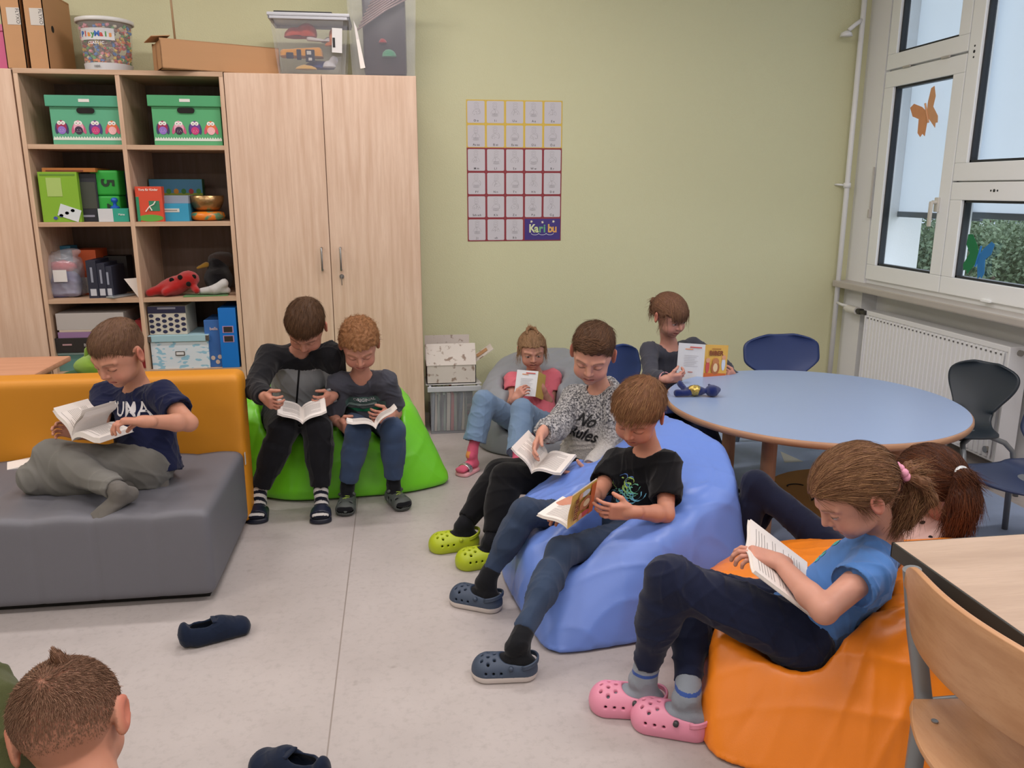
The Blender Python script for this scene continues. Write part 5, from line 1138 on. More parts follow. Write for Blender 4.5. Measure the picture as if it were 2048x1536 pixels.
for k in range(7):
    x, y = rg.uniform(-.035, .035), rg.uniform(-.035, .035); V = np.array([(x + .014 * rg.uniform(.6, 1.2) * math.cos(a), y + .011 * rg.uniform(.6, 1.2) * math.sin(a)) for a in np.linspace(0, 6.28, 9)[:-1]]); front_print(g8, V, [tuple(range(8))], 0, .0, mat('print_teal', '55b0a8', .7), 'print', .01)
open_book('white paged open book held by the girl in the light blue shirt', at(1550, 1146, 1.70), (-.62, .16, .48), (.62, -.30, .62), w=.115, h=.185, al=8, ar=12, curl=.06)
# ---- girl behind her, seen from the back
pel = at(1700, 1128, 2.26); J = dict(head=at(1858, 962, 2.14), look=(-.20, .95, -.20), hup=(-.1, .2, .95), pel=pel, neck=at(1892, 1045, 2.18), sh1=at(1890, 1085, 2.08), sh0=at(1905, 1066, 2.31))
J['el1'] = reach(J['sh1'], 1772, 1128, .19); J['wr1'] = reach(J['el1'], 1690, 1112, .15, False); J['hd1'] = (-.85, .2, -.1); J['hn1'] = (0, .3, -.9)
J['hip1'] = pel + A(0, -.06, 0); J['hip0'] = pel + A(0, .07, 0); J['kn1'] = at(1512, 968, 2.42); J['kn0'] = at(1530, 985, 2.58); J['an1'] = on(1478, 1118, .085); J['an0'] = on(1500, 1085, .085); J['ft1'] = (-1, .1, 0); J['ft0'] = (-1, .2, 0)
m_sp, nt, N, L_, b_ = node_mat('pink_spotted_jersey', .9); tc = N.new('ShaderNodeTexCoord'); vo = N.new('ShaderNodeTexVoronoi'); vo.inputs['Scale'].default_value = 26; L_.new(tc.outputs['Object'], vo.inputs[0]); nz = N.new('ShaderNodeTexNoise'); nz.inputs['Scale'].default_value = 22; L_.new(tc.outputs['Object'], nz.inputs[0])
ad = N.new('ShaderNodeMath'); ad.operation = 'MULTIPLY_ADD'; ad.inputs[1].default_value = .9; L_.new(nz.outputs[0], ad.inputs[0]); L_.new(vo.outputs['Distance'], ad.inputs[2]); L_.new(ramp(N, L_, ad.outputs[0], '1d1a1c', 'e0bcb4', .65, .69), b_.inputs['Base Color'])
g9 = person('girl with brown ponytail and pale pink spotted shirt, back turned, behind the girl in blue', J, dict(hair='44291e', hair2='74462c', style='tied', tie=(0, -.106, .030), top=.014, side=.012, ltop=.055, lside=.055, n=8000, lift=.02, mess=.06, skin='bb8676', hs=1.06, seed=61, fz=-.04, girth=.9,
    locks=[(((0, -.106, .030, 1), (.01, .025, .0), (.02, .045, -.05), (.02, .035, -.11), (.01, .02, -.15)), (.018, .038, .052, .048, .020), 2000, .07)], lcurl=.08,
    shirt=dict(mats=[m_sp], sleeve='long', inf=.014, back=.25, name='shirt', amp=.004), pants=dict(mats=[CL('navy_leggings', '181d33')], cuff=.97, inf=.005, hem=.024, name='leggings', amp=.002), feet=dict(kind='sock', sockm=[CL('white_sock', 'c9c4c0')])))
hc, R, s = g9['head']; m = MB(); m.tube([tuple(hc + R @ (A(.021 * math.cos(a), -.116 + .004 * math.sin(a), .030 + .021 * math.sin(a)) * s) - np.array(g9['root'].location)) for a in np.linspace(0, 6.283, 20)[:-1]], .0075, 10, True); m.build('hair_tie', plastic('cfd2d2'), g9['root'], True)
# ---- boy in the foreground
J = dict(head=at(140, 1452, .97), look=(-.10, .86, -.50), hup=(-.22, .50, .83), pel=A(-.40, .72, .13), neck=at(165, 1580, .93), sh0=at(330, 1668, .92), sh1=at(-20, 1640, .95))
J['el1'] = at(-30, 1430, 1.06); J['wr1'] = at(-110, 1320, 1.14); J['hd1'] = (-.3, .4, .9); J['hn1'] = (.8, .2, 0); J['el0'] = J['sh0'] + A(.07, .08, -.17); J['wr0'] = J['el0'] + A(-.07, .14, -.02); J['hd0'] = (-.5, .9, 0); J['hn0'] = (0, 0, -1)
p = A(-.40, .72, .13); J['hip0'] = p + A(.07, .03, 0); J['hip1'] = p + A(-.07, .03, 0); J['kn0'] = p + A(.22, .26, .02); J['kn1'] = p + A(-.22, .26, .02); J['an0'] = p + A(-.04, .38, -.06); J['an1'] = p + A(.04, .42, -.06); J['ft0'] = (-1, .2, 0); J['ft1'] = (1, .2, 0)
b10 = person('boy with buzz cut and olive top in the left foreground, seen from behind', J, dict(hair='573b29', hair2='94705a', shell=False, sidelight=.7, style='short', top=.0045, side=.0008, fz=-.02, ltop=.009, lside=.004, n=17000, w=.0006, lift=.35, mess=.2, hug=.12, scalp=.38, skin='bb8168', hs=.85, seed=71, hres=.0023, hh=.0022,
    locks=[(((.012, -.045, .092), (.010, -.050, .102), (.008, -.050, .108)), (.012, .006, .002), 120, .008)],
    shirt=dict(mats=[CL('olive_jersey', '4d5130')], sleeve='long', inf=.022, name='sweatshirt', amp=.004), pants=dict(mats=[CL('dark_joggers', '2a2c34')]), feet=dict(kind='sock', sockm=[m_sockk])))

# books whose covers face the room
bk7, R7 = open_book('open yellow book with beaver cover held up by the girl at the round table', at(1408, 726, 3.50), (.07, .10, 1), (.25, .95, -.08), w=.118, h=.165, al=24, ar=6, covers=('dcae52', 'cfd2d8'), curl=.04)
bk4, R4 = open_book('small white backed book held up by the girl in pink', at(1074, 768, 3.94), (.18, .35, .95), (.35, .90, -.30), w=.11, h=.125, al=80, ar=4, covers=('d9b65a', 'd6d8dc'), curl=.03)
def cover_art(parent, side_, w_, h_, ang, kind):
    """prints on the outside of one cover half; side_ +1 is the reader's right half"""
    a = math.radians(ang); ex = Vector((side_ * math.cos(a), 0, math.sin(a))); ey = Vector((0, 1, 0)); nz_ = Vector((side_ * math.sin(a), 0, -math.cos(a)))
    def M(u, v, d=.0034, flipx=1):       # u from spine outwards
        return Matrix.Translation(ex * u + ey * v + nz_ * d) @ Matrix([[(-ex * side_).x, ey.x, nz_.x, 0], [(-ex * side_).y, ey.y, nz_.y, 0], [(-ex * side_).z, ey.z, nz_.z, 0], [0, 0, 0, 1]])
    def quad(u, v, ww, hh, hx, name, d=.0034):
        m = MB(); m.poly([(-ww / 2, -hh / 2), (ww / 2, -hh / 2), (ww / 2, hh / 2), (-ww / 2, hh / 2)], None, M(u, v, d)); return m.build(name, mat('ink_' + hx, hx, .6), parent)
    def blob(u, v, rx, ry, hx, name, d=.0037):
        m = MB(); m.poly([(rx * math.cos(t), ry * math.sin(t)) for t in np.linspace(0, 6.283, 22)[:-1]], None, M(u, v, d)); return m.build(name, mat('ink_' + hx, hx, .6), parent)
    if kind == 'back':
        quad(w_ * .35, h_ * .42, w_ * .45, .005, 'c4504a', 'printed_band'); quad(w_ * .60, h_ * .36, w_ * .3, .004, 'd98a5a', 'printed_band')
        m = MB()
        for k in range(7): m.poly([(-.032, -.0008), (.032 - .008 * (k % 3), -.0008), (.032 - .008 * (k % 3), .0008), (-.032, .0008)], None, M(w_ * .5, h_ * .18 - k * .008))
        m.build('printed_lines', mat('ink_bb9a98', 'a9a6ac', .7), parent); quad(w_ * .5, -h_ * .28, .022, .004, 'b06a60', 'printed_band')
    else:
        flat_text('BIBER', .030, M(w_ * .5, h_ * .28, .0040), mat('ink_7a3a22', '7a3a22', .6), parent, 'title', .03); quad(w_ * .5, h_ * .41, w_ * .4, .004, 'b07a3a', 'printed_band')
        quad(w_ * .5, -h_ * .38, w_ * .98, h_ * .2, 'c8642e', 'printed_band'); blob(w_ * .5, -h_ * .12, .022, .032, 'a9643a', 'beaver_picture'); blob(w_ * .5, h_ * .06, .017, .015, 'bb7a4c', 'beaver_picture', .0040); blob(w_ * .5, -h_ * .12, .012, .02, 'e2c49a', 'beaver_picture', .0041)
        blob(w_ * .85, -h_ * .02, .010, .03, 'c9d0dc', 'child_picture'); blob(w_ * .85, h_ * .17, .011, .011, 'd39a78', 'child_picture', .0041); blob(w_ * .15, -h_ * .10, .010, .03, 'c4504a', 'child_picture'); blob(w_ * .15, h_ * .08, .011, .011, 'd39a78', 'child_picture', .0041)
cover_art(bk7, 1, .118, .165, 6, 'back'); cover_art(bk7, -1, .118, .165, 24, 'front'); cover_art(bk4, 1, .11, .125, 4, 'back'); cover_art(bk, -1, .105, .15, 80, 'front')
# ------------------------------------------------------------------ beanbags: puffy hulls pressed in by whoever sits there
def beanbag(label, pts, hexc, sitters, beta=60, puff=.016, dent=.035, seams=(), amp=.0055, h=.010, sx=None, rough=.33):
    bm = bmesh.new()
    for p in pts: bm.verts.new(p)
    bmesh.ops.convex_hull(bm, input=bm.verts[:]); bmesh.ops.recalc_face_normals(bm, faces=bm.faces[:]); pl = []
    cen = np.mean([tuple(v.co) for v in bm.verts], 0)
    for f in bm.faces:
        n = np.array(f.normal); d = n @ np.array(f.verts[0].co)
        if n @ cen > d: n, d = -n, -d
        if not any(np.dot(n, q[0]) > .995 and abs(d - q[1]) < .02 for q in pl): pl.append((n, d))
    bm.free(); P = np.array(pts)
    def fn(x, y, z):
        ds = [n[0] * x + n[1] * y + n[2] * z - d for n, d in pl]; m = ds[0]
        for q in ds[1:]: m = np.maximum(m, q)
        return m + np.log(sum(np.exp(beta * (q - m)) for q in ds)) / beta - puff
    S = Shape(); S.add(fn, P.min(0) - .03, P.max(0) + .03, .001); lo, hi = S.bounds(); F = S.field(lo, hi, h)
    for w in sitters:
        for sh_ in w['shapes']:
            G_ = np.minimum.accumulate(sh_.field(lo, hi, h), axis=2); F = -smin(-F, G_ - .004, dent)
    cutz = (lo[2] + h * np.arange(F.shape[2]))[None, None, :]; F = -smin(-F, cutz - .002, .006)
    V, Q = grow(S, h, (), lo, hi, F, 3); nn = vnormals(V, Q); f = folds(V, amp, .55, 5)
    for w, c, r_ in [(None, np.array(s_[0]), s_[1]) for s_ in (sx or [])]:       # creases gather round the dents
        d = np.linalg.norm(V - c, axis=1); f += .008 * np.exp(-(d / r_) ** 2) * np.sin(np.arctan2(V[:, 1] - c[1], V[:, 0] - c[0]) * 11 + 2 * np.sin(V[:, 2] * 30))
    f = f * (V[:, 2] > .02)
    for a, b in seams:                                    # piped seams along the panels
        a = np.array(a); b = np.array(b); ba = b - a; t = np.clip(((V - a) @ ba) / (ba @ ba), 0, 1); d = np.linalg.norm(V - (a + t[:, None] * ba), axis=1); f -= .003 * np.exp(-(d / .012) ** 2)
    V = (V + nn * f[:, None]).astype(np.float32); V[:, 2] = np.maximum(V[:, 2], .001)
    o = mesh_np('beanbag', V - np.array((cen[0], cen[1], 0)), Q, [mat('leatherette_' + hexc, hexc, rough, noise_amt=.04, noise_scale=3, bump=.12, bump_scale=900, spec=.5)]); o.location = (cen[0], cen[1], 0)
    return tag(o, label, 'beanbag')
beanbag('lime green beanbag in front of the two door cupboard', [(-.74, 3.56, 0), (-.50, 3.40, 0), (.0, 3.43, 0), (.23, 3.55, -.01), (.06, 4.10, 0), (-.72, 4.15, 0), (-.74, 3.60, .36), (-.68, 3.74, .47), (-.55, 4.0, .48), (.04, 3.70, .36), (0, 3.98, .38), (-.40, 3.47, .33), (-.1, 3.50, .31)], '70ca24', [b2, b3], seams=[((.20, 3.56, 0), (.03, 3.70, .33)), ((-.50, 3.40, 0), (-.40, 3.50, .31))])
beanbag('light grey beanbag against the green wall, under the girl in pink', [(.40 + .0, 4.0, 0), (.52, 3.86, 0), (.75, 3.84, 0), (.98, 4.0, 0), (1.06, 4.3, 0), (.9, 4.6, 0), (.55, 4.6, 0), (.38, 4.3, 0), (.37, 4.05, .22), (.52, 3.98, .32), (.88, 4.02, .34), (1.06, 4.25, .42), (.97, 4.5, .50), (.60, 4.5, .46), (.43, 4.25, .40)], '8b8e94', [g4], beta=26, puff=.03, rough=.6)
beanbag('large light blue beanbag shared by the boys in fleece and black shirt', [(.405, 2.075, -.02), (.33, 2.63, .0), (.82, 2.14, 0), (1.15, 2.36, 0), (1.27, 2.85, 0), (.80, 3.20, 0), (.55, 3.12, 0), (.37, 2.38, .24), (.46, 2.28, .26), (.78, 2.2, .29), (1.10, 2.42, .36), (1.14, 2.62, .44), (1.0, 2.86, .50), (.90, 2.98, .46), (.52, 2.95, .26), (.38, 2.66, .22)], '6c8bd8', [b5, b6], beta=75, seams=[((.415, 2.095, 0), (.46, 2.28, .26)), ((.82, 2.14, 0), (.78, 2.2, .29))], sx=[((.80, 2.45, .30), .16), ((.70, 2.9, .28), .14)], h=.009)
beanbag('orange beanbag in the right foreground under the girl in light blue', [(.715, 1.565, -.02), (.735, 1.95, 0), (.93, 2.36, 0), (1.6, 2.50, 0), (1.85, 2.1, 0), (1.80, 1.52, 0), (1.25, 1.30, 0), (.74, 1.76, .24), (.88, 1.66, .26), (1.04, 1.57, .31), (1.18, 1.60, .34), (1.40, 1.70, .43), (1.62, 1.78, .42), (1.70, 2.2, .22), (1.20, 2.26, .24), (1.0, 2.18, .25), (.82, 2.0, .25)], 'ee841c', [g8, g9], beta=75, seams=[((.735, 1.59, 0), (.86, 1.60, .22))], sx=[((1.25, 1.62, .35), .14)], h=.009)
# ------------------------------------------------------------------ small things
FR = 4.372
def bx(name, label, cat, x0, y0, x1, y1, Y, depth, hexc, z=None, parts=(), group=None, bev=.0015, rot=0, mt=None, part='box_body'):
    """upright box: pixel corners give the front face at distance Y, z snaps its foot to a board"""
    a, b_ = at(x0, y1, Y), at(x1, y0, Y); zb = z if z is not None else a[2]; w = b_[0] - a[0]; h = b_[2] - zb
    r = empty(name, label, cat, ((a[0] + b_[0]) / 2, Y + depth / 2, zb), group, (0, 0, rot))
    m = MB(); m.box((0, 0, h / 2), (w, depth, h), bev); m.build(part, mt or card(hexc), r); return r, w, h, depth
def face(r, d, x, z, w, h, hexc, name='label', off=.0012, mt=None):
    m = MB(); m.box((x, -d / 2 - off / 2 - .0002, z), (w, off, h)); return m.build(name, mt or mat('ink_' + hexc, hexc, .6), r)
FT = lambda d, x, z, o=.002: Matrix.Translation((x, -d / 2 - o, z)) @ Matrix.Rotation(math.radians(90), 4, 'X')
def word(r, d, x, z, s, size, hexc, bold=.02, sx=1.0, o=.002, name='lettering', rotz=0, align='CENTER'):
    return flat_text(s, size, FT(d, x, z, o) @ Matrix.Rotation(rotz, 4, 'Z'), mat('ink_' + hexc, hexc, .6), r, name, bold, align, sx)
def disc(r, d, x, z, rx, rz, hexc, o, name, n=16, ang=0):
    m = MB(); m.poly([(rx * math.cos(t) * math.cos(ang) - rz * math.sin(t) * math.sin(ang), rx * math.cos(t) * math.sin(ang) + rz * math.sin(t) * math.cos(ang)) for t in np.linspace(0, 6.2832, n + 1)[:-1]], None, FT(d, x, z, o)); return m.build(name, mat('ink_' + hexc, hexc, .65), r)
# green owl boxes
def owl_box(x0, x1, label, hx, hx2):
    r, w, h, d = bx('storage_box', label, 'box', x0, 193, x1, 292, 4.40, .33, hx, SZ[3], group='green owl boxes on the top shelf')
    m = MB(); m.box((0, -.003, h - .024), (w + .028, d + .018, .052), .003); m.build('lid', card(hx2), r)
    D = d + .0; Dl = d + .024
    face(r, Dl, 0, h - .022, .05, .014, 'dcdad6'); m = MB(); hh = .013
    m.poly([(.028 * math.copysign(1, math.cos(t)) + hh * math.cos(t), hh * math.sin(t)) for t in np.linspace(0, 6.2832, 28)[:-1]], .003, FT(D, 0, h - .068, .003)); m.build('grip_hole', mat('dark_hole', '1a1715', .9), r)
    oc = [('9c2450', '8d6cc0', '3a3560'), ('e0a4b8', '3a2440', 'c25a80'), ('6a3c90', 'c23a78', '3f3a70'), ('dd7040', 'e8b0b4', 'c8506a')]
    for k, (c1, c2, c3) in enumerate(oc):
        x = (-.36 + .235 * k) * w; z = h * .36
        for q in (-1, 1): disc(r, D, x + q * .022, z - .006, .009, .026, c3, .0013, 'owl_wing', ang=q * (.35 if k % 2 else .1))
        disc(r, D, x, z, .023, .033, c1, .0017, 'owl_body'); disc(r, D, x, z - .014, .019, .019, c2, .0021, 'owl_belly')
        for q in (-1, 1): disc(r, D, x + q * .009, z + .020, .0095, .0095, 'e8e4e0', .0023, 'owl_eye', 12); disc(r, D, x + q * .008, z + .019, .0025, .0025, '222020', .0027, 'owl_pupil', 8)
        m = MB()
        for a_, b2 in ((-.006, -.012), (.006, -.012), (0, -.020), (-.009, -.020), (.009, -.018)): m.poly([(a_ + .0016 * math.cos(t), b2 + .0016 * math.sin(t)) for t in (0, 1.57, 3.14, 4.71)], None, FT(D, x, z, .0026))
        m.build('owl_dots', mat('ink_e8e4e0', 'e8e4e0'), r)
    m = MB(); N_ = 26; P = [(-w / 2 + .002, .022)]
    for k in range(N_): P += [(-w / 2 + .002 + (w - .004) * (k + .5) / N_, .040), (-w / 2 + .002 + (w - .004) * (k + 1) / N_, .031)]
    P += [(w / 2 - .002, .022)]; m.poly(P, None, FT(D, 0, 0, .0012)); m.build('scalloped_border', mat('ink_d5dcd2', 'd5dcd2'), r)
owl_box(108, 240, 'left green storage box with row of owls, open shelves top row', '5aa884', '4f9f80'); owl_box(310, 438, 'right green storage box with row of owls, beside the tall cupboard', '55a872', '4c9f6c')
# second row, left compartment
Z = SZ[2]
r, w, h, d = bx('game_box', 'tall light green game box with white sticker', 'game', 87, 344, 152, 444, 4.39, .06, '7fae2a', Z); face(r, d, -.02, h * .70, .07, .09, 'a2bd68', 'text_panel'); face(r, d, 0, h * .97 - .006, w * .9, .008, '5e8a2c', 'band'); m = MB(); m.box((.02, -.032, .055), (.10, .002, .06), M=Matrix.Rotation(.35, 4, 'Y') @ Matrix.Translation((0, 0, 0))); m.build('picture_board', mat('ink_ccd4d8', 'ccd4d8'), r)
for k in range(4): disc(r, d, -.03 + .028 * k, .020 + .012 * k, .010, .008, '3a4a9c', .003, 'picture_dot', 8)
r, w, h, d = bx('game_box', 'dark navy picture game box beside the green game box', 'game', 153, 347, 190, 444, 4.42, .16, '23242e', Z); face(r, d, 0, h * .55, w * .9, h * .55, '3c4038', 'cover_picture'); face(r, d, 0, h * .12, w * .6, .010, '8c8c9c', 'title_band', .002)
r, w, h, d = bx('flat_game', 'thin orange flat game lying on the green game box', 'game', 84, 336, 190, 344, 4.40, .22, 'a9682c', None)
face(r, d, -.02, .006, w * .7, .006, '6a2a1c', 'printed_band')
def die(x0, y0, x1, y1, label, digit, z, rotd):
    a, b_ = at(x0, y1, 4.43), at(x1, y0, 4.43); w = b_[0] - a[0]; r = empty('foam_die', label, 'die', ((a[0] + b_[0]) / 2, 4.43 + w / 2, z), 'big green foam dice', (0, 0, 0))
    m = MB(); m.box((0, 0, w / 2), (w, w, w * .93), w * .10, seg=4); m.build('die_body', mat('die_green', '1f9a32', .5), r, True, auto=50); word(r, w, .012, w / 2, digit, .085, '10301a', .03, rotz=rotd, name='number'); word(r, w, -w * .38, w / 2, '5' if digit == '4' else '1', .04, '10301a', .02, .5, name='number', rotz=-1.57); return w
w_ = die(187, 384, 238, 424, 'lower green foam die with black number four', '4', Z, 1.57 + 3.14); die(183, 345, 235, 384, 'upper green foam die with black number five', '5', Z + w_ * .93, -1.57)
r, w, h, d = bx('small_game_box', 'small white and teal game box at the front of the shelf', 'game', 198, 417, 256, 446, 4.385, .10, '2a9d86', Z); face(r, d, -w * .25, h / 2, w * .48, h * .98, 'c9ccd0', 'white_panel'); word(r, d, w * .27, h * .55, 'Meine', .014, 'dfe8e4', .01, .9)
p = at(228, 417, 4.41); r = empty('stamp_knob', 'blue turned stamp handle on the small teal game box', 'stamp', (p[0], 4.43, p[2] + .0)); m = MB(); m.lathe([(.0001, 0), (.022, 0), (.022, .008), (.009, .014), (.008, .028), (.016, .036), (.017, .044), (.010, .052), (.0001, .054)], 24); m.build('handle', plastic('1d58b8', .35), r, True, auto=50)
r, w, h, d = bx('game_box', 'dark navy box standing behind the green foam dice', 'game', 232, 345, 258, 432, 4.53, .10, '1d2040', Z)
# second row, right compartment
r, w, h, d = bx('card_box', 'red and green box reading Yoga für Kinder', 'card box', 276, 373, 322, 444, 4.385, .05, 'd0492e', Z); word(r, d, .0, h - .016, 'Yoga für Kinder', .0155, 'efe4da', .02, .93); disc(r, d, 0, .018, w * .48, .017, '5aa03c', .0012, 'green_hill'); face(r, d, w * .18, h * .45, .05, .05, '2f7a5a', 'picture'); face(r, d, -w / 2 + .008, h * .36, .014, h * .7, '2a8a62', 'green_strip')
m = MB(); m.tube([(-.02, -d / 2 - .003, .05), (.0, -d / 2 - .003, .075), (.02, -d / 2 - .003, .085), (.03, -d / 2 - .003, .10)], .003, 6); m.tube([(.0, -d / 2 - .003, .075), (.01, -d / 2 - .003, .055)], .003, 6); m.build('yoga_figure', mat('ink_efe4da', 'efe4da'), r)
r, w, h, d = bx('storage_box', 'sky blue box with white name label, next to the yoga box', 'box', 322, 407, 376, 443, 4.41, .20, '2f93b8', Z); face(r, d, -w * .12, h * .62, w * .6, .018, 'c9cac4'); face(r, d, -w * .12, h * .62, w * .45, .006, '8a8a84', 'label_text', .002)
r, w, h, d = bx('flat_box', 'white patterned flat box on the sky blue box', 'box', 323, 391, 376, 407, 4.42, .19, '8a94a4', None); r['label'] = 'grey patterned flat box lying on top of the sky blue box'
r, w, h, d = bx('puzzle_box', 'puzzle box with blue sky and meadow picture at the back', 'puzzle', 305, 358, 404, 443, 4.64, .05, '2c5a3c', Z); face(r, d, 0, h * .82, w * .98, h * .34, '4a86a8', 'sky_picture'); face(r, d, 0, h * .58, w * .98, h * .16, '8a9a34', 'meadow_picture', .0016)
for k in range(7): disc(r, d, -w * .42 + w * .14 * k, h * .70, .013, .014, ('b03030', '3f7a3a', '4c8a3a', 'c98a2c', '3f7a3a', 'a83a3a', '4c8a3a')[k], .0022, 'picture_figure', 10)
p = at(417, 440, 4.50); r = empty('ring_cushion', 'orange and teal ring cushion beneath the brass singing bowl', 'cushion', (p[0], 4.50, Z)); m = MB(); m.lathe([(.03, .004), (.055, .0), (.080, .008), (.088, .024), (.080, .042), (.055, .048), (.03, .044), (.022, .024), (.03, .004)], 40); m.build('cushion_ring', mat('silk_orange', 'd9791c', .35, color2='5c8c6c', noise_scale=22, contrast=(.55, .6)), r, True)
r = empty('singing_bowl', 'brass singing bowl resting on the orange ring cushion', 'bowl', (p[0], 4.50, Z + .044)); m = MB(); m.lathe([(.0001, .002), (.045, .004), (.068, .020), (.082, .050), (.086, .082), (.082, .084), (.078, .052), (.064, .026), (.042, .010), (.0001, .008)], 48); m.build('bowl', mat('hammered_brass', 'a98a60', .32, metal=.9, bump=.5, bump_scale=60), r, True)
# third row
Z = SZ[1]
m_bag = mat('clear_film', 'dcdce4', .18, alpha=.28, spec=.8)
p = at(130, 592, 4.45); r = empty('plastic_bag', 'clear plastic bag of red and purple cloth with white sticker', 'bag', (p[0], 4.48, Z))
S = Shape(); S.ell((0, 0, .075), (.075, .05, .075), None, .02); S.rbox((0, 0, .05), (.07, .045, .05), None, .02, .02); V, Q = grow(S, .008); V = V + vnormals(V, Q) * folds(V, .006, 1.2, 3)[:, None]; mesh_np('purple_cloth', V, Q, [CL('purple_cloth', '5a5a86')], parent=r)
S = Shape(); S.ell((0, 0, .155), (.065, .045, .035), None, .02); V, Q = grow(S, .007); V = V + vnormals(V, Q) * folds(V, .008, 1.5, 5)[:, None]; mesh_np('red_cloth', V, Q, [CL('red_cloth', 'c2404c')], parent=r)
S = Shape(); S.rbox((0, 0, .10), (.088, .060, .10), None, .03, .02); S.ell((.0, 0, .215), (.10, .03, .03), rotm((0, 1, 0), -14), .03); V, Q = grow(S, .009); V = V + vnormals(V, Q) * folds(V, .008, 1.4, 9)[:, None]; V[:, 2] = np.maximum(V[:, 2], .002); mesh_np('clear_bag', V, Q, [m_bag], parent=r)
m = MB(); m.box((.005, -.072, .115), (.065, .0015, .06)); m.build('sticker', mat('ink_d4d2d0', 'd4d2d0'), r)
bx('small_box', 'pale blue box behind the plastic bag', 'box', 117, 492, 140, 592, 4.60, .10, '3f87a8', Z); bx('small_box', 'bright blue low box behind the plastic bag', 'box', 136, 503, 156, 592, 4.62, .10, '2f6fb0', Z)
r, w, h, d = bx('cardboard_box', 'orange open cardboard box with white lower half', 'box', 155, 500, 190, 592, 4.55, .18, 'c85a28', Z, mt=mat('carton_orange', 'c4562a', .6)); face(r, d, 0, h * .22, w * .7, h * .35, 'c9c4c0', 'white_panel')
bx('board_game', 'dark grey game boards standing behind the navy boxes', 'game', 196, 512, 252, 592, 4.66, .10, '26221f', Z)
for k, (a, b_, t) in enumerate(((178, 190, 521), (197, 208, 527), (210, 222, 533))):
    r, w, h, d = bx('narrow_box', ('navy boxed game nearest the orange carton', 'navy boxed game in the middle of three', 'navy boxed game furthest from the orange carton')[k], 'game', a, t, b_, 588, 4.40 + .005 * k, .20, '1f2336', Z, group='narrow navy boxes on the third shelf'); face(r, d, 0, .030, w * .6, .035, 'b9bcc4', 'barcode'); face(r, d, 0, h * .62, w * .22, h * .4, '8b90a0', 'title_band'); 
r = empty('paper_scrap', 'folded white sheet leaning against the shelf divider', 'paper', tuple(at(268, 590, 4.42) * A(1, 1, 0) + A(0, 0, Z))); m = MB(); m.poly([(-.04, .095), (.035, .10), (.035, .0), (.02, .0)], .002, Matrix.Rotation(math.radians(90), 4, 'X')); m.build('sheet', paper(), r)
r = empty('packet', 'silver grey packet lying over the front edge of the third shelf', 'packet', tuple(at(230, 592, 4.40) * A(1, 1, 0) + A(0, 0, Z)), rot=(0, 0, -.5)); m = MB(); m.box((0, .04, .006), (.05, .15, .010), .004); m.build('wrapper', mat('grey_foil', '9aa0a4', .25, metal=.4), r)
def plush(name, label, loc, cols, build, cat='soft toy'):
    r = empty(name, label, cat, tuple(loc))
    for nm, hx, fn in build:
        S = Shape(); fn(S); V, Q = grow(S, .006); V = V + vnormals(V, Q) * folds(V, .002, 2, 1)[:, None]; V[:, 2] = np.maximum(V[:, 2], .001); mesh_np(nm, V, Q, [CL('plush_' + hx, hx, bump=.8, sheen=.4)], parent=r)
    return r
p = at(352, 590, 4.47)
def lb(S): S.ell((0, 0, .05), (.10, .06, .05), rotm((0, 1, 0), -18), .02); S.ell((.075, -.01, .085), (.055, .05, .045), None, .02); S.cap((-.06, -.03, .04), (-.115, -.05, .022), .026, .020, .015); S.cap((.02, -.04, .05), (-.03, -.07, .025), .022, .02, .015); S.cap((.09, -.02, .06), (.12, -.05, .03), .02, .018, .01)
r = plush('ladybird_toy', 'red ladybird soft toy with black spots', (p[0], 4.46, Z), 0, [('plush_body', 'b31f1c', lb)])
m = MB()
for c in ((.045, -.054, .10), (.085, -.058, .065), (.11, -.04, .10), (0, -.045, .085)): m.sph(c, (.013, .006, .013), 12)
m.build('black_spots', CL('plush_black', '15130f'), r)
p = at(432, 590, 4.55)
def pg(S): S.ell((0, 0, .07), (.075, .08, .07), None, .02); S.ell((.0, .02, .15), (.055, .05, .045), None, .03)
r = plush('penguin_toy', 'dark soft toy bird with yellow beak behind the ladybird', (p[0] + .01, 4.60, Z), 0, [('plush_body', '1b1a20', pg), ('beak', 'c99a3c', lambda S: S.cap((-.05, -.03, .15), (-.09, -.06, .135), .016, .008)), ('hood', '4a3a34', lambda S: S.ell((.02, .03, .17), (.075, .05, .045), None, .01))])
p = at(432, 588, 4.43)
def wh(S): S.cap((-.07, 0, .02), (.0, -.01, .03), .018, .022, .015); S.cap((.0, -.01, .03), (.045, 0, .06), .022, .024, .015); S.cap((-.02, 0, .02), (.06, .01, .02), .016, .016, .015)
plush('white_toy', 'small white soft toy lying in front of the dark bird', (p[0], 4.43, Z + .004), 0, [('plush_body', 'd4d2d0', wh)])
p = at(400, 594, 4.42); r = empty('green_sheet', 'thin green felt sheet under the soft toys', 'felt', (p[0] + .03, 4.44, Z)); m = MB(); m.box((0, 0, .0025), (.22, .11, .003), M=Matrix.Rotation(.12, 4, 'Z')); m.build('felt', CL('felt_green', '5b8a52'), r)
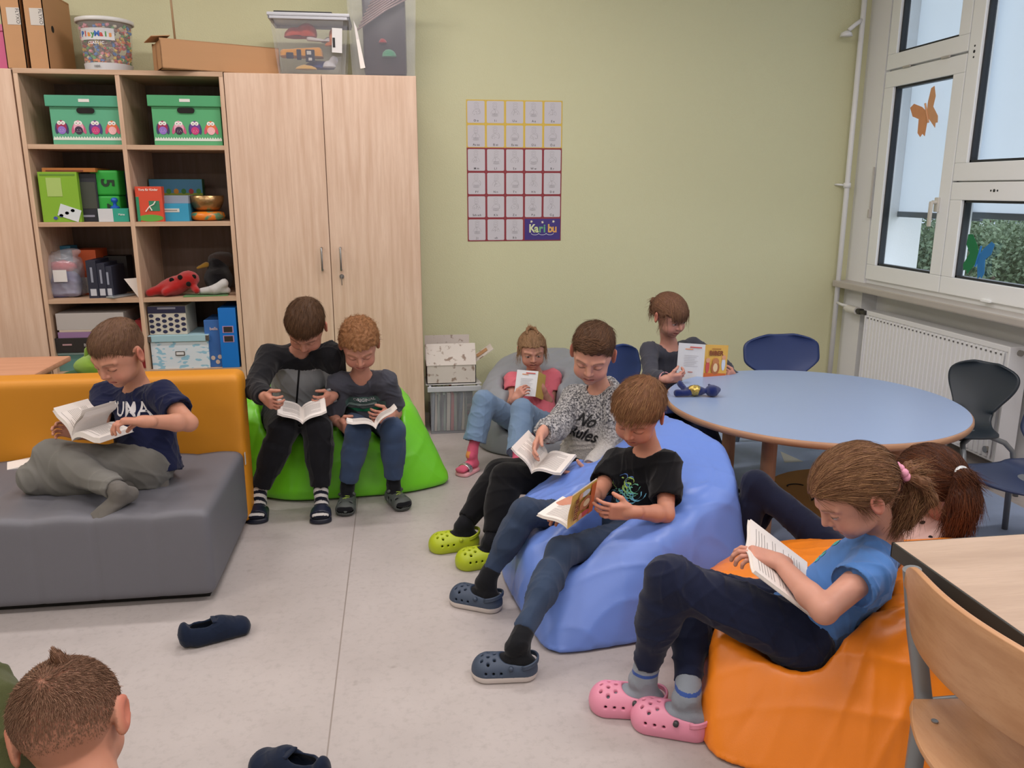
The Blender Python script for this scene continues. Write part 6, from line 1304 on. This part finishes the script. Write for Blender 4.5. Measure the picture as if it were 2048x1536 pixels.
# fourth row
Z = SZ[0]
zz = at(110, 700, 4.40)[2]
r, w, h, d = bx('tray_box', 'teal translucent storage tray at the bottom of the game stack', 'tray', 116, 703, 240, 735, 4.40, .30, '6fa8a0', Z, mt=mat('teal_plastic', '6f9f98', .25, alpha=.75)); m = MB(); m.box((0, 0, h - .004), (w + .012, d + .01, .012), .003); m.build('lid', mat('clear_lid', 'a9c4c4', .2, alpha=.8), r)
z0 = Z + h + .004
r, w, h, d = bx('game_box', 'black game box reading BAUSTEINE', 'game', 112, 674, 250, 703, 4.385, .30, '26211f', z0); word(r, d, .02, h * .5, 'BAUSTEINE', .021, 'b9b4b0', .01); word(r, d, w * .32, h * .55, '520', .042, 'c4c0bc', .04); face(r, d, -w * .33, h * .55, .045, .008, 'b08a8c', 'logo_mark'); z0 += h
r, w, h, d = bx('book', 'thick purple box lying under the white one', 'game', 116, 662, 250, 673.5, 4.39, .28, '8f6f96', z0); r['label'] = 'flat purple game box between the white and the black box'; z0 += h
r, w, h, d = bx('flat_box', 'cream flat box', 'box', 118, 658, 246, 661.5, 4.39, .28, 'c4b4a4', z0); r['label'] = 'thin cream folder under the big white box'; z0 += h
bx('white_box', 'plain white cardboard box on top of the game stack', 'box', 114, 625, 246, 658, 4.39, .30, 'b4aeaa', z0)
bx('folder', 'dark red folder standing beside the divider behind the game stack', 'folder', 280, 640, 288, 735, 4.42, .25, '8a1f24', Z); bx('folder', 'black folder standing left of the dark red one', 'folder', 268, 650, 278, 735, 4.46, .25, '1f1a1c', Z)
r, w, h, d = bx('storage_box', 'light blue cloud pattern box with metal corners and label holder', 'box', 305, 672, 415, 727, 4.385, .26, 'd0dce2', Z, mt=mat('cloud_card', 'd2dbe2', .6, color2='8fbdd2', noise_scale=24, detail=1, contrast=(.56, .6), stretch=(1, 1, 2.2))); m = MB(); m.box((0, -.003, h - .008), (w + .012, d + .012, .034), .002); m.build('lid', card('9fc2cc'), r)
m = MB(); m.box((0, -d / 2 - .003, h * .48), (.046, .003, .022)); m.build('label_holder', mat('bronze', '6a5f52', .4, metal=.7), r); face(r, d + .01, 0, h * .48, .038, .014, 'd8d8d8', 'label')
m = MB(); [m.box((q * w * .5, -d / 2 - .006, h - .008), (.018, .012, .03), .002) for q in (-1, 1)]; m.build('metal_corners', m_metal, r)
zt = Z + h + .010
r, w, h, d = bx('hedgehog_box', 'cream box with rows of navy hedgehogs and navy lid', 'box', 300, 612, 370, 668, 4.40, .22, 'c9c2b4', zt); face(r, d, 0, h - .018, w, .036, '2a2a4a', 'navy_lid_front'); face(r, d, 0, h - .010, .09, .010, '8a8a9a', 'label', .002)
for i in range(4):
    for j in range(6):
        x = -w * .42 + j * w * .168 + (.012 if i % 2 else 0) * 0; z = .016 + i * .028 + (.010 if j % 2 else 0)
        if z < h - .045: disc(r, d, x, z, .0125, .0095, '232545', .0014, 'hedgehog_print', 9)
r, w, h, d = bx('folder', 'mid blue picture folder standing on the fourth shelf', 'folder', 414, 640, 445, 722, 4.40, .22, '3565a8', Z); word(r, d, 0, h * .82, 'bella', .022, 'c9b4b4', .02)
for x, z in ((-.015, .05), (.02, .055), (.008, .028)): disc(r, d, x, z, .011, .012, 'cbb4a4', .0014, 'portrait', 12)
bx('book', 'yellow green thin book between the two blue folders', 'book', 445, 634, 449, 722, 4.42, .20, 'b9b45a', Z); bx('book', 'cream thin book next to the yellow green one', 'book', 449.5, 640, 453, 722, 4.43, .20, 'c9b9a4', Z)
r, w, h, d = bx('folder', 'bright blue box file with two square pictures on its spine', 'folder', 444, 616, 470, 724, 4.375, .26, '1673c8', Z, mt=mat('folder_blue', '1470c4', .4))
a_, b_ = at(446, 724, 4.375), at(471, 616, 4.375)
for z in (.155, .205): face(r, d, .0, z, w * .62, .036, 'b08ab0', 'picture_frame'); face(r, d, .0, z, w * .5, .029, '2c2420', 'picture', .002)
# green soft hand puppet behind the sofa
p = at(190, 735, 3.62)
def fg(S): S.ell((0, 0, .03), (.10, .06, .05), None, .02); S.ell((.03, -.01, .075), (.055, .05, .035), None, .02)
r = plush('frog_puppet', 'lime green soft bag with handle loop behind the sofa back', (p[0], 3.66, p[2] - .03), 0, [('cloth_body', '8fb83c', fg)], 'bag'); m = MB(); m.tube([(-.05, 0, .03), (-.04, 0, .10), (-.01, 0, .135), (.03, 0, .145), (.07, 0, .12), (.085, 0, .08)], .010, 8); m.build('loop', CL('plush_8fb83c', '8fb83c'), r, True)
r.name = 'green_bag'; L0 = Vector((p[0], 3.66, 0))
q = empty('storage_stool', 'green stool behind the sofa carrying the lime bag', 'stool', (p[0], 3.66, 0)); m = MB(); m.cyl((0, 0, 0), (0, 0, p[2] - .032), .15, .15, 32); m.build('stool_drum', plastic('1f5a34'), q, True, auto=40)
# on top of the cupboards
T0 = SH
m_ca = mat('cardboard', 'b98c62', .75, noise_amt=.08, noise_scale=4, stretch=(1, 1, 8)); m_caw = mat('cardboard_white', 'c4bfb8', .7)
r, w, h, d = bx('pink_box', 'pink lidded box at the top left corner', 'box', -60, 56, 29, 136, 4.46, .28, 'c8608a', T0); m = MB(); m.box((0, 0, h), (w + .012, d + .012, .03), .002); m.build('lid', card('c86a90'), r)
for (x0, x1, lb_) in ((12, 50, 'left cardboard magazine file on the cupboard beside the pink box'), (54, 99, 'right cardboard magazine file with round finger hole')):
    a, b_ = at(x0 + 9, 134, 4.40), at(x1 - 9 + 9, 4, 4.40); w = .088; xx = at((x0 + x1) / 2 + 4, 134, 4.40)[0]; h = 2.245 - T0
    r = empty('magazine_file', lb_, 'file', (xx, 4.40, T0), 'cardboard magazine files on the cupboard'); m = MB(); th = .004; D = .34
    m.span((-w / 2, 0, 0), (w / 2, th, h - .01)); m.span((-w / 2, D, 0), (w / 2, D + th, h)); m.span((-w / 2, 0, 0), (w / 2, D, th)); m.span((-w / 2, 0, 0), (-w / 2 + th, D, h)); m.span((w / 2 - th, 0, 0), (w / 2, D, h)); m.build('file_body', m_ca, r)
    m = MB(); m.span((-w / 2 - .002, .02, h), (w / 2 + .002, D, h + .006), .001); m.build('top_flap', m_ca, r)
    m = MB(); m.box((.012, -.0008, h * .66), (.058, .0015, .075)); m.build('label', m_caw, r); flat_text('FLYXO', .022, Matrix.Translation((.030, -.002, h * .66)) @ Matrix.Rotation(1.5708, 4, 'X') @ Matrix.Rotation(-1.5708, 4, 'Z'), mat('ink_3a3634', '3a3634'), r)
    m = MB(); m.cyl((w / 2 - .001, .09, h * .55), (w / 2 + .001, .09, h * .55), .016, n=20); m.build('finger_hole', mat('dark_hole', '1a1715', .9), r)
# bucket of coloured maize pieces
p = at(218, 140, 4.52); r = empty('bucket', 'clear plastic bucket full of coloured craft pieces with white lid', 'bucket', (p[0], 4.53, T0)); BH = .250
m = MB(); m.lathe([(.0001, .002), (.102, .002), (.106, .01), (.124, BH - .01)], 48); m.build('bucket_wall', mat('clear_bucket', 'd4d4d6', .15, alpha=.22), r, True)
m = MB(); m.lathe([(.0001, BH), (.118, BH), (.132, BH - .004), (.133, BH - .020), (.127, BH - .022), (.126, BH - .008), (.0001, BH - .008)], 48); m.build('lid', plastic('d4d4d2', .35), r, True)
m = MB(); m.lathe([(.1075, .006), (.1115, .040)], 48); m.build('white_base_band', plastic('c9ccd0', .4), r, True)
rg = np.random.default_rng(5); cols = ['b83a34', 'd9b84a', '2f6fb4', '4f9a54', 'd98a9a', '7a5a4a', 'd9d0b0', 'd87a3a']
allv = {c: MB() for c in cols}
for k in range(620):
    c = cols[rg.integers(8)]; z = rg.uniform(.02, BH - .035); ring = rg.uniform() < .8; R_ = (.104 + .016 * z / BH) * (rg.uniform(.86, .93) if ring else rg.uniform(.2, .8)); t = rg.uniform(0, 6.28); u = nrm(rg.normal(size=3)) * .008; q = A(R_ * math.cos(t), R_ * math.sin(t), z)
    if math.sin(t) > .4: continue
    allv[c].cyl(tuple(q - u), tuple(q + u), .0072, n=8)
for c in cols: o = allv[c].build('craft_pieces', mat('maize_' + c, c, .7), r, True, auto=40); o['kind'] = 'stuff'
def on_cyl(body, size, z, t0, hx, bold=.02, R_=.1195, cols_=None, dx=.0):
    x = -dx
    for k, ch in enumerate(body):
        V, F = text_geo(ch, size, bold); wd = (V[:, 0].max() - V[:, 0].min()) if len(V) else size * .3
        t = t0 + (k - (len(body) - 1) / 2) * size * .60 / R_; M = Matrix.Rotation(t, 4, 'Z') @ Matrix.Translation((0, -R_ , z)) @ Matrix.Rotation(math.radians(90), 4, 'X')
        if len(V): me = bpy.data.meshes.new('lettering'); me.from_pydata([tuple(M @ Vector(v)) for v in V], [], F); link('lettering', me, r, [mat('ink_' + (cols_[k % len(cols_)] if cols_ else hx), cols_[k % len(cols_)] if cols_ else hx, .5)])
m = MB(); n = 24; vsb = [[m.bm.verts.new((.1185 * math.sin(t), -.1185 * math.cos(t), z)) for z in (.142, .196)] for t in np.linspace(-.85, .62, n)]
for a, b_ in zip(vsb, vsb[1:]): m.bm.faces.new((a[0], b_[0], b_[1], a[1]))
m.build('label', plastic('cfd0d2', .4), r, True)
on_cyl('PlayMais', .033, .168, -.12, '2a62b0', .04, .1195, ['2a62b0', 'c03a34', 'd98a2c', '3f8a44', '2a62b0', 'c03a34', '3f8a44', 'd98a2c']); on_cyl('CLASSIC', .018, .128, -.12, 'dfe2e6', .02, .1175); on_cyl('1000', .014, .022, -.2, '3a3a3c', .02, .1135)
# long cardboard carton and stick
c0, c1 = at(297, 105, 4.42), at(362, 135, 4.42)
r = empty('long_carton', 'long brown cardboard carton lying slanting across the cupboard tops', 'carton', (-1.098, 4.335, T0 + .004), rot=(0, 0, .42)); L = .57
m = MB(); m.span((0, -.04, 0), (.006, .17, .125)); m.span((0, -.04, .0), (L, -.036, .135)); m.span((0, .166, 0), (L, .17, .135)); m.span((0, -.04, 0), (L, .17, .004)); m.span((L - .004, -.04, 0), (L, .17, .135)); m.span((.05, -.04, .131), (L, .17, .135)); m.build('carton_body', m_ca, r)
m = MB(); m.span((-.001, .05, .006), (.0, .08, .12)); m.build('tape', mat('tape_brown', '9a6a44', .35), r); m = MB(); m.box((.025, .065, .142), (.085, .21, .003), M=Matrix.Rotation(-.12, 4, 'Y')); m.build('flap', m_ca, r)
r = empty('wooden_stick', 'thin wooden stick standing up from the long carton', 'stick', (at(349, 66, 4.56)[0], 4.56, T0 + .135)); m = MB(); m.cyl((0, 0, 0), (-.008, 0, .55), .0055, .005, 10); m.build('stick', wood('stick_wood', 'b89a78', 'a88a68'), r, True); m = MB(); m.box((0, 0, .005), (.016, .014, .02), .002); m.build('white_clip', plastic('c8c6c4'), r)
# clear tubs
m_tub = mat('clear_tub', 'd0d2dc', .12, alpha=.17, spec=.7); m_tlid = mat('tub_lid', 'c9cbd2', .25, alpha=.85)
def tub(name, label, x0, x1, y0, y1, Y, dep, taper, z0=T0):
    a, b_ = at(x0, y1, Y), at(x1, y0, Y); w = b_[0] - a[0]; h = b_[2] - z0; r = empty(name, label, 'tub', ((a[0] + b_[0]) / 2, Y + dep / 2, z0))
    m = MB(); q = bmesh.ops.create_cube(m.bm, size=1)['verts']
    for v in q: k = 1 - taper * (v.co.z < 0); v.co = Vector((v.co.x * w * k, v.co.y * dep * k, (v.co.z + .5) * h))
    es = [e for e in m.bm.edges if abs(e.verts[0].co.z - e.verts[1].co.z) > h * .5]; bmesh.ops.bevel(m.bm, geom=es, offset=.02, segments=4, affect='EDGES')
    tf_ = [f for f in m.bm.faces if f.normal.z > .9]; bmesh.ops.delete(m.bm, geom=tf_, context='FACES_ONLY'); m.build('tub_wall', m_tub, r, True, auto=40)
    m = MB(); m.box((0, 0, .004), (w * (1 - taper) * .95, dep * (1 - taper) * .95, .006), .002)
    for t in (-.5, .5):
        for (xa, ya, xb, yb) in ((t * w, -dep / 2, t * w, dep / 2), (-w / 2, t * dep, w / 2, t * dep)): m.box(((xa + xb) / 2, (ya + yb) / 2, h - .008), (abs(xb - xa) + .012, abs(yb - ya) + .012, .016), .004)
    m.build('tub_rim', m_tlid, r); return r, w, h, dep
r, w, h, d = tub('clear_tub', 'clear plastic tub of soft toys with pale lid and white sticker', 545, 695, 34, 146, 4.42, .26, .14)
m = MB(); m.box((0, 0, h + .006), (w + .02, d + .02, .016), .005); m.build('lid', m_tlid, r); r2 = empty('black_tray', 'flat black tray lying on the lid of the clear tub', 'tray', (r.location.x - .03, r.location.y, T0 + h + .0145)); m = MB(); m.box((0, 0, .008), (w * .75, d * .7, .014), .004); m.build('tray', plastic('1a1a1c'), r2)
m = MB(); m.box((w * .33, -d / 2 - .004, h * .62), (.05, .0015, .115), M=Matrix.Rotation(.05, 4, 'Y')); m.build('sticker', mat('ink_d4d2d0', 'd4d2d0'), r); m = MB(); m.box((w * .31, -d / 2 - .006, h * .56), (.012, .0015, .045)); m.build('sticker_print', mat('ink_222222', '222222'), r)
def inside(rt, nm, label, hx, ops, loc, cat='soft toy'):
    o = plush(nm, label, np.array(rt.location) + np.array(loc), 0, [('plush_body', hx, ops)], cat); return o
o = inside(r, 'plush_fox', 'red soft toy pressed against the upper left of the clear tub', 'c2452a', lambda S: (S.ell((0, 0, 0), (.055, .05, .05)), S.ell((.06, 0, .02), (.05, .05, .05)), S.cap((-.03, -.02, -.02), (.02, -.05, -.05), .02)), (-.08, -.03, .19))
o = inside(r, 'plush_robot', 'yellow and navy square soft toy in the middle of the clear tub', 'dc9422', lambda S: S.rbox((0, 0, 0), (.105, .05, .04), rotm((0, 1, 0), -4), .02), (-.05, -.04, .095))
m = MB()
for x, z, a_, b_ in ((-.055, .0, .035, .03), (-.01, .005, .022, .05), (.045, .0, .045, .06)): m.box((x, -.053, z), (a_, .006, b_), .004)
m.build('navy_patch', CL('plush_navy', '1c2036'), o); m = MB(); m.box((.040, -.058, .014), (.022, .003, .018), .002); m.box((.045, -.058, -.016), (.018, .003, .014), .002); m.build('pale_patch', CL('plush_pale', 'b8b4b0'), o)
inside(r, 'plush_bunny', 'white soft toy ear reaching across the clear tub', 'cfc8c4', lambda S: (S.cap((-.06, -.04, .01), (.02, -.03, -.01), .014, .02), S.ell((.04, 0, -.02), (.04, .04, .05))), (.05, -.02, .17))
inside(r, 'plush_orange', 'orange soft toy limb along the right side of the tub', 'd8752c', lambda S: (S.cap((0, 0, .06), (.01, -.02, -.05), .026, .03), S.cap((-.03, -.01, .0), (.0, -.02, -.04), .02)), (.115, -.04, .15)); inside(r, 'plush_ball', 'white round soft toy in the lower right of the tub', 'd4d2d4', lambda S: (S.ell((0, 0, 0), (.034, .034, .034)), S.ell((.025, 0, .035), (.022, .022, .022))), (.085, -.065, .045))
inside(r, 'plush_spotted', 'yellow spotted soft toy at the bottom of the clear tub', 'd8a850', lambda S: S.ell((0, 0, 0), (.055, .03, .022)), (-.03, -.075, .032)); inside(r, 'plush_blue', 'blue soft toy at the bottom behind the spotted one', '33407c', lambda S: S.ell((0, 0, 0), (.08, .04, .04)), (.03, -.01, .045))
r, w, h, d = tub('tall_tub', 'tall clear tub with films and dark contents at cupboard end', 697, 832, -70, 147, 4.42, .30, .10)
m = MB(); m.box((.01, .02, h * .42), (w * .62, d * .7, h * .78), .02); m.build('dark_bag', mat('dark_film', '2c2226', .3), r, True, auto=40)
inside(r, 'plush_turtle', 'green round soft toy with brown ears in the tall tub', '4f9a74', lambda S: (S.ell((0, 0, 0), (.038, .03, .038)),), (.03, -.10, .10)); inside(r, 'plush_red', 'small red soft toy in the tall tub above the green one', 'a82a2c', lambda S: S.ell((0, 0, 0), (.022, .02, .022)), (.0, -.105, .165))
m = MB()
for k in range(9): a = -.03 + .012 * k; m.tube([(-w * .36 + .01 * k, -d * .42, h * (.42 + .035 * k)), (w * .05, -d * .45, h * (.60 + .02 * k)), (w * .38, -d * .40, h * (.72 + .03 * k))], .0045, 6)
m.build('film_rolls', mat('glossy_film', 'a8908c', .12, alpha=.75), r, True); m = MB(); m.poly([(-w * .40, h * .50), (-w * .36, h * .44), (-w * .26, h * .02 + .03), (-w * .33, h * .03 + .02)], .002, Matrix.Translation((0, -d * .46, 0)) @ Matrix.Rotation(math.radians(90), 4, 'X')); m.build('white_sheets', paper(), r)
# poster
m_pw = mat('poster_white', 'c9c6cc', .45); pa, pb = at(932, 199, WY), at(1121, 481, WY); PW, PH = pb[0] - pa[0], pa[2] - pb[2]
r = empty('poster', 'letter chart poster of small drawings with Karibu logo on the green wall', 'poster', ((pa[0] + pb[0]) / 2, WY - .001, pb[2]))
m = MB(); m.box((0, -.001, PH * .835), (PW, .0014, PH * .33)); m.build('yellow_field', mat('poster_yellow', 'd9b84c', .5), r); m = MB(); m.box((0, -.001, PH * .335), (PW, .0014, PH * .67)); m.build('red_field', mat('poster_red', '8c2f38', .5), r)
LT = [['O o', 'I i', 'U u', 'A a', 'E e'], ['Au au', 'Ei ei', 'Eu eu', 'Ü ü', 'Ö ö'], ['M m', 'L l', 'S s', 'W w', 'R r'], ['F f', 'N n', 'T t', 'H h', 'D d'], ['Sch sch', 'K k', 'Z z', 'P p', 'G g'], ['J j', '-ch', 'B b']]
cw, ch_ = PW / 5, PH / 6; inkp = mat('pencil_grey', '8f8c90', .8); inkt = mat('poster_text', '4a484c', .7)
FP = lambda x, z, o: Matrix.Translation((x, -o, z)) @ Matrix.Rotation(math.radians(90), 4, 'X')
for i, row in enumerate(LT):
    for j, s in enumerate(row):
        x = -PW / 2 + cw * (j + .5); z = PH - ch_ * (i + .5); c = MB(); k = .006
        P = [(sx_ * (cw / 2 - .006 - k) + k * math.cos(t), sz_ * (ch_ / 2 - .006 - k) + k * math.sin(t)) for (sx_, sz_, t0) in ((1, 1, 0), (-1, 1, 1.57), (-1, -1, 3.14), (1, -1, 4.71)) for t in (t0, t0 + .78, t0 + 1.57)]
        c.poly(P, None, FP(x, z, .0019)); cd = c.build('letter_card', m_pw, r); flat_text(s, .017, FP(x, z - ch_ * .36, .0024), inkt, cd, 'letters', .01)
        g = MB(); rr_ = random.Random(i * 7 + j); zz_ = z + .008
        def arc(cx_, cz_, rx, rz, a0, a1, th=.0008):
            pts = [(cx_ + rx * math.cos(t), cz_ + rz * math.sin(t)) for t in np.linspace(a0, a1, 12)]; o2 = [(cx_ + (rx - th) * math.cos(t), cz_ + (rz - th) * math.sin(t)) for t in np.linspace(a0, a1, 12)]
            for q in range(11): g.bm.faces.new([g.bm.verts.new(FP(x, zz_, .0022) @ Vector((*p_, 0))) for p_ in (pts[q], pts[q + 1], o2[q + 1], o2[q])])
        hx_ = rr_.uniform(-.004, .004); arc(hx_, .022, .012, .015, 0, 6.28); arc(hx_, .032, .015, .012, .3, 2.8); arc(hx_ - .004, .023, .002, .002, 0, 6.28); arc(hx_ + .004, .023, .002, .002, 0, 6.28); arc(hx_, .016, .004, .003, 3.4, 6.0)
        arc(hx_, -.022, .024, .028, .1, 3.04); sgn = rr_.choice((-1, 1)); arc(sgn * .012, -.006, .012, .016, -1.2, 1.5, .0012)
        if (i + j) % 2: [arc(hx_, -.014 - .006 * q, .018 + .001 * q, .005, 3.4, 6.0, .0022) for q in range(3)]
        else: [arc(hx_ + rr_.uniform(-.018, .018), rr_.uniform(-.024, -.004), .0015, .0015, 0, 6.28) for q in range(12)]
        g.build('drawing', inkp, cd)
c = MB(); c.poly([(-cw + .005, -ch_ / 2 + .005), (cw - .004, -ch_ / 2 + .005), (cw - .004, ch_ / 2 - .004), (-cw + .005, ch_ / 2 - .004)], None, FP(PW / 2 - cw, ch_ / 2, .0019)); lg = c.build('logo_panel', mat('logo_purple', '3f2f7c', .5), r)
for k, (ch1, hx) in enumerate(zip('Karibu', ('d5d8b4', 'cfd99a', '6fae7c', '5fa882', 'e0b060', 'e0a45a'))): flat_text(ch1, .066, FP(PW / 2 - cw + (-.062 + .0262 * k - (.004 if k == 3 else 0) + (.0 if k < 4 else .004)), ch_ / 2 + .004, .0026), mat('ink_' + hx, hx), lg, 'logo_letter', .03, sx=.9)
m = MB()
for k in range(3): m.tube([tuple(FP(PW / 2 - cw - .045 + .045 * k + .0225 * math.cos(t), ch_ / 2 - .022 + .010 * math.sin(t), .003) @ Vector((0, 0, 0))) for t in np.linspace(math.pi, 2 * math.pi, 9)], .0014, 6)
m.build('logo_wave', mat('ink_d5d8e4', 'd5d8e4'), lg)
for k in range(3): m = MB(); m.poly([((.010 if q % 2 == 0 else .004) * math.cos(q * math.pi / 5), (.010 if q % 2 == 0 else .004) * math.sin(q * math.pi / 5)) for q in range(10)], None, FP(PW / 2 - cw - .066 + .066 * k, ch_ - .020 - .004 * (k == 1), .0026)); m.build('logo_star', mat('ink_e8e0c8', 'e8e0c8'), lg)
# flowery box and crate of books by the wall
p = at(905, 868, 4.37); r = empty('book_crate', 'clear plastic crate packed with upright picture books', 'crate', (.292, 4.52, 0))
m = MB(); w, d, h = .27, .32, .27
for lo, hi in (((-w / 2, -d / 2, 0), (w / 2, -d / 2 + .004, h)), ((-w / 2, d / 2 - .004, 0), (w / 2, d / 2, h)), ((-w / 2, -d / 2, 0), (-w / 2 + .004, d / 2, h)), ((w / 2 - .004, -d / 2, 0), (w / 2, d / 2, h)), ((-w / 2, -d / 2, 0), (w / 2, d / 2, .004))): m.span(lo, hi)
m.build('crate_wall', m_tub, r); m = MB()
for (cx_, cy_, a, b_) in ((0, -d / 2, w + .03, .014), (0, d / 2, w + .03, .014), (-w / 2, 0, .014, d), (w / 2, 0, .014, d)): m.box((cx_, cy_, h - .014), (a, b_, .030), .004)
m.build('crate_rim', m_tlid, r)
bc = ['6a7480', 'a89c90', '7f8a80', '5c5458', '7a8c7c', 'b0a89c', '94342c', '6f7868', '4c5a64', 'a8a090', '5e6c58']
rg = random.Random(3); base = None; x = .160
for k in range(11):
    t = rg.uniform(.010, .019); hx = bc[k]; b_ = empty('picture_book', 'thin picture book standing on edge in the clear crate', 'book', (x + t / 2, 4.50, .006), 'picture books in the clear crate', (0, rg.uniform(-.02, .10), 0)); m = MB(); m.box((0, 0, .11), (t, .24, .21), .001); m.build('cover', card(hx), b_); m = MB(); m.box((0, .004, .11), (t * .6, .24, .204)); m.build('pages', paper(), b_); x += t + .004
x += 0
for k in range(9): b_ = empty('flat_book', 'thin picture book lying flat behind the upright ones in the crate', 'book', (.345, 4.60, .006 + .022 * k), 'flat picture books in the clear crate'); m = MB(); m.box((0, 0, .010), (.13, .08, .018), .001); m.build('cover', card(bc[(k * 3) % 11]), b_)
r = empty('paper_sheet', 'white sheets of paper lying on the clear crate', 'paper', (.355, 4.44, .272)); m = MB(); m.box((0, 0, .003), (.17, .12, .004), M=Matrix.Rotation(.1, 4, 'Z')); m.box((-.09, .05, .003), (.26, .2, .003)); m.build('sheet', mat('sheet_white', 'c4c2c0', .7), r)
m_fl = mat('floral_card', 'cfc6be', .6, color2='8f7a6c', noise_scale=30, detail=6, contrast=(.58, .66))
r = empty('floral_box', 'cream floral cardboard box with open flaps on the crate', 'box', (.278, 4.50, .278)); w, d, h = .275, .20, .105; m = MB()
for lo, hi in (((-w / 2, -d / 2, 0), (w / 2, -d / 2 + .004, h)), ((-w / 2, d / 2 - .004, 0), (w / 2, d / 2, h)), ((-w / 2, -d / 2, 0), (-w / 2 + .004, d / 2, h)), ((w / 2 - .004, -d / 2, 0), (w / 2, d / 2, h)), ((-w / 2, -d / 2, 0), (w / 2, d / 2, .004))): m.span(lo, hi)
m.build('box_body', m_fl, r); m = MB(); m.box((0, 0, 0), (w, .004, .125), M=Matrix.Translation((0, -d / 2 + .025, h + .055)) @ Matrix.Rotation(-.45, 4, 'X')); m.build('front_flap', m_fl, r)
m = MB(); m.span((-w / 2, d / 2 - .004, h), (w / 2 - .02, d / 2, h + .135)); m.build('back_flap', m_fl, r); m = MB(); m.box((0, 0, 0), (.125, d * .8, .004), M=Matrix.Translation((w / 2 + .05, 0, h + .045)) @ Matrix.Rotation(-.60, 4, 'Y')); m.build('side_flap', m_fl, r); m = MB(); m.box((0, 0, .0025), (.07, d * .35, .002), M=Matrix.Translation((w / 2 + .045, 0, h + .045)) @ Matrix.Rotation(-.60, 4, 'Y')); m.build('brown_inlay', m_ca, r)
# blue toy on the round table
p = on(1404, 792, TZ)
def tb(S): S.ell((.0, 0, .028), (.055, .030, .026), rotm((0, 0, 1), -15), .01); S.ell((.085, -.02, .030), (.036, .034, .030), None, .012); S.cap((-.04, .02, .02), (-.06, .07, .05), .013, .017, .01); S.cap((-.04, -.01, .02), (-.10, .0, .02), .016, .019, .01); S.cap((.03, .02, .02), (.02, .05, .018), .012, .012, .01); S.ell((.075, .005, .055), (.008, .012, .008), None, .006); S.ell((.115, -.02, .035), (.016, .016, .014), None, .01)
r = plush('toy_dragon', 'small royal blue soft toy with gold body on the round table', (p[0] - .03, p[1], TZ), 0, [('plush_body', '16286a', tb)])
S = Shape(); S.ell((-.005, 0, .030), (.042, .0325, .0285), rotm((0, 0, 1), -15), .005); V, Q = grow(S, .004); V = V + vnormals(V, Q) * folds(V, .003, 3, 2)[:, None]; r.scale = (.80, .80, .85); mesh_np('gold_vest', V, Q, [mat('gold_foil', 'b8a05a', .25, metal=.9, bump=.6, bump_scale=120)], parent=r)
# loose slippers
def slipper(loc, rotz, label):
    r = empty('slipper', label, 'slipper', loc, 'navy slippers lying on the floor', (0, 0, rotz)); S = Shape(); S.ecap((-.065, 0, .030), (.060, .004, .022), (.035, .042), (.040, .030), (0, 1, 0), .01); S.ell((.005, 0, .045), (.035, .032, .026), rotm((0, 1, 0), 20), .02); S.ell((-.10, 0, .04), (.02, .03, .04), None, .01); S.cut((0, 0, .0), (0, 0, -1), .002)
    S.ell((-.048, 0, .086), (.046, .024, .040), None, .006, 's'); S.ecap((-.07, 0, .036), (.02, 0, .034), (.027, .026), (.028, .024), (0, 1, 0), .004, 's')
    V, Q = grow(S, .003); V = V + vnormals(V, Q) * folds(V, .0015, 2, 4)[:, None]; mesh_np('upper', V, Q, [CL('slipper_navy', '182236'), mat('slipper_sole', '1c2028', .6)], (V[Q].mean(1)[:, 2] < .010).astype(int), parent=r)
    S = Shape(); S.rbox((-.012, 0, .066), (.012, .022, .003), rotm((0, 1, 0), 15), .003); V, Q = grow(S, .0025); mesh_np('tongue', V, Q, [CL('slipper_navy', '182236')], parent=r)
p = on(442, 1276, 0); slipper((p[0], p[1], 0), math.radians(22), 'navy slipper lying on its own in front of the sofa'); p = on(572, 1552, 0); slipper((p[0], p[1], 0), math.radians(150), 'navy slipper at the bottom edge of the picture')
# book left on the sofa
p = on(58, 928, .322); r = empty('sofa_book', 'thin white book lying open on the sofa behind the boy', 'book', (p[0], p[1], .324), rot=(0, 0, .4)); m = MB(); m.box((0, 0, .005), (.14, .10, .008), .001, M=Matrix.Rotation(-.08, 4, 'Y')); m.build('pages', paper(), r)
